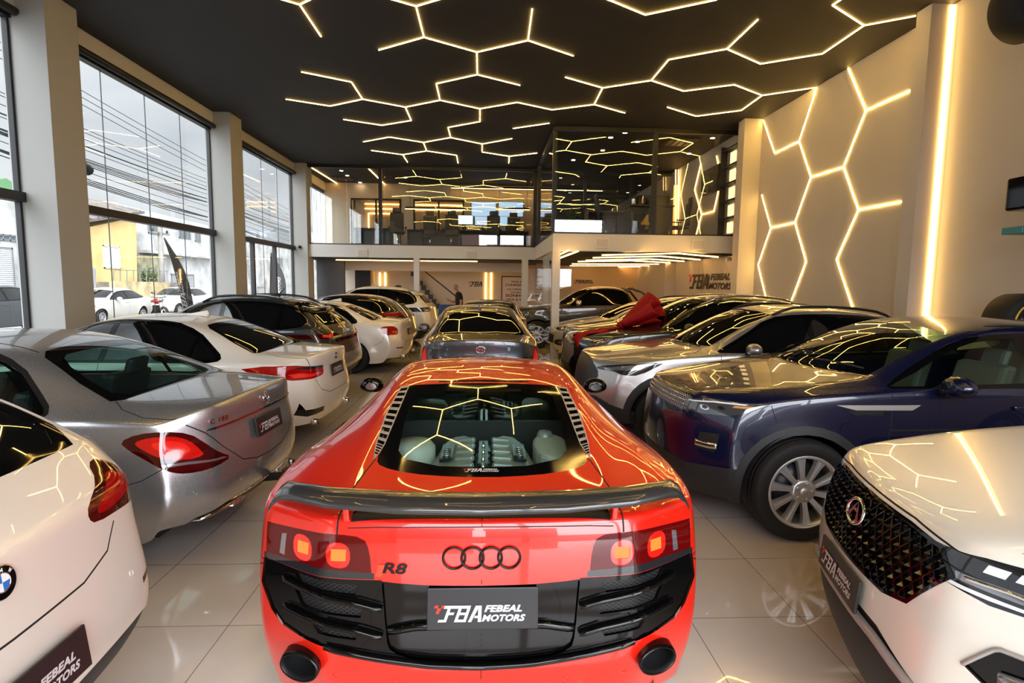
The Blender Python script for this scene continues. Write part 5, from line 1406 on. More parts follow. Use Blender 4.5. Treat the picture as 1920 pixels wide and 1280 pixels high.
# ================================================================ the farther cars
def build_plain(x, y, yaw, name, label, sp, dims, pt, feats=(), lev=3, wheel=('five', None, .345, .235), rails=None, trim=None, clad=None, tint=None, arches=None, badge=None, grp=None, mirror=True, cat='car'):
    L, fx, W, H, b = dims; root = car(name, label, cat, x, y, yaw, grp); h = Hull(sp, lev)
    suv_windows(h, sp, L, fx, W, H, b, tint, trim)
    for nm, poly, view, m, kw in feats: h.take(poly, view, nm, m, **kw)
    wb = (sp.get('wb', 2.66)); R = wheel[2]
    for s_ in (1, -1): h.arch(s_*wb/2, R, R+.04, clad, .055)
    if clad: h.take([(-1.0,.18),(1.0,.18),(.93,.35),(-.93,.35)], 'side', 'sill_trim', clad, {SIDE}, face=-.4)
    h.line([(.73,b),(.80,.36)], 'side', .006, {SIDE, SHOULD}); h.line([(-.36,b),(-.36,.36)], 'side', .006, {SIDE, SHOULD})
    h.emit(root, pt, M_GAP)
    if rails: roof_rails(root, h, W, H, .0, fx-L+.75, rails)
    add_wheels(root, wb, W-.12, R, wheel[3], .225, wheel[0], wheel[1]); liners(root, wb, W-.05, R+.04)
    MB().box(-1.9, 1.8, -W*.75, W*.75, .20, .28).build('underbody', M_BLACKP, root)
    if mirror: mirror_part(root, (.42, W+.10, b+.06), pt, None, .14, .125, .078)
    handle_part(root, -.20, W-.005, b-.10, pt)
    return root, h
F0 = dict(face=-.1)
def tails(z0, z1, y0, y1, m=None): return ('tail_lamp', chaikin([(y0,z0+.03),(y1,z0),(y1,z1-.02),(y0+.05,z1)], 1), 'rear', m or M_RED, dict(face=-.1, thick=.012))
blk, gry = paint('black_paint', (14,14,16), .2, .28), paint('graphite_paint', (44,46,50), .5, .3)
valance = lambda z: ('lower_valance', [(-.05,.15),(1.0,.15),(1.0,z-.05),(.6,z),(-.05,z)], 'rear', M_BLACKP, dict(face=-.3, off=-.006))
build_merc(-4.06, 4.29, 176.5)
build_g20(-4.19, 6.72, 177, 'white_sedan', 'white sedan with black window frames, parked behind the silver sedan in the left row', G20, paint('white_paint', (226,220,211), .1, .3), 'g20')
build_g20(-4.05, 12.2, 177, 'white_sedan', 'white sedan with black spoked wheel, parked beyond the dark grey SUV in the left row', F30, mat('white_paint'), 'f30')
build_evoque(3.60, 4.70, 180)
build_ccross(3.35, 7.03, 180)
build_wsuv(3.65, 1.55, 165)
build_xsuv(-3.60, 1.57, 180)
r, h = build_plain(-4.3, 9.4, 177, 'grey_suv', 'dark grey SUV with roof spoiler and wide dark tailgate glass, between two white sedans', DARK5, (4.3,2.15,.90,1.62,1.04), gry,
  (('lamp_glow', [(.62,.99),(.78,.985),(.78,1.015),(.62,1.03)], 'rear', M_REDL, F0), tails(.955,1.05,.42,.95,M_REDD), ('tailgate_trim', [(-.05,.90),(.60,.90),(.60,.955),(-.05,.955)], 'rear', M_GLOSSB, dict(face=0)), ('bumper_insert', chaikin([(-.05,.50),(.62,.50),(.80,.60),(.80,.72),(-.05,.70)],0), 'rear', paint('bumper_silver', (176,174,172), .7, .3), dict(face=-.1)), valance(.46)), rails=M_BLACK)
strip_on(h, r, 'roof_spoiler', M_GLOSSB, 'top', [(-1.50,.60),(-1.62,.45),(-1.66,0),(-1.62,-.45),(-1.50,-.60)], .16, .035, mirror=False)
p, n = h.surf('top', -.9, .0); MB().tube([p+Vector((0,0,-.01)), p+Vector((-.14,0,.13))], [.012,.005], 8).build('aerial', M_BLACKP, r); MB().ball(p+Vector((.02,0,.0)), .06, 12, (1.4,.7,.5)).build('aerial_base', M_BLACKP, r)
r, h = build_plain(-4.0, 14.7, 177, 'black_suv', 'black crossover with thin roof aerial, parked between a white sedan and the white SUV', DARK7, (4.5,2.3,.90,1.55,1.0), blk,
  (tails(1.0,1.10,.40,.95), ('lower_valance', [(-.05,.15),(1.0,.15),(1.0,.50),(.6,.56),(-.05,.56)], 'rear', paint('bronze_paint', (110,98,84), .6, .3), dict(face=-.3, off=-.004))), trim=M_CHROME)
p, n = h.surf('top', -1.2, .0); MB().tube([p, p+Vector((-.10,.02,.22))], [.008,.004], 8).build('aerial', M_BLACKP, r)
r, h = build_plain(-3.75, 17.2, 177, 'white_suv', 'white tall SUV with dark tail lamps, farthest in the left row, before the black stair', DISC, (4.6,2.3,.95,1.74,1.12), mat('white_paint'),
  (('lamp_core', [(.70,1.03),(.86,1.03),(.86,1.08),(.70,1.09)], 'rear', M_LENS, F0), tails(.98,1.13,.60,1.0,M_LENSD), ('reflector', [(.56,.60),(.72,.60),(.72,.63),(.56,.63)], 'rear', M_RED, F0), valance(.5)), clad=mat('arch_plastic'))
strip_on(h, r, 'roof_spoiler', mat('white_paint'), 'top', [(-1.60,.62),(-1.72,.45),(-1.76,0),(-1.72,-.45),(-1.60,-.62)], .16, .04, mirror=False)
p, n = h.surf('top', -1.1, .0); MB().ball(p+Vector((0,0,.01)), .07, 12, (1.5,.5,.6)).build('roof_fin', M_BLACKP, r)
# grey sedan ahead of the red coupe
def build_city(x, y, yaw):
    root = car('grey_sedan', 'graphite grey sedan seen from behind, directly beyond the roof of the red coupe', 'car', x, y, yaw); h = Hull(CITY, 3); k = .965
    sedan_glass(h, M_TINT, None, k, 1.02, .98); pt = paint('city_grey_paint', (72,75,82), .6, .3)
    h.take(chaikin([(.80,.86),(.74,.95),(.72,.78),(.80,.74)],0), 'rear', 'lamp_glow', M_REDL, face=-.1)
    h.take(chaikin([(.70,.86),(.50,.845),(.42,.83),(.50,.81),(.70,.80)],0), 'rear', 'lamp_inner', M_LENSD, face=-.1)
    h.take(chaikin([(.90,.98),(.74,.955),(.71,.92),(.71,.74),(.90,.72)],1), 'rear', 'tail_lamp', M_RED, face=-.1, thick=.01)
    h.line([(.60,1.04),(.62,.95),(.66,.90)], 'rear', .006, {REAR, DECK}); h.line([(-.02,.865),(.45,.86),(.66,.89)], 'rear', .006, {REAR})
    h.line([(-1.85,.60),(-2.0,.64),(-2.2,.62)], 'top', .006, {BACK, DECK, RAIL, SHOULD})
    h.arch(1.30, .32, .35); h.arch(-1.30, .32, .35); h.emit(root, pt, M_GAP)
    p, n = h.surf('rear', -.0, .955); m = MB(); B, D = Vector((0,-1,0)), n; V = n.cross(B)*-1; V = V if V.z > 0 else -V
    q = lambda a, b: p+n*.005+B*a+V*b
    m.tube([q(*c) for c in chaikin([(-.052,-.042),(.052,-.042),(.062,.042),(-.062,.042)], 2)], .0065, 8, closed=True)
    for s_ in (1, -1): m.bar(q(s_*.024,-.034), q(s_*.034,.032), .016, .008, n)
    m.bar(q(-.026,.0), q(.026,.0), .016, .008, n); m.build('badge', M_CHROME, root)
    sheet_on(h, root, 'model_badge', rect_fit(text_bm('CITY', 1, .03, spacing=1.3), -.075, .075, -.015, .015), [M_CHROME], 'rear', .56, .965, 1., .004)
    p, n = h.surf('top', -.95, 0); MB().ball(p, .055, 12, (1.4,.35,1.3)).build('roof_fin', pt, root)
    MB().box(-2.0, 1.9, -.68, .68, .17, .24).build('underbody', M_BLACKP, root)
    mirror_part(root, (.55,.97,1.02), pt, None, .12, .12, .08); add_wheels(root, 2.6, .76, .315, .21, .2, 'five'); liners(root, 2.6, .82, .35)
    return root
build_city(-.13, 9.7, 91.5)
r, h = build_plain(0.07, 13.95, 91, 'dark_hatchback', 'dark car of which only the roof shows beyond the grey sedan', suv_spec('mini', 3.72, 1.88, .86, 1.47, .96, .98, .82, wb=2.3), (3.72,1.88,.86,1.47,.96), blk, (tails(.84,.96,.45,.95),), wheel=('five', None, .30, .2))
# right row
r, h = build_plain(3.5, 9.4, 180, 'black_suv', 'black SUV with roof rails and a red gift bow lying on its bonnet', BOW, (4.5,2.25,.92,1.70,1.12), blk,
  (('lamp_core', chaikin([(1.60,1.01),(1.75,.965),(1.9,.93),(1.80,.915),(1.66,.95)],1), 'side', M_CHROME, dict(face=-.2)), ('head_lamp', chaikin([(1.517,1.035),(1.70,1.02),(1.95,.985),(2.03,.95),(2.02,.88),(1.916,.866),(1.735,.895),(1.60,.96)],1), 'side', M_LENS, dict(face=-.2, thick=.01)),
   ('chrome_bar', [(1.82,.79),(2.02,.79),(2.02,.81),(1.82,.815)], 'side', M_CHROME, dict(face=-.2, off=.004)),
   ('grille', chaikin([(-.05,.56),(.44,.56),(.56,.72),(.52,.86),(-.05,.90)],0), 'front', mesh_mat('chrome_mesh'), dict(face=-.1, off=-.008)), ('front_skirt', [(-.05,.2),(.95,.2),(.95,.42),(.6,.46),(-.05,.46)], 'front', M_BLACKP, dict(face=-.3))), rails=M_CHROME, trim=M_CHROME)
BOWCAR, BOWH = r, h
r, h = build_plain(3.72, 11.7, 180, 'steel_blue_suv', 'dark SUV with upright chromed grille, mostly hidden behind the black SUV with the bow', DARK5, (4.3,2.15,.90,1.62,1.04), paint('steel_blue_paint', (40,48,60), .5, .3),
  (('head_lamp', chaikin([(1.5,.98),(1.9,.95),(2.0,.92),(2.0,.86),(1.75,.88)],1), 'side', M_LENS, dict(face=-.2)), ('grille', chaikin([(-.05,.58),(.5,.58),(.56,.74),(.48,.92),(-.05,.93)],0), 'front', mat('blue_chrome', (120,140,175), .15, metal=1.), dict(face=-.1))), rails=M_BLACK)
r, h = build_plain(3.75, 14.05, 180, 'pale_hatchback', 'pale silver hatchback with round fog lamps, its nose right beside the white post', FORD, (4.36,2.2,.91,1.47,.96), paint('pale_silver_paint', (200,199,198), .4, .3),
  (('lamp_core', [(1.9,.80),(2.02,.77),(2.0,.74),(1.86,.76)], 'side', M_CHROME, dict(face=-.2)), ('head_lamp', chaikin([(1.55,.88),(1.8,.84),(2.05,.79),(2.06,.73),(1.9,.72),(1.7,.77)],1), 'side', M_LENSD, dict(face=-.2)),
   ('fog_lamp', chaikin([(.60,.40),(.80,.40),(.80,.48),(.60,.48)],2), 'front', M_LENS, dict(face=-.1)), ('fog_lamp_bezel', chaikin([(.50,.36),(.86,.36),(.84,.52),(.52,.50)],1), 'front', M_BLACKP, dict(face=-.1)), ('grille', chaikin([(-.05,.40),(.44,.40),(.46,.60),(-.05,.62)],0), 'front', M_BLACKP, dict(face=-.1))), trim=M_CHROME)
# pickup under the upper office
PICK = suv_spec('pickup', 5.36, 2.55, .93, 1.80, 1.20, 1.22, 1.08, wb=3.22)
PICK['top'][4:] = [(-.45,1.80, -.5,.64,1.755, -.5,.92,1.24), (-1.05,1.76, -1.05,.62,1.71, -1.05,.915,1.25), (-1.22,1.30, -1.22,.75,1.29, -1.24,.905,1.25,.8), (-1.9,1.26, -1.9,.80,1.26, -1.9,.91,1.24), (-2.72,1.25, -2.70,.78,1.25, -2.62,.90,1.23,.6)]
PICK['flare'] = ((1.61,.38,.42,.03,.1),(-1.61,.38,.42,.03,.1)); PICK['sill'] = .42; PICK['sill_f'] = .40; PICK['sill_r'] = .50
def build_pickup(x, y, yaw):
    root = car('pickup_truck', 'dark brown pickup with chrome mirror and multi-spoke wheels, under the upper office', 'pickup truck', x, y, yaw); h = Hull(PICK, 3)
    out = [(.70,1.225),(.40,1.42),(.06,1.64),(-.25,1.685),(-.88,1.66),(-1.0,1.58),(-1.02,1.275),(-.6,1.25)]
    side_glass(h, out, (('side_window', -.30, .66), ('side_window', -1.0, -.40)), None, M_TINT)
    h.take([(-.05,1.29),(.45,1.28),(.66,1.26),(.575,1.68),(.3,1.71),(-.05,1.72)], 'front', 'windscreen', M_TINT, {WIND, RAIL, ROOF}, off=-.003)
    h.take(chaikin([(1.8,1.04),(2.1,1.02),(2.32,.98),(2.32,.90),(2.0,.93)],1), 'side', 'head_lamp', M_LENS, face=-.2)
    h.take(chaikin([(-.05,.72),(.48,.72),(.52,1.0),(-.05,1.02)],0), 'front', 'grille', mesh_mat('chrome_mesh'), face=-.1)
    clad = mat('arch_plastic')
    for s_ in (1, -1): h.arch(s_*1.61, .39, .44, clad, .07)
    h.line([(.72,1.2),(.78,.48)], 'side', .008, {SIDE, SHOULD}); h.line([(-.34,1.22),(-.34,.48)], 'side', .008, {SIDE, SHOULD}); h.line([(-1.10,1.25),(-1.10,.46)], 'side', .012, {SIDE, SHOULD})
    h.take([(.70,.42),(-1.1,.42),(-1.1,.50),(.70,.50)], 'side', 'side_step', M_CHROME if 0 else M_BLACKP, {SIDE}, face=-.3)
    h.emit(root, paint('brown_paint', (52,44,36), .6, .3), M_GAP)
    mirror_part(root, (.46,1.06,1.30), M_CHROME, None, .15, .15, .10); handle_part(root, -.20, .925, 1.08, M_CHROME); handle_part(root, -.90, .925, 1.09, M_CHROME)
    for sg in (1, -1): MB().tube([(-1.15, sg*.66, 1.72), (-1.45, sg*.70, 1.62), (-1.75, sg*.76, 1.28)], .035, 10).build('sport_bar', blk, root)
    MB().tube([(-1.18,-.66,1.72),(-1.18,.66,1.72)], .035, 10).build('sport_bar', blk, root)
    add_wheels(root, 3.22, .82, .39, .25, .26, 'twin', M_RIM); liners(root, 3.22, .88, .44); MB().box(-2.2, 2.1, -.7, .7, .32, .45).build('underbody', M_BLACKP, root)
    return root
build_pickup(3.06, 16.85, 180)
# red gift bow on the black bonnet
def gift_bow():
    M = Matrix.Translation((3.5, 9.4, 0)) @ Matrix.Rotation(pi, 4, 'Z'); fab = mat('red_satin', (150,4,7), .62, spec=.25)
    t = thing('gift_bow', 'large red fabric bow with a long ribbon lying on the bonnet of the black SUV', 'bow', M @ Vector((1.25,.15,1.15)))
    loc = Vector(t.location); L = lambda v: (M @ Vector(v))-loc
    def ribbon(pts, w):
        rows = []; m = MB()
        P = [Vector(p) for p in pts]; out = []
        for i in range(len(P)-1):
            for q in range(8): out.append(P[i].lerp(P[i+1], q/8))
        out.append(P[-1])
        for i, p in enumerate(out):
            tg = (out[min(i+1, len(out)-1)]-out[max(i-1, 0)]).normalized(); nn = Vector((-tg.y, tg.x)); ww = w*(.35+.65*min(1, i/10))
            row = []
            for k in range(7):
                q = p+nn*(ww*(k/6-.5)); s_, n_ = BOWH.surf('top', q.x, q.y); row.append(m.bm.verts.new(L(s_+n_*(.012+.014*sin(i*.5+k*1.1)*min(1, i/6)+.012*(k % 2)))))
            rows.append(row)
        for i in range(len(rows)-1):
            for k in range(6): m.bm.faces.new((rows[i][k], rows[i+1][k], rows[i+1][k+1], rows[i][k+1])).smooth = True
        o = m.build('ribbon_tail', fab, t); sd = o.modifiers.new('cloth', 'SOLIDIFY'); sd.thickness = .006
    ribbon([(1.28,.20),(1.60,.32),(1.90,.44),(2.08,.50)], .20); ribbon([(1.28,.20),(1.55,.18),(1.85,.26),(2.06,.34)], .12)
    def loop(p0, p1, r0, r1, squash, name):
        p0, p1 = Vector(p0), Vector(p1); d = (p1-p0); l = d.length; d.normalize(); u = d.cross(Vector((0,0,1))).normalized(); v = u.cross(d); m = MB(); rows = []
        for i in range(15):
            f = i/14; r = r0+(r1-r0)*f**.8; c = p0+d*(l*f)
            rows.append([m.bm.verts.new(L(c+u*(r*cos(2*pi*k/28))*(1+.05*sin(3*2*pi*k/28))+v*(r*squash*sin(2*pi*k/28))-d*(.10*f*cos(2*pi*k/28-.6)))) for k in range(28)])
        for i in range(14):
            for k in range(28): m.bm.faces.new((rows[i][k], rows[i][(k+1) % 28], rows[i+1][(k+1) % 28], rows[i+1][k])).smooth = True
        o = m.build(name, fab, t); sd = o.modifiers.new('cloth', 'SOLIDIFY'); sd.thickness = .008
    loop((1.28,.20,1.16), (.68,.05,1.62), .05, .19, .8, 'bow_loop'); loop((1.26,.24,1.18), (.70,.33,1.45), .06, .22, .62, 'bow_loop'); loop((1.2,.12,1.14), (.62,.42,1.30), .04, .12, .5, 'bow_loop')
    MB().ball(L((1.27,.20,1.17)), .075, 14, (1,1,.8)).build('knot', fab, t)
gift_bow()
# ================================================================ upper offices, lower rooms
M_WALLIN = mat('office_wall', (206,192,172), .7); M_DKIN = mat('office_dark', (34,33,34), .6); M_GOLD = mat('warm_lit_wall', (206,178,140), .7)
M_WOOD = mat('grey_wood', (112,98,86), .5, noise=(6,.25,(92,80,70))); M_FLOORIN = mat('office_floor', (96,88,80), .3)
LEDS = emit_mat('warm_led_line', (1.0,.52,.14), 9.0); LEDV = emit_mat('warm_led_upright', (1.0,.54,.13), 9.0); SPOT = emit_mat('spot_glow', (1.0,.72,.42), 18.0)
def st(name, *b, m=None, bevel=0): return struct(MB().box(*b).build(name, m or M_WALLIN, bevel=bevel))
st('floor_upper', CX1-.3, XR, YR+.02, YB, ZM1, ZM1+.015, m=M_FLOORIN); st('floor_upper_right', XC+.02, XR, YF+.02, YR+.02, ZM1, ZM1+.015, m=M_FLOORIN)
YP = 22.6                                   # partition behind the left office
wp = MB(); 
def px_x(px, py, Y): return on_y(px, py, Y).x
o1a, o1b = px_x(658, 400, YP), px_x(752, 400, YP); o2a, o2b = px_x(775, 400, YP), px_x(870, 400, YP)
zt = on_y(700, 372, YP).z
for a, b in ((XL, o1a), (o1b, o2a), (o2b, 1.9)): wp.box(a, b, YP, YP+.12, ZM1, ZC)
for a, b in ((o1a, o1b), (o2a, o2b)): wp.box(a, b, YP, YP+.12, zt, ZC)
struct(wp.build('wall_partition', M_WALLIN))
for n, (a, b) in enumerate(((o1a, o1b), (o2a, o2b))):
    f = MB(); f.box(a, a+.06, YP-.03, YP+.14, ZM1, zt); f.box(b-.06, b, YP-.03, YP+.14, ZM1, zt); f.box(a, b, YP-.03, YP+.14, zt-.06, zt); f.box((a+b)/2-.03, (a+b)/2+.03, YP-.02, YP+.13, ZM1, zt)
    w = struct(f.build('window_%d' % (8+n), M_BLACK)); struct(MB().box(a, b, YP+.05, YP+.06, ZM1, zt).build('pane', M_GLASS, w))
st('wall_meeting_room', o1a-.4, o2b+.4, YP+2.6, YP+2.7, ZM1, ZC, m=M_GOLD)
def ledbar(label, pts, w=.03, h=.02, group=None, name='light_line', m=None):
    mb = MB()
    for a, b in zip(pts, pts[1:]): mb.bar(a, b, w, h)
    return tag(mb.build(name, m or LEDS), label, 'light', group)
for z, y in ((5.2, YP+2.585), (5.0, YP+2.585)): ledbar('warm light line of the golden meeting room behind the upper left office', [(o1a, y, z), (o2b, y, z)], group='meeting room lights')
ledbar('upright warm light line framing the golden meeting room', [(o1a+.15, YP+2.585, ZM1+.1), (o1a+.15, YP+2.585, 4.8), (o1b-.1, YP+2.585, 4.8)])
zc = ZC-.02
for lab, a, b in (('warm light line on the upper office ceiling beside the window column', (582,313), (645,352)), ('warm light line on the upper office ceiling behind the tall mullion', (690,315), (732,356)), ('warm light line across the top of the upper left office, first behind the glass', (716,315), (786,314))):
    ledbar(lab, [on_z(*a, zc), on_z(*b, zc)])
for lab, a, b, y in (('long hanging light bar over the office desks, beside the two screens', (760,391), (872,391), 21.0), ('hanging light bar in front of the bright screens', (930,392), (993,392), 21.0), ('long warm light line along the back of the upper office', (846,352), (1130,354), 22.3)):
    p, q = on_y(*a, y), on_y(*b, y); hl = tag(MB().box(p.x, q.x, y-.03, y+.03, p.z, p.z+.07).build('hanging_light', M_BLACK), lab, 'light')
    MB().box(p.x, q.x, y-.02, y+.02, p.z-.012, p.z-.001).build('diffuser', LEDS, hl)
    for f_ in (.08, .92): MB().tube([(p.x+(q.x-p.x)*f_, y, p.z+.07), (p.x+(q.x-p.x)*f_, y, ZC)], .006, 6).build('hanging_wire', M_BLACK, hl)
# glass fronts and their mullions
def glazed(n, pts, z0, z1, posts, npan):
    """glass wall along pts[0]->pts[1]"""
    a, b = Vector(pts[0]), Vector(pts[1]); d = (b-a); f = MB(); up = Vector((0,0,1))
    f.bar(a+up*(z1-.05), b+up*(z1-.05), .08, .10); f.bar(a+up*(z0+.02), b+up*(z0+.02), .06, .04)
    for t in posts: c = a+d*t; f.bar(c+up*z0, c+up*z1, .11, .11, (d.y, -d.x, 0))
    w = struct(f.build('window_%d' % n, M_BLACK))
    for i in range(npan):
        p, q = a+d*(i/npan+.002), a+d*((i+1)/npan-.002); struct(MB().bar(p+up*(z0+z1)/2, q+up*(z0+z1)/2, .012, z1-z0-.1).build('pane', M_OGLASS, w))
M_OGLASS = glass_mat('office_glass', (.93,.95,.94), 1.65)
t = lambda px, Y, x0, x1: (on_y(px, 400, Y).x-x0)/(x1-x0)
glazed(10, ((CX1, YR+.06, 0), (XC, YR+.06, 0)), ZM1, ZC, (t(713,YR,CX1,XC), 1.0), 6)
glazed(11, ((XC+.03, YR, 0), (XC+.03, YF+.08, 0)), ZM1, ZC-.05, (.0, .22, .985), 3)
XG = XR-.05
glazed(12, ((XC+.03, YF+.08, 0), (XG, YF+.08, 0)), ZM1, ZC-.05, (t(1225,YF,XC,XG), .995), 3)
glazed(13, ((XC+.1, 19.2, 0), (XG, 19.2, 0)), ZM1, ZC-.05, (.35, .7), 4)
# furniture
M_LEATH = mat('black_leather', (22,22,23), .4); M_DESK = mat('dark_desk', (40,38,37), .35); M_SCR = mat('screen_blue', (80,110,140), .1, emit=(.35,.52,.7), estr=.7); M_SCRW = mat('screen_pale', (200,215,225), .1, emit=(.7,.85,1.), estr=.7)
def office_chair(x, y, rz, label, group='office chairs upstairs'):
    r = thing('office_chair', label, 'chair', (x, y, ZM1+.015), rz, group)
    MB().box(-.25,.25,-.25,.25,.44,.53).build('seat', M_LEATH, r, bevel=.04)
    MB().obox((0,.27,.86), (.24,0,0), (0,.035,.0), (0,.03,.36)).build('backrest', M_LEATH, r, bevel=.05)
    MB().obox((0,.33,1.30), (.15,0,0), (0,.03,0), (0,.0,.09)).build('headrest', M_LEATH, r, bevel=.03)
    for s_ in (1,-1): MB().obox((s_*.29,0,.68), (.03,0,0), (0,.17,0), (0,0,.018)).bar((s_*.29,.08,.5),(s_*.29,.08,.68),.03,.03).build('armrest', M_BLACKP, r, bevel=.01)
    b = MB(); b.tube([(0,0,.06),(0,0,.46)], .03, 10)
    for k in range(5): b.bar((0,0,.09), (.30*cos(1.257*k),.30*sin(1.257*k),.05), .05, .03)
    b.build('base', M_CHROME, r)
    return r
chairs = [((745,412),20.2,.2,'tall black office chair by the dark mullion upstairs'),((806,410),20.9,.1,'black office chair with wide back under the hanging light bar upstairs'),((846,408),20.6,0,'black office chair with high headrest beside the pale computer screen upstairs'),((924,410),20.6,-.1,'black office chair in front of the bright wall screens upstairs'),((966,412),20.9,.15,'black office chair behind another one near the glass corner upstairs')]
for (p, y, rz, lab) in chairs: office_chair(px_x(p[0], p[1], y), y, pi+rz if 0 else rz, lab)
def desk(x0, x1, y0, y1, label, m=M_DESK, h=.75):
    r = thing('desk', label, 'desk', ((x0+x1)/2, (y0+y1)/2, ZM1+.015), 0); a, b = (x1-x0)/2, (y1-y0)/2
    MB().box(-a, a, -b, b, h-.04, h).build('desk_top', m, r, bevel=.005)
    for s_ in (1, -1): MB().box(s_*a-.03 if s_ > 0 else -a, a if s_ > 0 else -a+.03, -b, b, 0, h-.04).build('leg', m, r)
    MB().box(-a+.03, a-.03, b-.03, b, .2, h-.04).build('modesty_panel', m, r)
    return r
desk(px_x(765,430,21.9), px_x(990,430,21.9), 21.6, 22.2, 'long dark desk with computer screens along the upper left office')
desk(px_x(668,430,21.6), px_x(735,430,21.6), 21.3, 21.9, 'short dark desk beside the golden doorway upstairs')
def monitor(px, py, y, w, hh, label, m, cat='monitor', name='monitor'):
    p = on_y(px, py, y); r = thing(name, label, cat, (p.x, y, p.z), 0)
    MB().box(-w/2, w/2, 0, .04, -hh/2, hh/2).build('casing', M_BLACKP, r, bevel=.005); MB().box(-w/2+.015, w/2-.015, -.004, .0, -hh/2+.015, hh/2-.015).build('screen', m, r)
    return r
for px, py, lab, m in ((872,412,'pale computer screen between two black chairs upstairs',M_SCRW),(905,414,'computer screen right of the pale one upstairs',M_SCR),(950,414,'computer screen near the glass corner upstairs',M_SCR)): 
    r = monitor(px, py, 21.95, .62, .36, lab, m); MB().box(-.03,.03,.01,.03,-.40,-.18).build('stand', M_BLACKP, r)
for i, px in enumerate((907, 958)):
    monitor(px, 392, YP-.06, .98, .58, ('large bright wall screen, nearer the meeting room window','large bright wall screen, nearer the glass corner')[i], M_SCR, 'television', 'wall_screen')
# right upper office
st('wall_upper_back', XC+.1, XR, 19.5, 19.6, ZM1, 4.9, m=M_DKIN)
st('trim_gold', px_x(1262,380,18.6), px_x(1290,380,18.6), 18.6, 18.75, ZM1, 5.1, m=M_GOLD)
for px in (1267, 1272, 1288): ledbar('upright warm light line in the upper right office beside the pale column', [on_y(px, 438, 18.55), on_y(px, 318, 18.55)], .02, .02, 'upright lights in the upper right office')
ledbar('horizontal warm light lines across the back of the upper right office', [on_y(1010, 303, 19.1), on_y(1290, 312, 19.1)], .03, .03)
Wr = lambda px, py: on_x(px, py, XR-.02)
ledbar('honeycomb light lines on the side wall inside the upper right office', [Wr(1314,306), Wr(1302,356), Wr(1315,402), Wr(1305,440)], .014, .012); ledbar('honeycomb light line crossing beside the wall screen in the upper right office', [Wr(1315,402), Wr(1338,396), Wr(1352,334), Wr(1343,292)], .014, .012)
p, q = on_x(1320, 365, XR-.04), on_x(1347, 312, XR-.04)
tv = thing('wall_screen', 'dark television on the side wall of the upper right office', 'television', (XR-.03, (p.y+q.y)/2, (p.z+q.z)/2)); MB().box(-.05, 0, -.62, .62, -.36, .36).build('casing', M_BLACKP, tv, bevel=.008); MB().box(-.056,-.05,-.60,.60,-.34,.34).build('screen', M_GLOSSB, tv)
sy = on_x(1368, 400, XR-.1).y
sh = thing('shelf_unit', 'dark open shelf with glowing back panel at the right end of the upper office', 'shelf', (XR-.03, sy, ZM1+.015))
MB().box(-.15, .0, -.52, -.48, 0, 2.35).box(-.15, .0, .48, .52, 0, 2.35).build('side_panel', M_DKIN, sh)
for k in range(6): MB().box(-.15, 0, -.48, .48, .02+.44*k, .06+.44*k).build('shelf', M_DKIN, sh)
for k in range(5): MB().box(-.03, -.01, -.10, .22, .12+.44*k, .40+.44*k).build('light_panel', emit_mat('shelf_glow', (1.0,.62,.28), 1.3), sh)
def meeting_table():
    x0, x1, y = px_x(1182,410,15.6), px_x(1262,410,15.6), 15.6
    r = thing('black_table', 'tall black table with a golden number on its front, upper right office', 'table', ((x0+x1)/2, y+.4, ZM1+.015)); a = (x1-x0)/2
    MB().box(-a, a, -.4, .4, 0, .92).build('table_body', M_LEATH, r, bevel=.03); MB().box(-a-.03, a+.03, -.43, .43, .92, .96).build('table_top', M_DESK, r, bevel=.01)
    place_bm('lettering', rect_fit(text_bm('4', 1, .03), -.12, .12, -.2, .2), mat('gold_print', (170,140,80), .4, metal=.6), (-.18, -.404, .5), (1,0,0), (0,0,1), 1., r)
    for s_ in (-1, 1): MB().tube([(s_*a*.8,-.45,.0),(s_*a*.8,-.43,.3)], .02, 8).build('leg', M_CHROME, r)
    return r, (x0+x1)/2, y+.4
tb, tx, ty = meeting_table()
gm = glass_mat('drinking_glass', (.9,.95,.95), 1.5)
for k, dx in enumerate((-.45,-.2,.12,.36)): tag(MB().lathe([(.0,0),(.04,0),(.05,.02),(.055,.14 if k % 2 else .2)], 16, 'Z', (0,0,0)).build('glass_jar', gm if k % 2 else M_CHROME, loc=(tx+dx, ty-.1, ZM1+.976)), ('shiny round jar at the left end of the black table upstairs','clear glass beside the shiny jar on the black table upstairs','tall shiny jar in the middle of the black table upstairs','clear glass at the right end of the black table upstairs')[k], 'glass', 'glassware on the black table upstairs')
office_chair(px_x(1165,420,16.2)-.35, 16.6, pi/2, 'black office chair left of the black table upstairs'); office_chair(px_x(1273,420,16.9), 16.9, -pi/2, 'black office chair right of the black table, before the glowing column upstairs')
desk(px_x(1098,425,17.2), px_x(1178,425,17.2), 16.9, 17.5, 'grey wooden counter in the upper right office', M_WOOD, .95)
def palm(x, y, z0, h, label):
    r = thing('potted_palm', label, 'plant', (x, y, z0)); MB().lathe([(0,0),(.15,0),(.19,.35),(.17,.35),(.16,.30)], 20, 'Z').build('pot', M_DKIN, r)
    m = MB(); rnd = random.Random(4)
    for k in range(22):
        a = rnd.random()*2*pi; l = h*(.5+.5*rnd.random()); pts = [Vector((.02*cos(a), .02*sin(a), .3))+Vector((cos(a)*l*.55*t_*t_, sin(a)*l*.55*t_*t_, l*t_*(1-.42*t_))) for t_ in [i/6 for i in range(7)]]
        for i in range(6):
            s_ = Vector((-sin(a), cos(a), 0))*.045*(1-i/6.5); m.face([pts[i]-s_, pts[i+1]-s_*.8, pts[i+1]+s_*.8, pts[i]+s_])
    m.build('fronds', mat('palm_green', (70,92,58), .6), r, fixn=False); return r
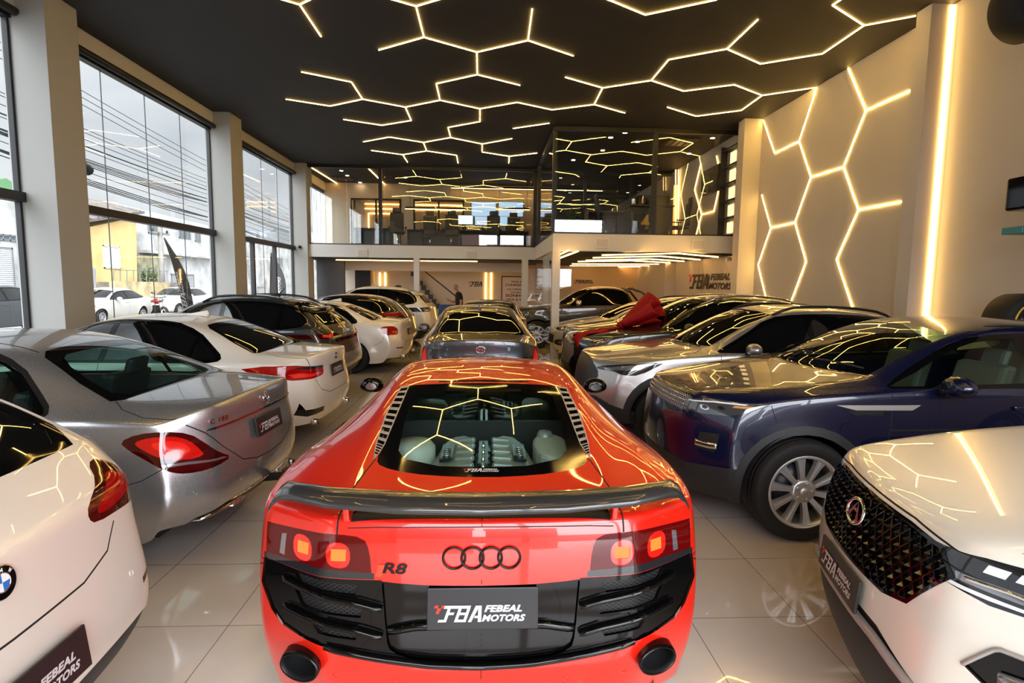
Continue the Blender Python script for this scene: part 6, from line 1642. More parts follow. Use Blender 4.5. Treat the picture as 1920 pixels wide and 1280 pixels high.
palm(px_x(1070,430,15.2), 15.2, ZM1+.015, 1.0, 'potted palm behind the front glass of the upper right office')
for i, (px, py) in enumerate(((1172,249),(1145,258),(1195,266),(1292,288),(1336,259),(1130,282),(1075,300),(640,320),(651,329),(675,342),(686,350),(760,333))):
    c = on_z(px, py, ZC-.004); tag(MB().lathe([(0,-.006),(.05,-.006),(.06,.0)], 16, 'Z').build('downlight', SPOT, loc=tuple(c)), 'small round ceiling spotlight inside the upper offices', 'light', 'ceiling spotlights upstairs')
def ac(px, py, label):
    c = on_z(px, py, ZC-.01); r = thing('ceiling_vent', label, 'vent', tuple(c)); MB().box(-.42,.42,-.42,.42,-.02,.0).build('frame', M_DKIN, r, bevel=.005)
    for k in range(4): MB().box(-.32+.17*k,-.2+.17*k,-.3,.3,-.03,-.02).build('slat', M_BLACK, r)
ac(643, 334, 'square ceiling air unit in the upper left office'); ac(1273, 266, 'square ceiling air unit in the upper right office')
# -------- below the slab
YL = 24.2
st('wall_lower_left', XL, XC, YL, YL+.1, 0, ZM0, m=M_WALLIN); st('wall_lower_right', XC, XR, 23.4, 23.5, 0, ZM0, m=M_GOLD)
st('trim_5', XL, XC-.1, 21.4, 21.6, on_y(800,508,21.4).z, ZM0, m=M_WALLIN); st('trim_6', XR-.35, XR+.02, 18.6, 19.3, 0, ZM0, m=M_WARMW)
xg = px_x(612, 520, 20.6); st('wall_lower_dark', CX1-.2, px_x(645,520,20.6), 20.6, 20.8, 0, ZM0-.01, m=mat('dark_grey_panel', (84,86,90), .6))
st('wall_lower_recess', px_x(645,520,20.7), px_x(676,520,20.7), 22.4, 22.6, 0, 2.3, m=M_DKIN)
def lowbar(label, *px, g='light lines under the upper offices', w=.028): ledbar(label, [on_z(a, b, ZM0-.06) for a, b in px], w, .025, g)
lowbar('warm ceiling light line under the upper left office, left of the middle post', (630,487), (774,489)); lowbar('warm ceiling light line under the upper left office, right of the middle post', (788,489), (895,490)); lowbar('second warm ceiling light line deeper under the upper left office', (676,493), (858,495)); lowbar('short warm ceiling light line next to the corner post', (890,496), (980,497))
z6 = lambda x, y: (960+x/2.667, 200+y/2.667)
for k, pts in enumerate((((450,742),(830,733),(1030,752)),((405,755),(745,748),(940,765)),((370,768),(690,762),(860,773)),((330,774),(600,770),(790,780)),((300,786),(735,787)),((290,795),(685,795)),((270,801),(640,800)))):
    lowbar('long warm light line on the dark ceiling over the pickup, %s from the front edge' % ('first','second','third','fourth','fifth','sixth','seventh')[k], *[z6(*p) for p in pts], g='light lines over the pickup')
lowbar('slanting warm light line beside the white corner post, front one', z6(206,753), z6(285,717)); lowbar('slanting warm light line beside the white corner post, rear one', z6(210,768), z6(330,722))
# vertical lights and marks on the lower back wall
for i, px in enumerate((911, 921, 712, 722)):
    p = on_y(px, 511, YL-.03); tag(MB().box(p.x-.02, p.x+.02, YL-.03, YL-.001, .5, p.z).build('vertical_light', LEDV), ('upright warm light strip right of the black wall mark, left of the pair','upright warm light strip right of the black wall mark, right of the pair','upright warm light strip beside the yellow cupboards, left of the pair','upright warm light strip beside the yellow cupboards, right of the pair')[i], 'light', 'upright lights on the lower back wall')
p, q = on_y(876, 539, YL-.02), on_y(905, 539, YL-.02); o = place_bm('wall_logo', logo_bm(False), [M_LOGOB, M_LOGOR], (p.x+.05, YL-.025, p.z+.05), (1,0,0), (0,0,1), (q.x-p.x)*.92); tag(o, 'black dealer mark with red chequers on the lower back wall', 'sign')
p, q = on_y(1073, 531, 23.38), on_y(1112, 531, 23.38); o = place_bm('wall_logo', logo_bm(True), [M_LOGOB, M_LOGOR], (p.x+.05, 23.37, p.z), (1,0,0), (0,0,1), (q.x-p.x)*1.0); tag(o, 'small black dealer name on the golden wall above the pickup', 'sign')
p, q = on_x(1291, 541, XR-.01), on_x(1377, 539, XR-.01); lb = logo_bm(True, .0)
for v in lb.verts: v.co.y *= .43/(.17*abs(p.y-q.y))
o = place_bm('wall_logo', lb, [M_LOGOB, M_LOGOR], (XR-.012, p.y+.0, p.z), (0,-1,0), (0,0,1), abs(p.y-q.y)); tag(o, 'large black dealer name with red chequers on the pale right wall beneath the upper office', 'sign')
# poster
p, q = on_y(942, 519, YL-.06), on_y(994, 578, YL-.06)
po = thing('framed_poster', 'pale framed poster with dark words behind the corner post', 'poster', (p.x, YL-.055, q.z)); w_, h_ = q.x-p.x, p.z-q.z
MB().box(0, w_, 0, .05, 0, h_).build('poster_sheet', mat('poster_paper', (214,196,178), .5), po)
m = MB()
for b in ((-.04,0,-.02,.06,0,h_),(w_,w_+.04,-.02,.06,0,h_),(-.04,w_+.04,-.02,.06,h_,h_+.04)): m.box(*b)
m.build('frame', M_DKIN, po)
for s_, z, hh, a, b in (('VIVA A',.84,.035,.3,.7),('CONFIANÇA',.73,.07,.10,.94),('NA DIREÇÃO',.60,.05,.16,.88),('DOS SEUS',.50,.035,.3,.7),('SONHOS',.40,.075,.12,.90),('VIVA A VIDA',.27,.05,.14,.92)):
    place_bm('lettering', rect_fit(text_bm(s_, 1, .03), w_*a, w_*b, h_*(z-hh/2), h_*(z+hh/2+.02)), mat('poster_ink', (60,52,48), .6), (0,-.003,0), (1,0,0), (0,0,1), 1., po)
# stair with handrail
sr = thing('staircase', 'straight stair with dark handrail rising to the left along the lower back wall', 'stair', (px_x(800,560,23.6), 23.6, 0))
a, b = on_y(857,556,23.5), on_y(797,508,23.5); o0 = Vector(sr.location)
m = MB(); n = 12; x0, x1 = a.x-.2, b.x-.6; 
for k in range(n):
    xa, xb = x0+(x1-x0)*k/n, x0+(x1-x0)*(k+1)/n; m.box(min(xa,xb)-o0.x, max(xa,xb)-o0.x, 0.02, .55, -.0+.19*k, .19*(k+1))
m.build('steps', M_DKIN, sr); MB().bar(a-o0+Vector((0,0,-.02)), b-o0+Vector((0,0,-.02)), .05, .05).build('handrail', M_BLACK, sr)
def cupboard():
    p, q = on_y(676,508,23.2), on_y(700,532,23.2); r = thing('wall_cupboard', 'yellow lit wall cupboards beneath the upper left office', 'cupboard', (p.x, 23.2, q.z)); m_ = mat('yellow_wood', (214,176,112), .5)
    for k in range(2): MB().box((q.x-p.x)*k/2+.005, (q.x-p.x)*(k+1)/2-.005, -.02, 0, 0, p.z-q.z).build('door', m_, r)
    MB().box(0, q.x-p.x, 0, .35, 0, p.z-q.z).build('cabinet', m_, r)
    c = on_y(676,545,23.1); tag(MB().box(p.x-.1, p.x+1.1, 23.1, 23.7, 0, .92).build('counter', M_DKIN, bevel=.01), 'dark counter under the yellow cupboards', 'counter')
    d = on_y(702,532,23.15); tag(MB().box(d.x-.16, d.x+.16, 23.15, 23.45, .925, 1.55).box(d.x-.1, d.x+.1, 23.12, 23.15, 1.1, 1.4).build('coffee_machine', mat('coffee_steel', (170,150,120), .3, metal=.7), bevel=.015), 'pale coffee machine on the dark counter beside the upright lights', 'machine')
cupboard()
p = on_y(845,571,22.6); tag(MB().box(p.x-.5, p.x+.3, 22.5, 23.0, 0, .62).box(p.x-.5, p.x+.3, 22.95, 23.05, .62, .95).build('blue_bench', mat('blue_fabric', (60,84,130), .8), bevel=.03), 'blue upholstered bench beside the standing person', 'bench')
struct(MB().box(XC-.2, px_x(1072,520,19.3), 19.28, 19.295, 0, 2.35).build('window_14', M_OGLASS)); struct(MB().box(XC+.05, XC+.065, YF+.25, YR-.1, 0, ZM0-.02).build('window_15', M_OGLASS))
# grilles of the loudspeakers in the slab edge
for i, (px, py, Y, lab) in enumerate(((680,474,YR,'white square loudspeaker on the slab edge, nearest the window column'),(883,477,YR,'white square loudspeaker on the slab edge, left of the corner post'),(1128,456,YF,'white square loudspeaker on the slab edge of the right office, nearest the corner post'),(1309,459,YF,'white square loudspeaker on the slab edge of the right office, nearest the right wall'))):
    c = on_y(px, py, Y); r = thing('wall_speaker', lab, 'loudspeaker', (c.x, Y-.002, c.z), 0, 'loudspeakers in the slab edge')
    MB().box(-.17,.17,-.05,0,-.125,.125).build('housing', mat('speaker_white', (218,212,204), .5), r, bevel=.012); MB().box(-.145,.145,-.056,-.05,-.10,.10).build('grille_cloth', mat('speaker_grey', (190,184,178), .8), r)
c = on_y(563,463,y3); cm = thing('security_camera', 'small black security camera on the white column beside the upper office', 'camera', (c.x, COLY[3][0]-.002, c.z)); MB().ball((0,-.05,0), .055, 14).build('camera_dome', M_GLOSSB, cm); MB().box(-.04,.04,-.04,0,-.03,.03).build('camera_mount', M_BLACKP, cm)
c = on_y(1368,480,YF+.3); cm = thing('security_camera', 'white security camera under the slab beside the right wall', 'camera', (c.x, c.y, ZM0-.045)); MB().tube([(0,0,0),(0,0,-.06)], .02, 10).build('camera_mount', M_WHITE, cm); MB().tube([(.06,.02,-.09),(-.10,-.04,-.10)], .04, 14).build('camera_body', M_WHITE, cm)

# ---------------------------------------------------------------- the person
def person():
    Y = 22.2; p = on_y(861, 550, Y); r = thing('person', 'bald person in black clothes standing under the upper office, looking down at a phone', 'person', (p.x, Y, 0), RAD(200))
    sk = mat('skin', (176,128,100), .5); bl = mat('black_cotton', (22,22,25), .85)
    def skin_mesh(name, verts, edges, rad, m, root=0, sub=2):
        me = bpy.data.meshes.new(name); me.from_pydata(verts, edges, []); o = bpy.data.objects.new(name, me); COL.objects.link(o); o.parent = r
        sm = o.modifiers.new('skin', 'SKIN'); L = me.skin_vertices[0].data
        for i, q in enumerate(rad): L[i].radius = q if isinstance(q, tuple) else (q, q); L[i].use_root = (i == root)
        s2 = o.modifiers.new('s', 'SUBSURF'); s2.levels = s2.render_levels = sub; me.materials.append(m)
        dg = bpy.context.evaluated_depsgraph_get(); dg.update(); me2 = bpy.data.meshes.new_from_object(o.evaluated_get(dg)); o.modifiers.clear(); o.data = me2
        for q in me2.polygons: q.use_smooth = True
        return o
    # facing +x locally, head bent forward, the far forearm raised, the near arm hanging
    V = [(0,0,.97),(.0,0,1.16),(.02,0,1.38),(.05,0,1.47),(.085,0,1.54),(.105,0,1.59),
         (.03,-.19,1.40),(.0,-.25,1.14),(.20,-.19,1.07),(.30,-.15,1.12), (.03,.19,1.40),(.0,.245,1.12),(.04,.25,.90),(.06,.25,.80),
         (0,.10,.90),(.02,.11,.50),(-.02,.12,.09),(.10,.13,.04), (0,-.10,.90),(-.03,-.11,.50),(-.06,-.12,.09),(.06,-.13,.04)]
    E = [(0,1),(1,2),(2,3),(3,4),(4,5),(2,6),(6,7),(7,8),(8,9),(2,10),(10,11),(11,12),(12,13),(0,14),(14,15),(15,16),(16,17),(0,18),(18,19),(19,20),(20,21)]
    Rd = [(.15,.12),(.16,.11),(.165,.11),.06,.058,.055,.068,.055,.046,.036,.068,.055,.046,.036,.09,.064,.046,.04,.09,.064,.046,.04]
    body = skin_mesh('body', V, E, Rd, sk)
    hd = MB(); c_, s_ = cos(.55), sin(.55); H0 = Vector((.125,0,1.665)); RH = Matrix.Rotation(.5, 3, 'Y')
    def lump(p, rad, sq):
        q = MB(); q.ball((0,0,0), rad, 20, sq); bmesh.ops.rotate(q.bm, matrix=RH, verts=q.bm.verts); bmesh.ops.translate(q.bm, vec=H0+RH @ Vector(p), verts=q.bm.verts); bm_join(hd.bm, q.bm)
    lump((0,0,.02), .1, (.98,.78,1.02)); lump((.035,0,-.06), .075, (.95,.80,.95)); lump((.075,0,-.10), .032, (.9,1.1,.8)); lump((.106,0,-.02), .022, (.75,.65,1.25)); lump((.085,0,.022), .045, (.5,1.4,.35))
    for sg in (1,-1): lump((-.01,sg*.080,-.015), .03, (.75,.35,1.15))
    # hands with five fingers grown on to the wrists
    def hand(w, d, up):
        w, d, up = Vector(w), Vector(d).normalized(), Vector(up).normalized(); sd = d.cross(up); vs, es, rd = [w-d*.03, w+d*.03, w+d*.075], [(0,1),(1,2)], [.030,(.036,.02),(.036,.02)]
        for k in range(4):
            b = len(vs); o_ = sd*(-.03+.02*k); l = (.066,.078,.072,.055)[k]
            vs += [w+d*.09+o_, w+d*(.09+l*.55)+o_-up*.008, w+d*(.09+l*.85)+o_-up*.030]; es += [(2,b),(b,b+1),(b+1,b+2)]; rd += [.0105,.0095,.0085]
        b = len(vs); vs += [w+d*.045-sd*.035, w+d*.085-sd*.048-up*.012]; es += [(1,b),(b,b+1)]; rd += [.0125,.0105]
        o = skin_mesh('hand', [tuple(v) for v in vs], es, rd, sk, 0, 1); q = bmesh.new(); q.from_mesh(o.data); bm_join(hd.bm, q); bpy.data.objects.remove(o)
    hand((.31,-.145,1.125), (.9,.25,.25), (-.3,0,1)); hand((.065,.25,.79), (.12,0,-1), (1,0,.1))
    q = bmesh.new(); q.from_mesh(body.data); bmesh.ops.holes_fill(q, edges=[e for e in q.edges if len(e.link_faces) == 1], sides=0); bmesh.ops.recalc_face_normals(q, faces=q.faces); bm_join(hd.bm, q)
    bmesh.ops.recalc_face_normals(hd.bm, faces=hd.bm.faces); me = bpy.data.meshes.new('body'); hd.bm.to_mesh(me); hd.bm.free(); me.materials.append(sk); body.data = me
    rm = body.modifiers.new('r', 'REMESH'); rm.mode = 'VOXEL'; rm.voxel_size = .008; rm.use_smooth_shade = True; sm_ = body.modifiers.new('s', 'SMOOTH'); sm_.iterations = 3; sm_.factor = .5
    dg = bpy.context.evaluated_depsgraph_get(); dg.update(); me2 = bpy.data.meshes.new_from_object(body.evaluated_get(dg)); body.modifiers.clear(); body.data = me2
    def sd_(p, pts, r_):
        best = 9
        for u, v in zip(pts, pts[1:]):
            u, v = Vector(u), Vector(v); t_ = max(0, min(1, (p-u).dot(v-u)/(v-u).length_squared)); best = min(best, (p-u-(v-u)*t_).length)
        return best-r_
    def garment(name, keep, out_, lo):
        g = bmesh.new(); g.from_mesh(body.data); g.normal_update()
        bmesh.ops.delete(g, geom=[f for f in g.faces if not keep(f.calc_center_median())], context='FACES')
        for v in g.verts: v.co += v.normal*out_
        me3 = bpy.data.meshes.new(name); g.to_mesh(me3); g.free(); link_mesh(name, me3, bl, r, smooth=True)
    TOR = [(0,0,.93)]+V[1:4]
    arm = lambda p: min(sd_(p, V[6:10]+[(.40,-.12,1.15)], .05), sd_(p, V[10:14]+[(.07,.25,.68)], .05)) < sd_(p, TOR, .13)
    garment('shirt', lambda p: (1.19 < p.z < 1.6) if arm(p) else (.92 < p.z < 1.475), .014, .92)
    garment('trousers', lambda p: .075 < p.z < .96 and not arm(p), .011, 0)
    for sg in (1,-1):
        MB().ball(H0+RH @ Vector((.086,sg*.032,.0)), .012, 10).build('eye', mat('eye_brown', (48,34,28), .2), r)
        MB().ball((.09,sg*.12,.05), .05, 12, (2.4,.95,.9)).build('shoe', M_BLACKP, r)
    MB().obox(H0+RH @ Vector((.103,0,-.068)), (.008,0,0), (0,.024,0), (0,0,.005)).build('mouth', mat('lips', (140,84,74), .5), r)
    ph = tag(MB().obox((0,0,0), (.07,0,.03), (0,.036,0), (-.002,0,.005)).build('phone', M_GLOSSB), 'dark phone held in the raised hand of the standing person', 'phone'); ph.matrix_world = Matrix.Translation(r.location) @ Matrix.Rotation(RAD(200), 4, 'Z') @ Matrix.Translation((.42,-.115,1.185))
person()
# ================================================================ the street beyond the window wall
ZG = -.04
asph = mat('asphalt', (128,126,124), .85, noise=(3,.2,(108,106,104))); pave = mat('pavement_concrete', (168,164,158), .85, noise=(2,.2,(150,146,140)))
struct(MB().box(-15.2, XL-2.3, -60, 140, ZG-.1, ZG).build('road', asph)); struct(MB().box(XL-2.3, XL-.15, -60, 140, ZG-.1, -.02).build('pavement_near', pave)); struct(MB().box(-60, -15.2, -60, 140, ZG-.1, ZG+.02).build('pavement_far', pave)); struct(MB().box(XL-.15, 60, -60, YK, ZG-.1, -.01).build('pavement_front', asph))
XB = -19.5
stain = lambda n, c, c2, s_=1.2: mat(n, c, .9, noise=(s_, .16, c2))
W1 = stain('white_stucco', (196,197,198), (158,156,152)); YEL = stain('yellow_stucco', (222,192,134), (206,174,116)); YEL2 = stain('stained_yellow_wall', (220,196,150), (160,146,116), 2.); GRY = stain('raw_concrete', (150,146,140), (110,106,100), 1.5); LGR = stain('pale_grey_wall', (168,168,168), (150,150,150))
def facade(name, label, pxs, X, depth, m, cat='building', z0=None):
    """outline given on the facade plane, extruded away from the street"""
    r = thing(name, label, cat, (X, on_x(*pxs[0], X).y, ZG)); o0 = Vector(r.location)
    P = []
    for p in pxs:
        q = on_x(*p, X); z = q.z-ZG
        P.append((q.y-o0.y, max(.0, z)))
    mb = MB(); mb.prism(P, lambda a, b, h: (-h, a, b), 0, depth); mb.build('wall', m, r); return r, o0
def win(r, o0, X, a, b, frame, pane, bars=0, name='window', label=None, dz=.05):
    p, q = on_x(*a, X), on_x(*b, X); y0, y1, z0, z1 = p.y-o0.y, q.y-o0.y, q.z-ZG, p.z-ZG
    w = MB(); t = .06
    w.box(0,dz,y0,y1,z0,z0+t).box(0,dz,y0,y1,z1-t,z1).box(0,dz,y0,y0+t,z0,z1).box(0,dz,y1-t,y1,z0,z1)
    for k in range(bars): yy = y0+(y1-y0)*(k+1)/(bars+1); w.box(0,dz,yy-.025,yy+.025,z0,z1)
    o = w.build(name, frame, r); MB().box(-.02,.012,y0+t,y1-t,z0+t,z1-t).build('pane', pane, o); return o
PANE = mat('dull_window', (92,98,102), .15, coat=.5); FRW = mat('white_frame', (226,226,226), .6); FRG = mat('grey_frame', (120,122,124), .6)
r, o = facade('white_building', 'white two-storey building with barred upper windows across the street', [(262,600),(262,392),(396,424),(424,431),(424,575),(396,575)], XB, 5, W1)
P_ = [on_x(*q_, -24.8) for q_ in ((202,560),(202,377),(300,401),(300,560))]; MB().prism([(v.y-o.y, max(0,v.z-ZG)) for v in P_], lambda a, b, h: (-24.8-XB-h, a, b), 0, 1.0).build('rear_wing_wall', W1, r)
for a, b, n in (((276,410),(304,441),3),((334,421),(357,449),3),((364,430),(376,454),1)): win(r, o, XB, a, b, FRG, PANE, n)
win(r, o, XB, (320,513),(364,544), FRG, mat('grey_shutter', (150,152,152), .7), 0, 'garage_door')
p, q = on_x(258,470,XB), on_x(396,492,XB); MB().box(0,.5,p.y-o.y,q.y-o.y+2,p.z-ZG-.1,p.z-ZG+.06).build('ledge', W1, r)
r, o = facade('pale_building', 'pale weathered building farther down the street, behind the framed glass doors', [(448,580),(448,443),(470,446),(545,462),(640,480),(640,575),(545,575)], XB+.35, 6, stain('grey_white_stucco', (184,184,182), (130,128,124)))
win(r, o, XB+.35, (482,538),(498,560), FRG, mat('grey_shutter'), 0, 'garage_door'); win(r, o, XB+.35, (452,478),(462,500), FRG, PANE, 1); win(r, o, XB+.35, (512,482),(530,500), FRG, PANE, 1)
r, o = facade('dark_roof_house', 'grey pitched roof rising far down the street', [(500,480),(500,437),(524,425),(545,434),(545,480)], -24, 8, mat('slate', (110,112,114), .8))
r, o = facade('concrete_building', 'raw grey concrete building rising behind the tiled roof', [(120,520),(120,366),(202,378),(202,520)], -26, 6, GRY)
XY = -18.6
r, o = facade('yellow_house', 'yellow house with sloping tiled roof and white barred window across the street', [(100,600),(100,430),(157,428),(255,407),(258,560),(258,600)], XY, 6, YEL)
win(r, o, XY, (192,459),(225,504), FRW, mat('curtain', (196,196,192), .7), 2)
p, q = on_x(100,426,XY), on_x(256,404,XY); tl = MB(); rf = mat('roof_tiles', (120,112,104), .9, noise=(5,.2,(92,86,80)))
a0, a1 = Vector((.35, p.y-o.y, p.z-ZG+.05)), Vector((.35, q.y-o.y+.15, q.z-ZG+.12))
tl.prism([(a0.y,a0.z),(a1.y,a1.z),(a1.y,a1.z+.14),(a0.y,a0.z+.14)], lambda a, b, h: (h, a, b+(.0 if h > 0 else 1.1)), .35, -4.5)
rfo = tl.build('roof', rf, r)
for k in range(22):
    t_ = (k+.5)/22; y_ = a0.y+(a1.y-a0.y)*t_; z_ = a0.z+(a1.z-a0.z)*t_; 
    if k % 2 == 0: MB().bar((.36,y_,z_+.16),(-4.4,y_,z_+1.2),.14,.06).build('tile_row', rf, rfo)
c = on_x(141,442,XY); MB().ball((.12, c.y-o.y, c.z-ZG), .09, 10).build('porch_lamp', emit_mat('porch_glow', (1.,.8,.5), 6.), r)
XW = -17.4
r, o = facade('yard_wall', 'stained low yellow yard wall below the yellow house', [(215,600),(215,527),(318,529),(318,600)], XW, .25, YEL2, 'wall')
m = MB()
for k in range(9):
    a = on_x(217+k*12.4,507,XW); b = on_x(217+k*12.4,528,XW); m.bar((-.1,a.y-o.y,a.z-ZG),(-.1,b.y-o.y,b.z-ZG),.03,.03)
a, b = on_x(217,506,XW), on_x(318,508,XW); m.bar((-.1,a.y-o.y,a.z-ZG),(-.1,b.y-o.y,b.z-ZG),.03,.03); m.build('railing', FRG, r)
r, o = facade('pale_grey_shed', 'pale grey sloping side wall between the near column and the yellow house', [(100,600),(100,470),(140,489),(180,504),(182,600)], XW-.1, 1.0, LGR)
r, o = facade('grey_gate_wall', 'mossy grey wall between the yard and the white building', [(258,560),(258,478),(308,480),(308,560)], XB+.35, .3, stain('mossy_wall', (176,170,140), (120,120,96), 2.), 'wall')
r, o = facade('shop_building', 'white shop building with closed roller shutter, left of the nearest column', [(-160,620),(-160,330),(-40,352),(36,372),(46,600)], XB+.6, 7, W1)
sh_ = win(r, o, XB+.6, (-20,461),(28,545), FRG, mat('roller_shutter', (196,198,200), .5), 0, 'roller_shutter'); win(r, o, XB+.6, (-10,437),(30,453), FRG, PANE, 2)
p, q = on_x(-20,461,XB+.6), on_x(28,545,XB+.6)
for k in range(22): z_ = q.z+(p.z-q.z)*k/22; MB().box(.012,.04,p.y-o.y+.06,q.y-o.y-.06,z_-ZG,z_-ZG+.035).build('shutter_slat', mat('roller_shutter'), sh_)
r, o = facade('green_roof_house', 'green sheet-metal gable above the shop building', [(-60,400),(-60,352),(-20,338),(12,334),(38,352),(38,400)], -25, 5, mat('green_sheet', (92,132,92), .6))
yb_ = on_x(288,529,-18.2); struct(MB().box(-18.55, XW-.27, yb_.y-4, yb_.y+2.0, ZG, yb_.z).build('trim_yard', GRY))
def bush(px, py, X, s_, label):
    c = on_x(px, py, X); rnd = random.Random(px); m = MB()
    for k in range(260):
        d = Vector((rnd.gauss(0,1), rnd.gauss(0,1), rnd.gauss(0,.8))); d = d.normalized()*s_*rnd.random()**.4; u = Vector((rnd.gauss(0,1), rnd.gauss(0,1), rnd.gauss(0,1))).normalized()*.09; v = u.cross(Vector((rnd.random(), rnd.random(), 1))).normalized()*.05
        m.face([d-u, d+v, d+u, d-v])
    tag(m.build('shrub', mat('leaf_green', (98,118,70), .7), loc=tuple(c), fixn=False), label, 'plant')
bush(279, 517, XW-1.0, .45, 'green shrub behind the railing of the yellow yard wall')
# utility pole and its wires
c = on_x(303, 500, -17.9); up = thing('utility_pole', 'grey concrete utility pole before the white building', 'pole', (-17.9, c.y, ZG)); zt_ = on_x(303, 424, -17.9).z
MB().tube([(0,0,0),(0,0,zt_-ZG)], [.16,.11], 14).build('pole_shaft', GRY, up); MB().bar((0,-.9,zt_-ZG-.4),(0,.9,zt_-ZG-.4),.1,.1).build('cross_arm', GRY, up)
for k in (-.7,0,.7): MB().lathe([(0,.18),(.05,.15),(.07,.05),(.05,0)], 10, 'Z', (0,k,zt_-ZG-.35)).build('insulator', M_DKIN, up)
XWI = -10.5
WIRES = [((115,142),(389,302),1,1),((115,155),(389,312),1,1),((115,169),(389,322),1,1),((118,219),(389,336),1,1),((119,226),(389,343),1,1),((120,240),(389,350),1,1),((121,254),(389,356),1,2),((121,261),(389,364),1,1),((124,280),(389,372),3,1.4),((125,286),(389,378),4,1.4),((125,292),(389,386),2,1),((125,318),(389,406),4,1.6),((125,328),(389,414),2,1.4),((125,304),(389,396),1,1)]
k = 0
for a, b, n, wd in WIRES:
    n = max(1, n-1)
    A, B = on_x(*a, XWI), on_x(*b, XWI)
    for q in range(n):
        off = Vector((.10*q, 0, .03*((q*7) % 3)-.05*q)); P = []
        for i in range(25):
            t_ = -.55+i/24*3.2; sag = -.25*(1-(2*((t_+.55) % 1.6)/1.6-1)**2)*(.3+.25*q); P.append(A.lerp(B, t_)+off+Vector((0,0,sag)))
        tag(MB().tube(P, .009*wd, 5, cap=False).build('overhead_wire', M_BLACKP), 'black overhead cable running along the street, seen against the sky', 'cable', 'overhead cables along the street')
p = on_x(140, 302, XWI); tag(MB().tube([(p.x,p.y-.4,p.z+.15),(p.x,p.y+.5,p.z-.15)], .13, 14).build('cable_splice_box', M_BLACKP), 'fat black splice box hanging on the thick cable bundle', 'box')
m = MB(); c = on_x(598, 375, XWI); m.tube([c+Vector((0,.9*cos(a_)+.15*cos(3*a_), .8*sin(a_))) for a_ in [2*pi*i/30 for i in range(27)]], .02, 6); tag(m.build('cable_coil', M_BLACKP), 'coil of spare black cable hanging outside the last window', 'cable')
# advertising flags of the dealer
def flag(base, top, X, bend, label, words):
    A, B = on_x(*base, X), on_x(*top, X); A.z = ZG+.02; r = thing('feather_flag', label, 'flag', tuple(A)); h_ = B.z-A.z; dy = B.y-A.y
    pole = [Vector((0, dy*(t_**2)*1.0, h_*t_)) for t_ in [i/14 for i in range(15)]]
    MB().tube(pole, .02, 8).build('flag_pole', M_BLACKP, r); MB().box(-.25,.25,-.25,.25,0,.04).build('base', M_BLACKP, r)
    cd = Vector((1,0,0)) if bend == 2 else Vector((0,bend,0)); wd = .62; m = MB(); rows = []
    for i in range(15):
        t_ = i/14; c = pole[i]; w_ = wd*(1 if t_ < .55 else max(.05, 1-((t_-.55)/.45)**1.8)) if t_ > .12 else .0
        if t_ > .12: rows.append([m.bm.verts.new(c+cd*yy) for sg in (1,) for yy in (0, w_*.5, w_)])
    for i in range(len(rows)-1):
        for k in range(2): m.bm.faces.new((rows[i][k], rows[i][k+1], rows[i+1][k+1], rows[i+1][k])).smooth = True
    o = m.build('flag_cloth', mat('flag_black', (38,38,40), .7), r, fixn=False); sd = o.modifiers.new('cloth', 'SOLIDIFY'); sd.thickness = .006
    if bend == 2: place_bm('lettering', logo_bm(), [M_LOGOW, M_LOGOR], Vector((wd*.70, -.03+dy*.2, h_*.16)), (0,0,1), (-1,0,0), h_*.55, r); return r
    t_ = .50; c = pole[7]; place_bm('lettering', logo_bm(), [M_LOGOW, M_LOGOR], c+Vector((.03, bend*wd*.62, -h_*.26)), Vector((0, dy*.9, h_)), Vector((0,-bend,0)) if bend > 0 else Vector((0,1,0))*-bend*-1, h_*.52, r)
    return r
flag((346,566), (308,446), -9.0, 1, 'tall black feather flag with white lettering outside the large window', 'F'); flag((506,560), (508,474), -8.6, 2, 'black feather flag with white lettering outside the framed glass doors', 'F')
# parked cars across the street
XS = -17.0+.2
build_plain(-16.05, 24.35, -90, 'white_street_car', 'white sedan parked across the street before the yellow yard wall', scaled(CITY, id='street'), (4.3,2.15,.87,1.46,.96), mat('white_paint'),
  (('head_lamp', chaikin([(1.5,.80),(1.85,.78),(2.0,.72),(1.95,.64),(1.7,.68)],1), 'side', M_LENS, dict(face=-.2)), ('grille', chaikin([(-.05,.30),(.55,.30),(.6,.46),(-.05,.46)],0), 'front', M_BLACKP, dict(face=-.1))), wheel=('cover', None, .31, .2))
build_plain(-16.4, 18.7, -90, 'grey_street_suv', 'dark grey car parked across the street, left of the nearest column', DARK5, (4.3,2.15,.90,1.62,1.04), paint('street_grey_paint', (82,86,92), .5, .35), wheel=('five', None, .345, .235))
build_plain(-16.4, 30.6, -90, 'white_street_hatchback', 'white car parked behind the motorcycle and the black feather flag', FORD, (4.36,2.2,.91,1.47,.96), mat('white_paint'), wheel=('cover', None, .31, .2))
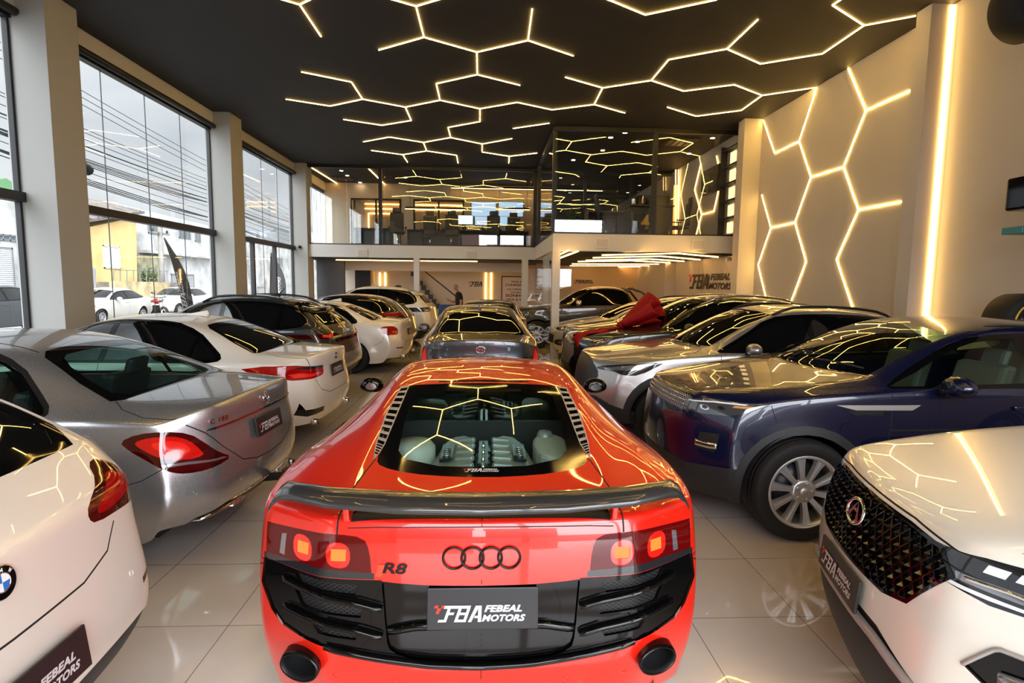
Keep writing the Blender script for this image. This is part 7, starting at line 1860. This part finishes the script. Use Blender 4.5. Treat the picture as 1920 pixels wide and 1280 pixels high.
def motorcycle(px, py):
    c = on_x(px, 600, -15.6); r = thing('motorcycle', 'red and black motorcycle parked between the two white street cars', 'motorcycle', (-15.6, 27.3, ZG), RAD(-30)); rd = mat('moto_red', (190,30,32), .25, coat=1.)
    for x_ in (.65,-.65):
        w = MB(); w.lathe([(.22,-.05),(.30,-.06),(.315,0),(.30,.06),(.22,.05)], 28, c=(0,0,0)); o = w.build('wheel', M_RUBBER, r); o.location = (x_,0,.315); MB().lathe([(.23,-.02),(.23,.02),(.03,.03),(.03,-.03),(.23,-.02)], 20).build('rim', M_CHROME, o)
    MB().ball((.15,0,.86), .2, 14, (1.5,.75,.7)).build('fuel_tank', rd, r); MB().obox((-.38,0,.82), (.36,0,.03), (0,.12,0), (0,0,.05)).build('seat', M_LEATH, r, bevel=.03)
    MB().box(-.2,.25,-.15,.15,.35,.66).build('engine', M_DKIN, r, bevel=.04); MB().bar((.65,.08,.32),(.42,.08,.98),.05,.05).bar((.65,-.08,.32),(.42,-.08,.98),.05,.05).build('fork', M_CHROME, r)
    MB().tube([(.30,.36,1.06),(.42,.0,1.02),(.30,-.36,1.06)], .018, 8).build('handlebar', M_BLACKP, r); MB().ball((.52,0,.92), .10, 12).build('headlamp', M_LENS, r); MB().obox((-.78,0,.88), (.16,0,.02), (0,.16,0), (0,0,.13)).build('tail_box', rd, r, bevel=.03)
    for sg in (1,-1): MB().tube([(.36,sg*.24,1.05),(.34,sg*.30,1.22)], .008, 6).ball((.34,sg*.31,1.25), .05, 10, (.4,1,.8)).build('mirror', M_BLACKP, r)
motorcycle(288, 575)
# ---------------------------------------------------------------- racing car hung on the right wall
def wall_racer():
    X = 5.86; y0 = 6.15; r = thing('wall_racing_car', 'black open-wheel racing car hung upright on the right wall, tyres and small wings in view', 'racing car', (XR-.02, y0, 0))
    yel = mat('tyre_yellow', (226,178,30), .5); teal = mat('teal_paint', (38,128,132), .35)
    for px, py, ring in ((1912,606,True),(1930,12,False)):
        c = on_y(px, py, y0); w = MB(); w.lathe([(.17,-.17),(.30,-.19),(.335,-.15),(.34,0),(.335,.15),(.30,.19),(.17,.17),(.17,-.17)], 48); o = w.build('tyre', M_RUBBER, r); o.location = (c.x-XR+.02, 0, c.z)
        MB().lathe([(0,-.12),(.17,-.14),(.17,.14),(0,.12)], 32).build('rim', M_RIMB, o)
        if ring: m = MB(); m.lathe([(.235,-.192),(.255,-.194),(.255,-.186),(.235,-.184)], 48, a0=.0, a1=2*pi); m.build('tyre_stripe', yel, o)
        MB().bar((.30, -.1, .0), (0, -.1, .0), .05, .05).build('axle', M_BLACK, o)
    p = on_y(1884, 366, y0); q = on_y(1884, 434, y0); dx = p.x-XR+.02
    MB().box(dx, .0, -.28, .0, p.z-.18, p.z+.18).build('wing_endplate', M_GLOSSB, r, bevel=.03); MB().tube([(dx+.30,-.2,p.z+.15),(dx+.40,-.3,p.z+.9),(-.02,-.3,p.z+1.2)], .05, 10).build('suspension_arm', M_GLOSSB, r)
    t_ = MB().box(dx, .0, -.25, .0, q.z-.038, q.z+.038).build('wing_flap', teal, r, bevel=.006)
    for k in range(3): MB().box(dx+.05, dx+.16, -.253, -.25, q.z-.018+.014*k, q.z-.010+.014*k).build('flap_stripe', mat('badge_white'), t_)
    MB().prism([(-1.15,.5),(-.95,.7),(-.75,2.0),(-.45,2.4),(-.40,3.6),(-.70,4.3),(-.85,5.3),(-1.45,5.3),(-1.6,4.3),(-1.9,3.6),(-1.85,2.4),(-1.55,2.0),(-1.35,.7)], lambda a, b, h: (h, a, b), -.30, -.02).build('racer_body', M_GLOSSB, r, bevel=.08)
wall_racer()

def back_house(x0, x1, h, rh, label, wm, rm):
    r = thing('house', label, 'building', ((x0+x1)/2, -17.0, 0), 0, 'houses behind the viewer'); a = (x1-x0)/2
    MB().box(-a, a, -6, 0, 0, h).build('wall', wm, r); m = MB(); m.prism([(-6.3,h-.1),(.4,h-.1),(-2.9,h+rh)], lambda p, q, t: (t, p, q), -a-.2, a+.2); m.build('roof', rm, r)
    for k in range(3):
        xx = -a+a*(2*k+1)/3; f = MB().box(xx-.6, xx+.6, 0, .06, h*.55, h*.55+1.2).build('window', FRG, r); MB().box(xx-.52, xx+.52, .05, .075, h*.55+.08, h*.55+1.12).build('pane', PANE, f)
RT = mat('red_roof_tiles', (150,92,70), .8, noise=(4,.2,(120,70,54)))
back_house(-7.5, -1.0, 5.2, 1.7, 'house with red tiled roof behind the viewer, mirrored in the office glass, larger one', mat('white_stucco'), RT)
back_house(.2, 5.0, 4.6, 1.2, 'house with red tiled roof behind the viewer, mirrored in the office glass, smaller one', mat('grey_white_stucco'), RT)
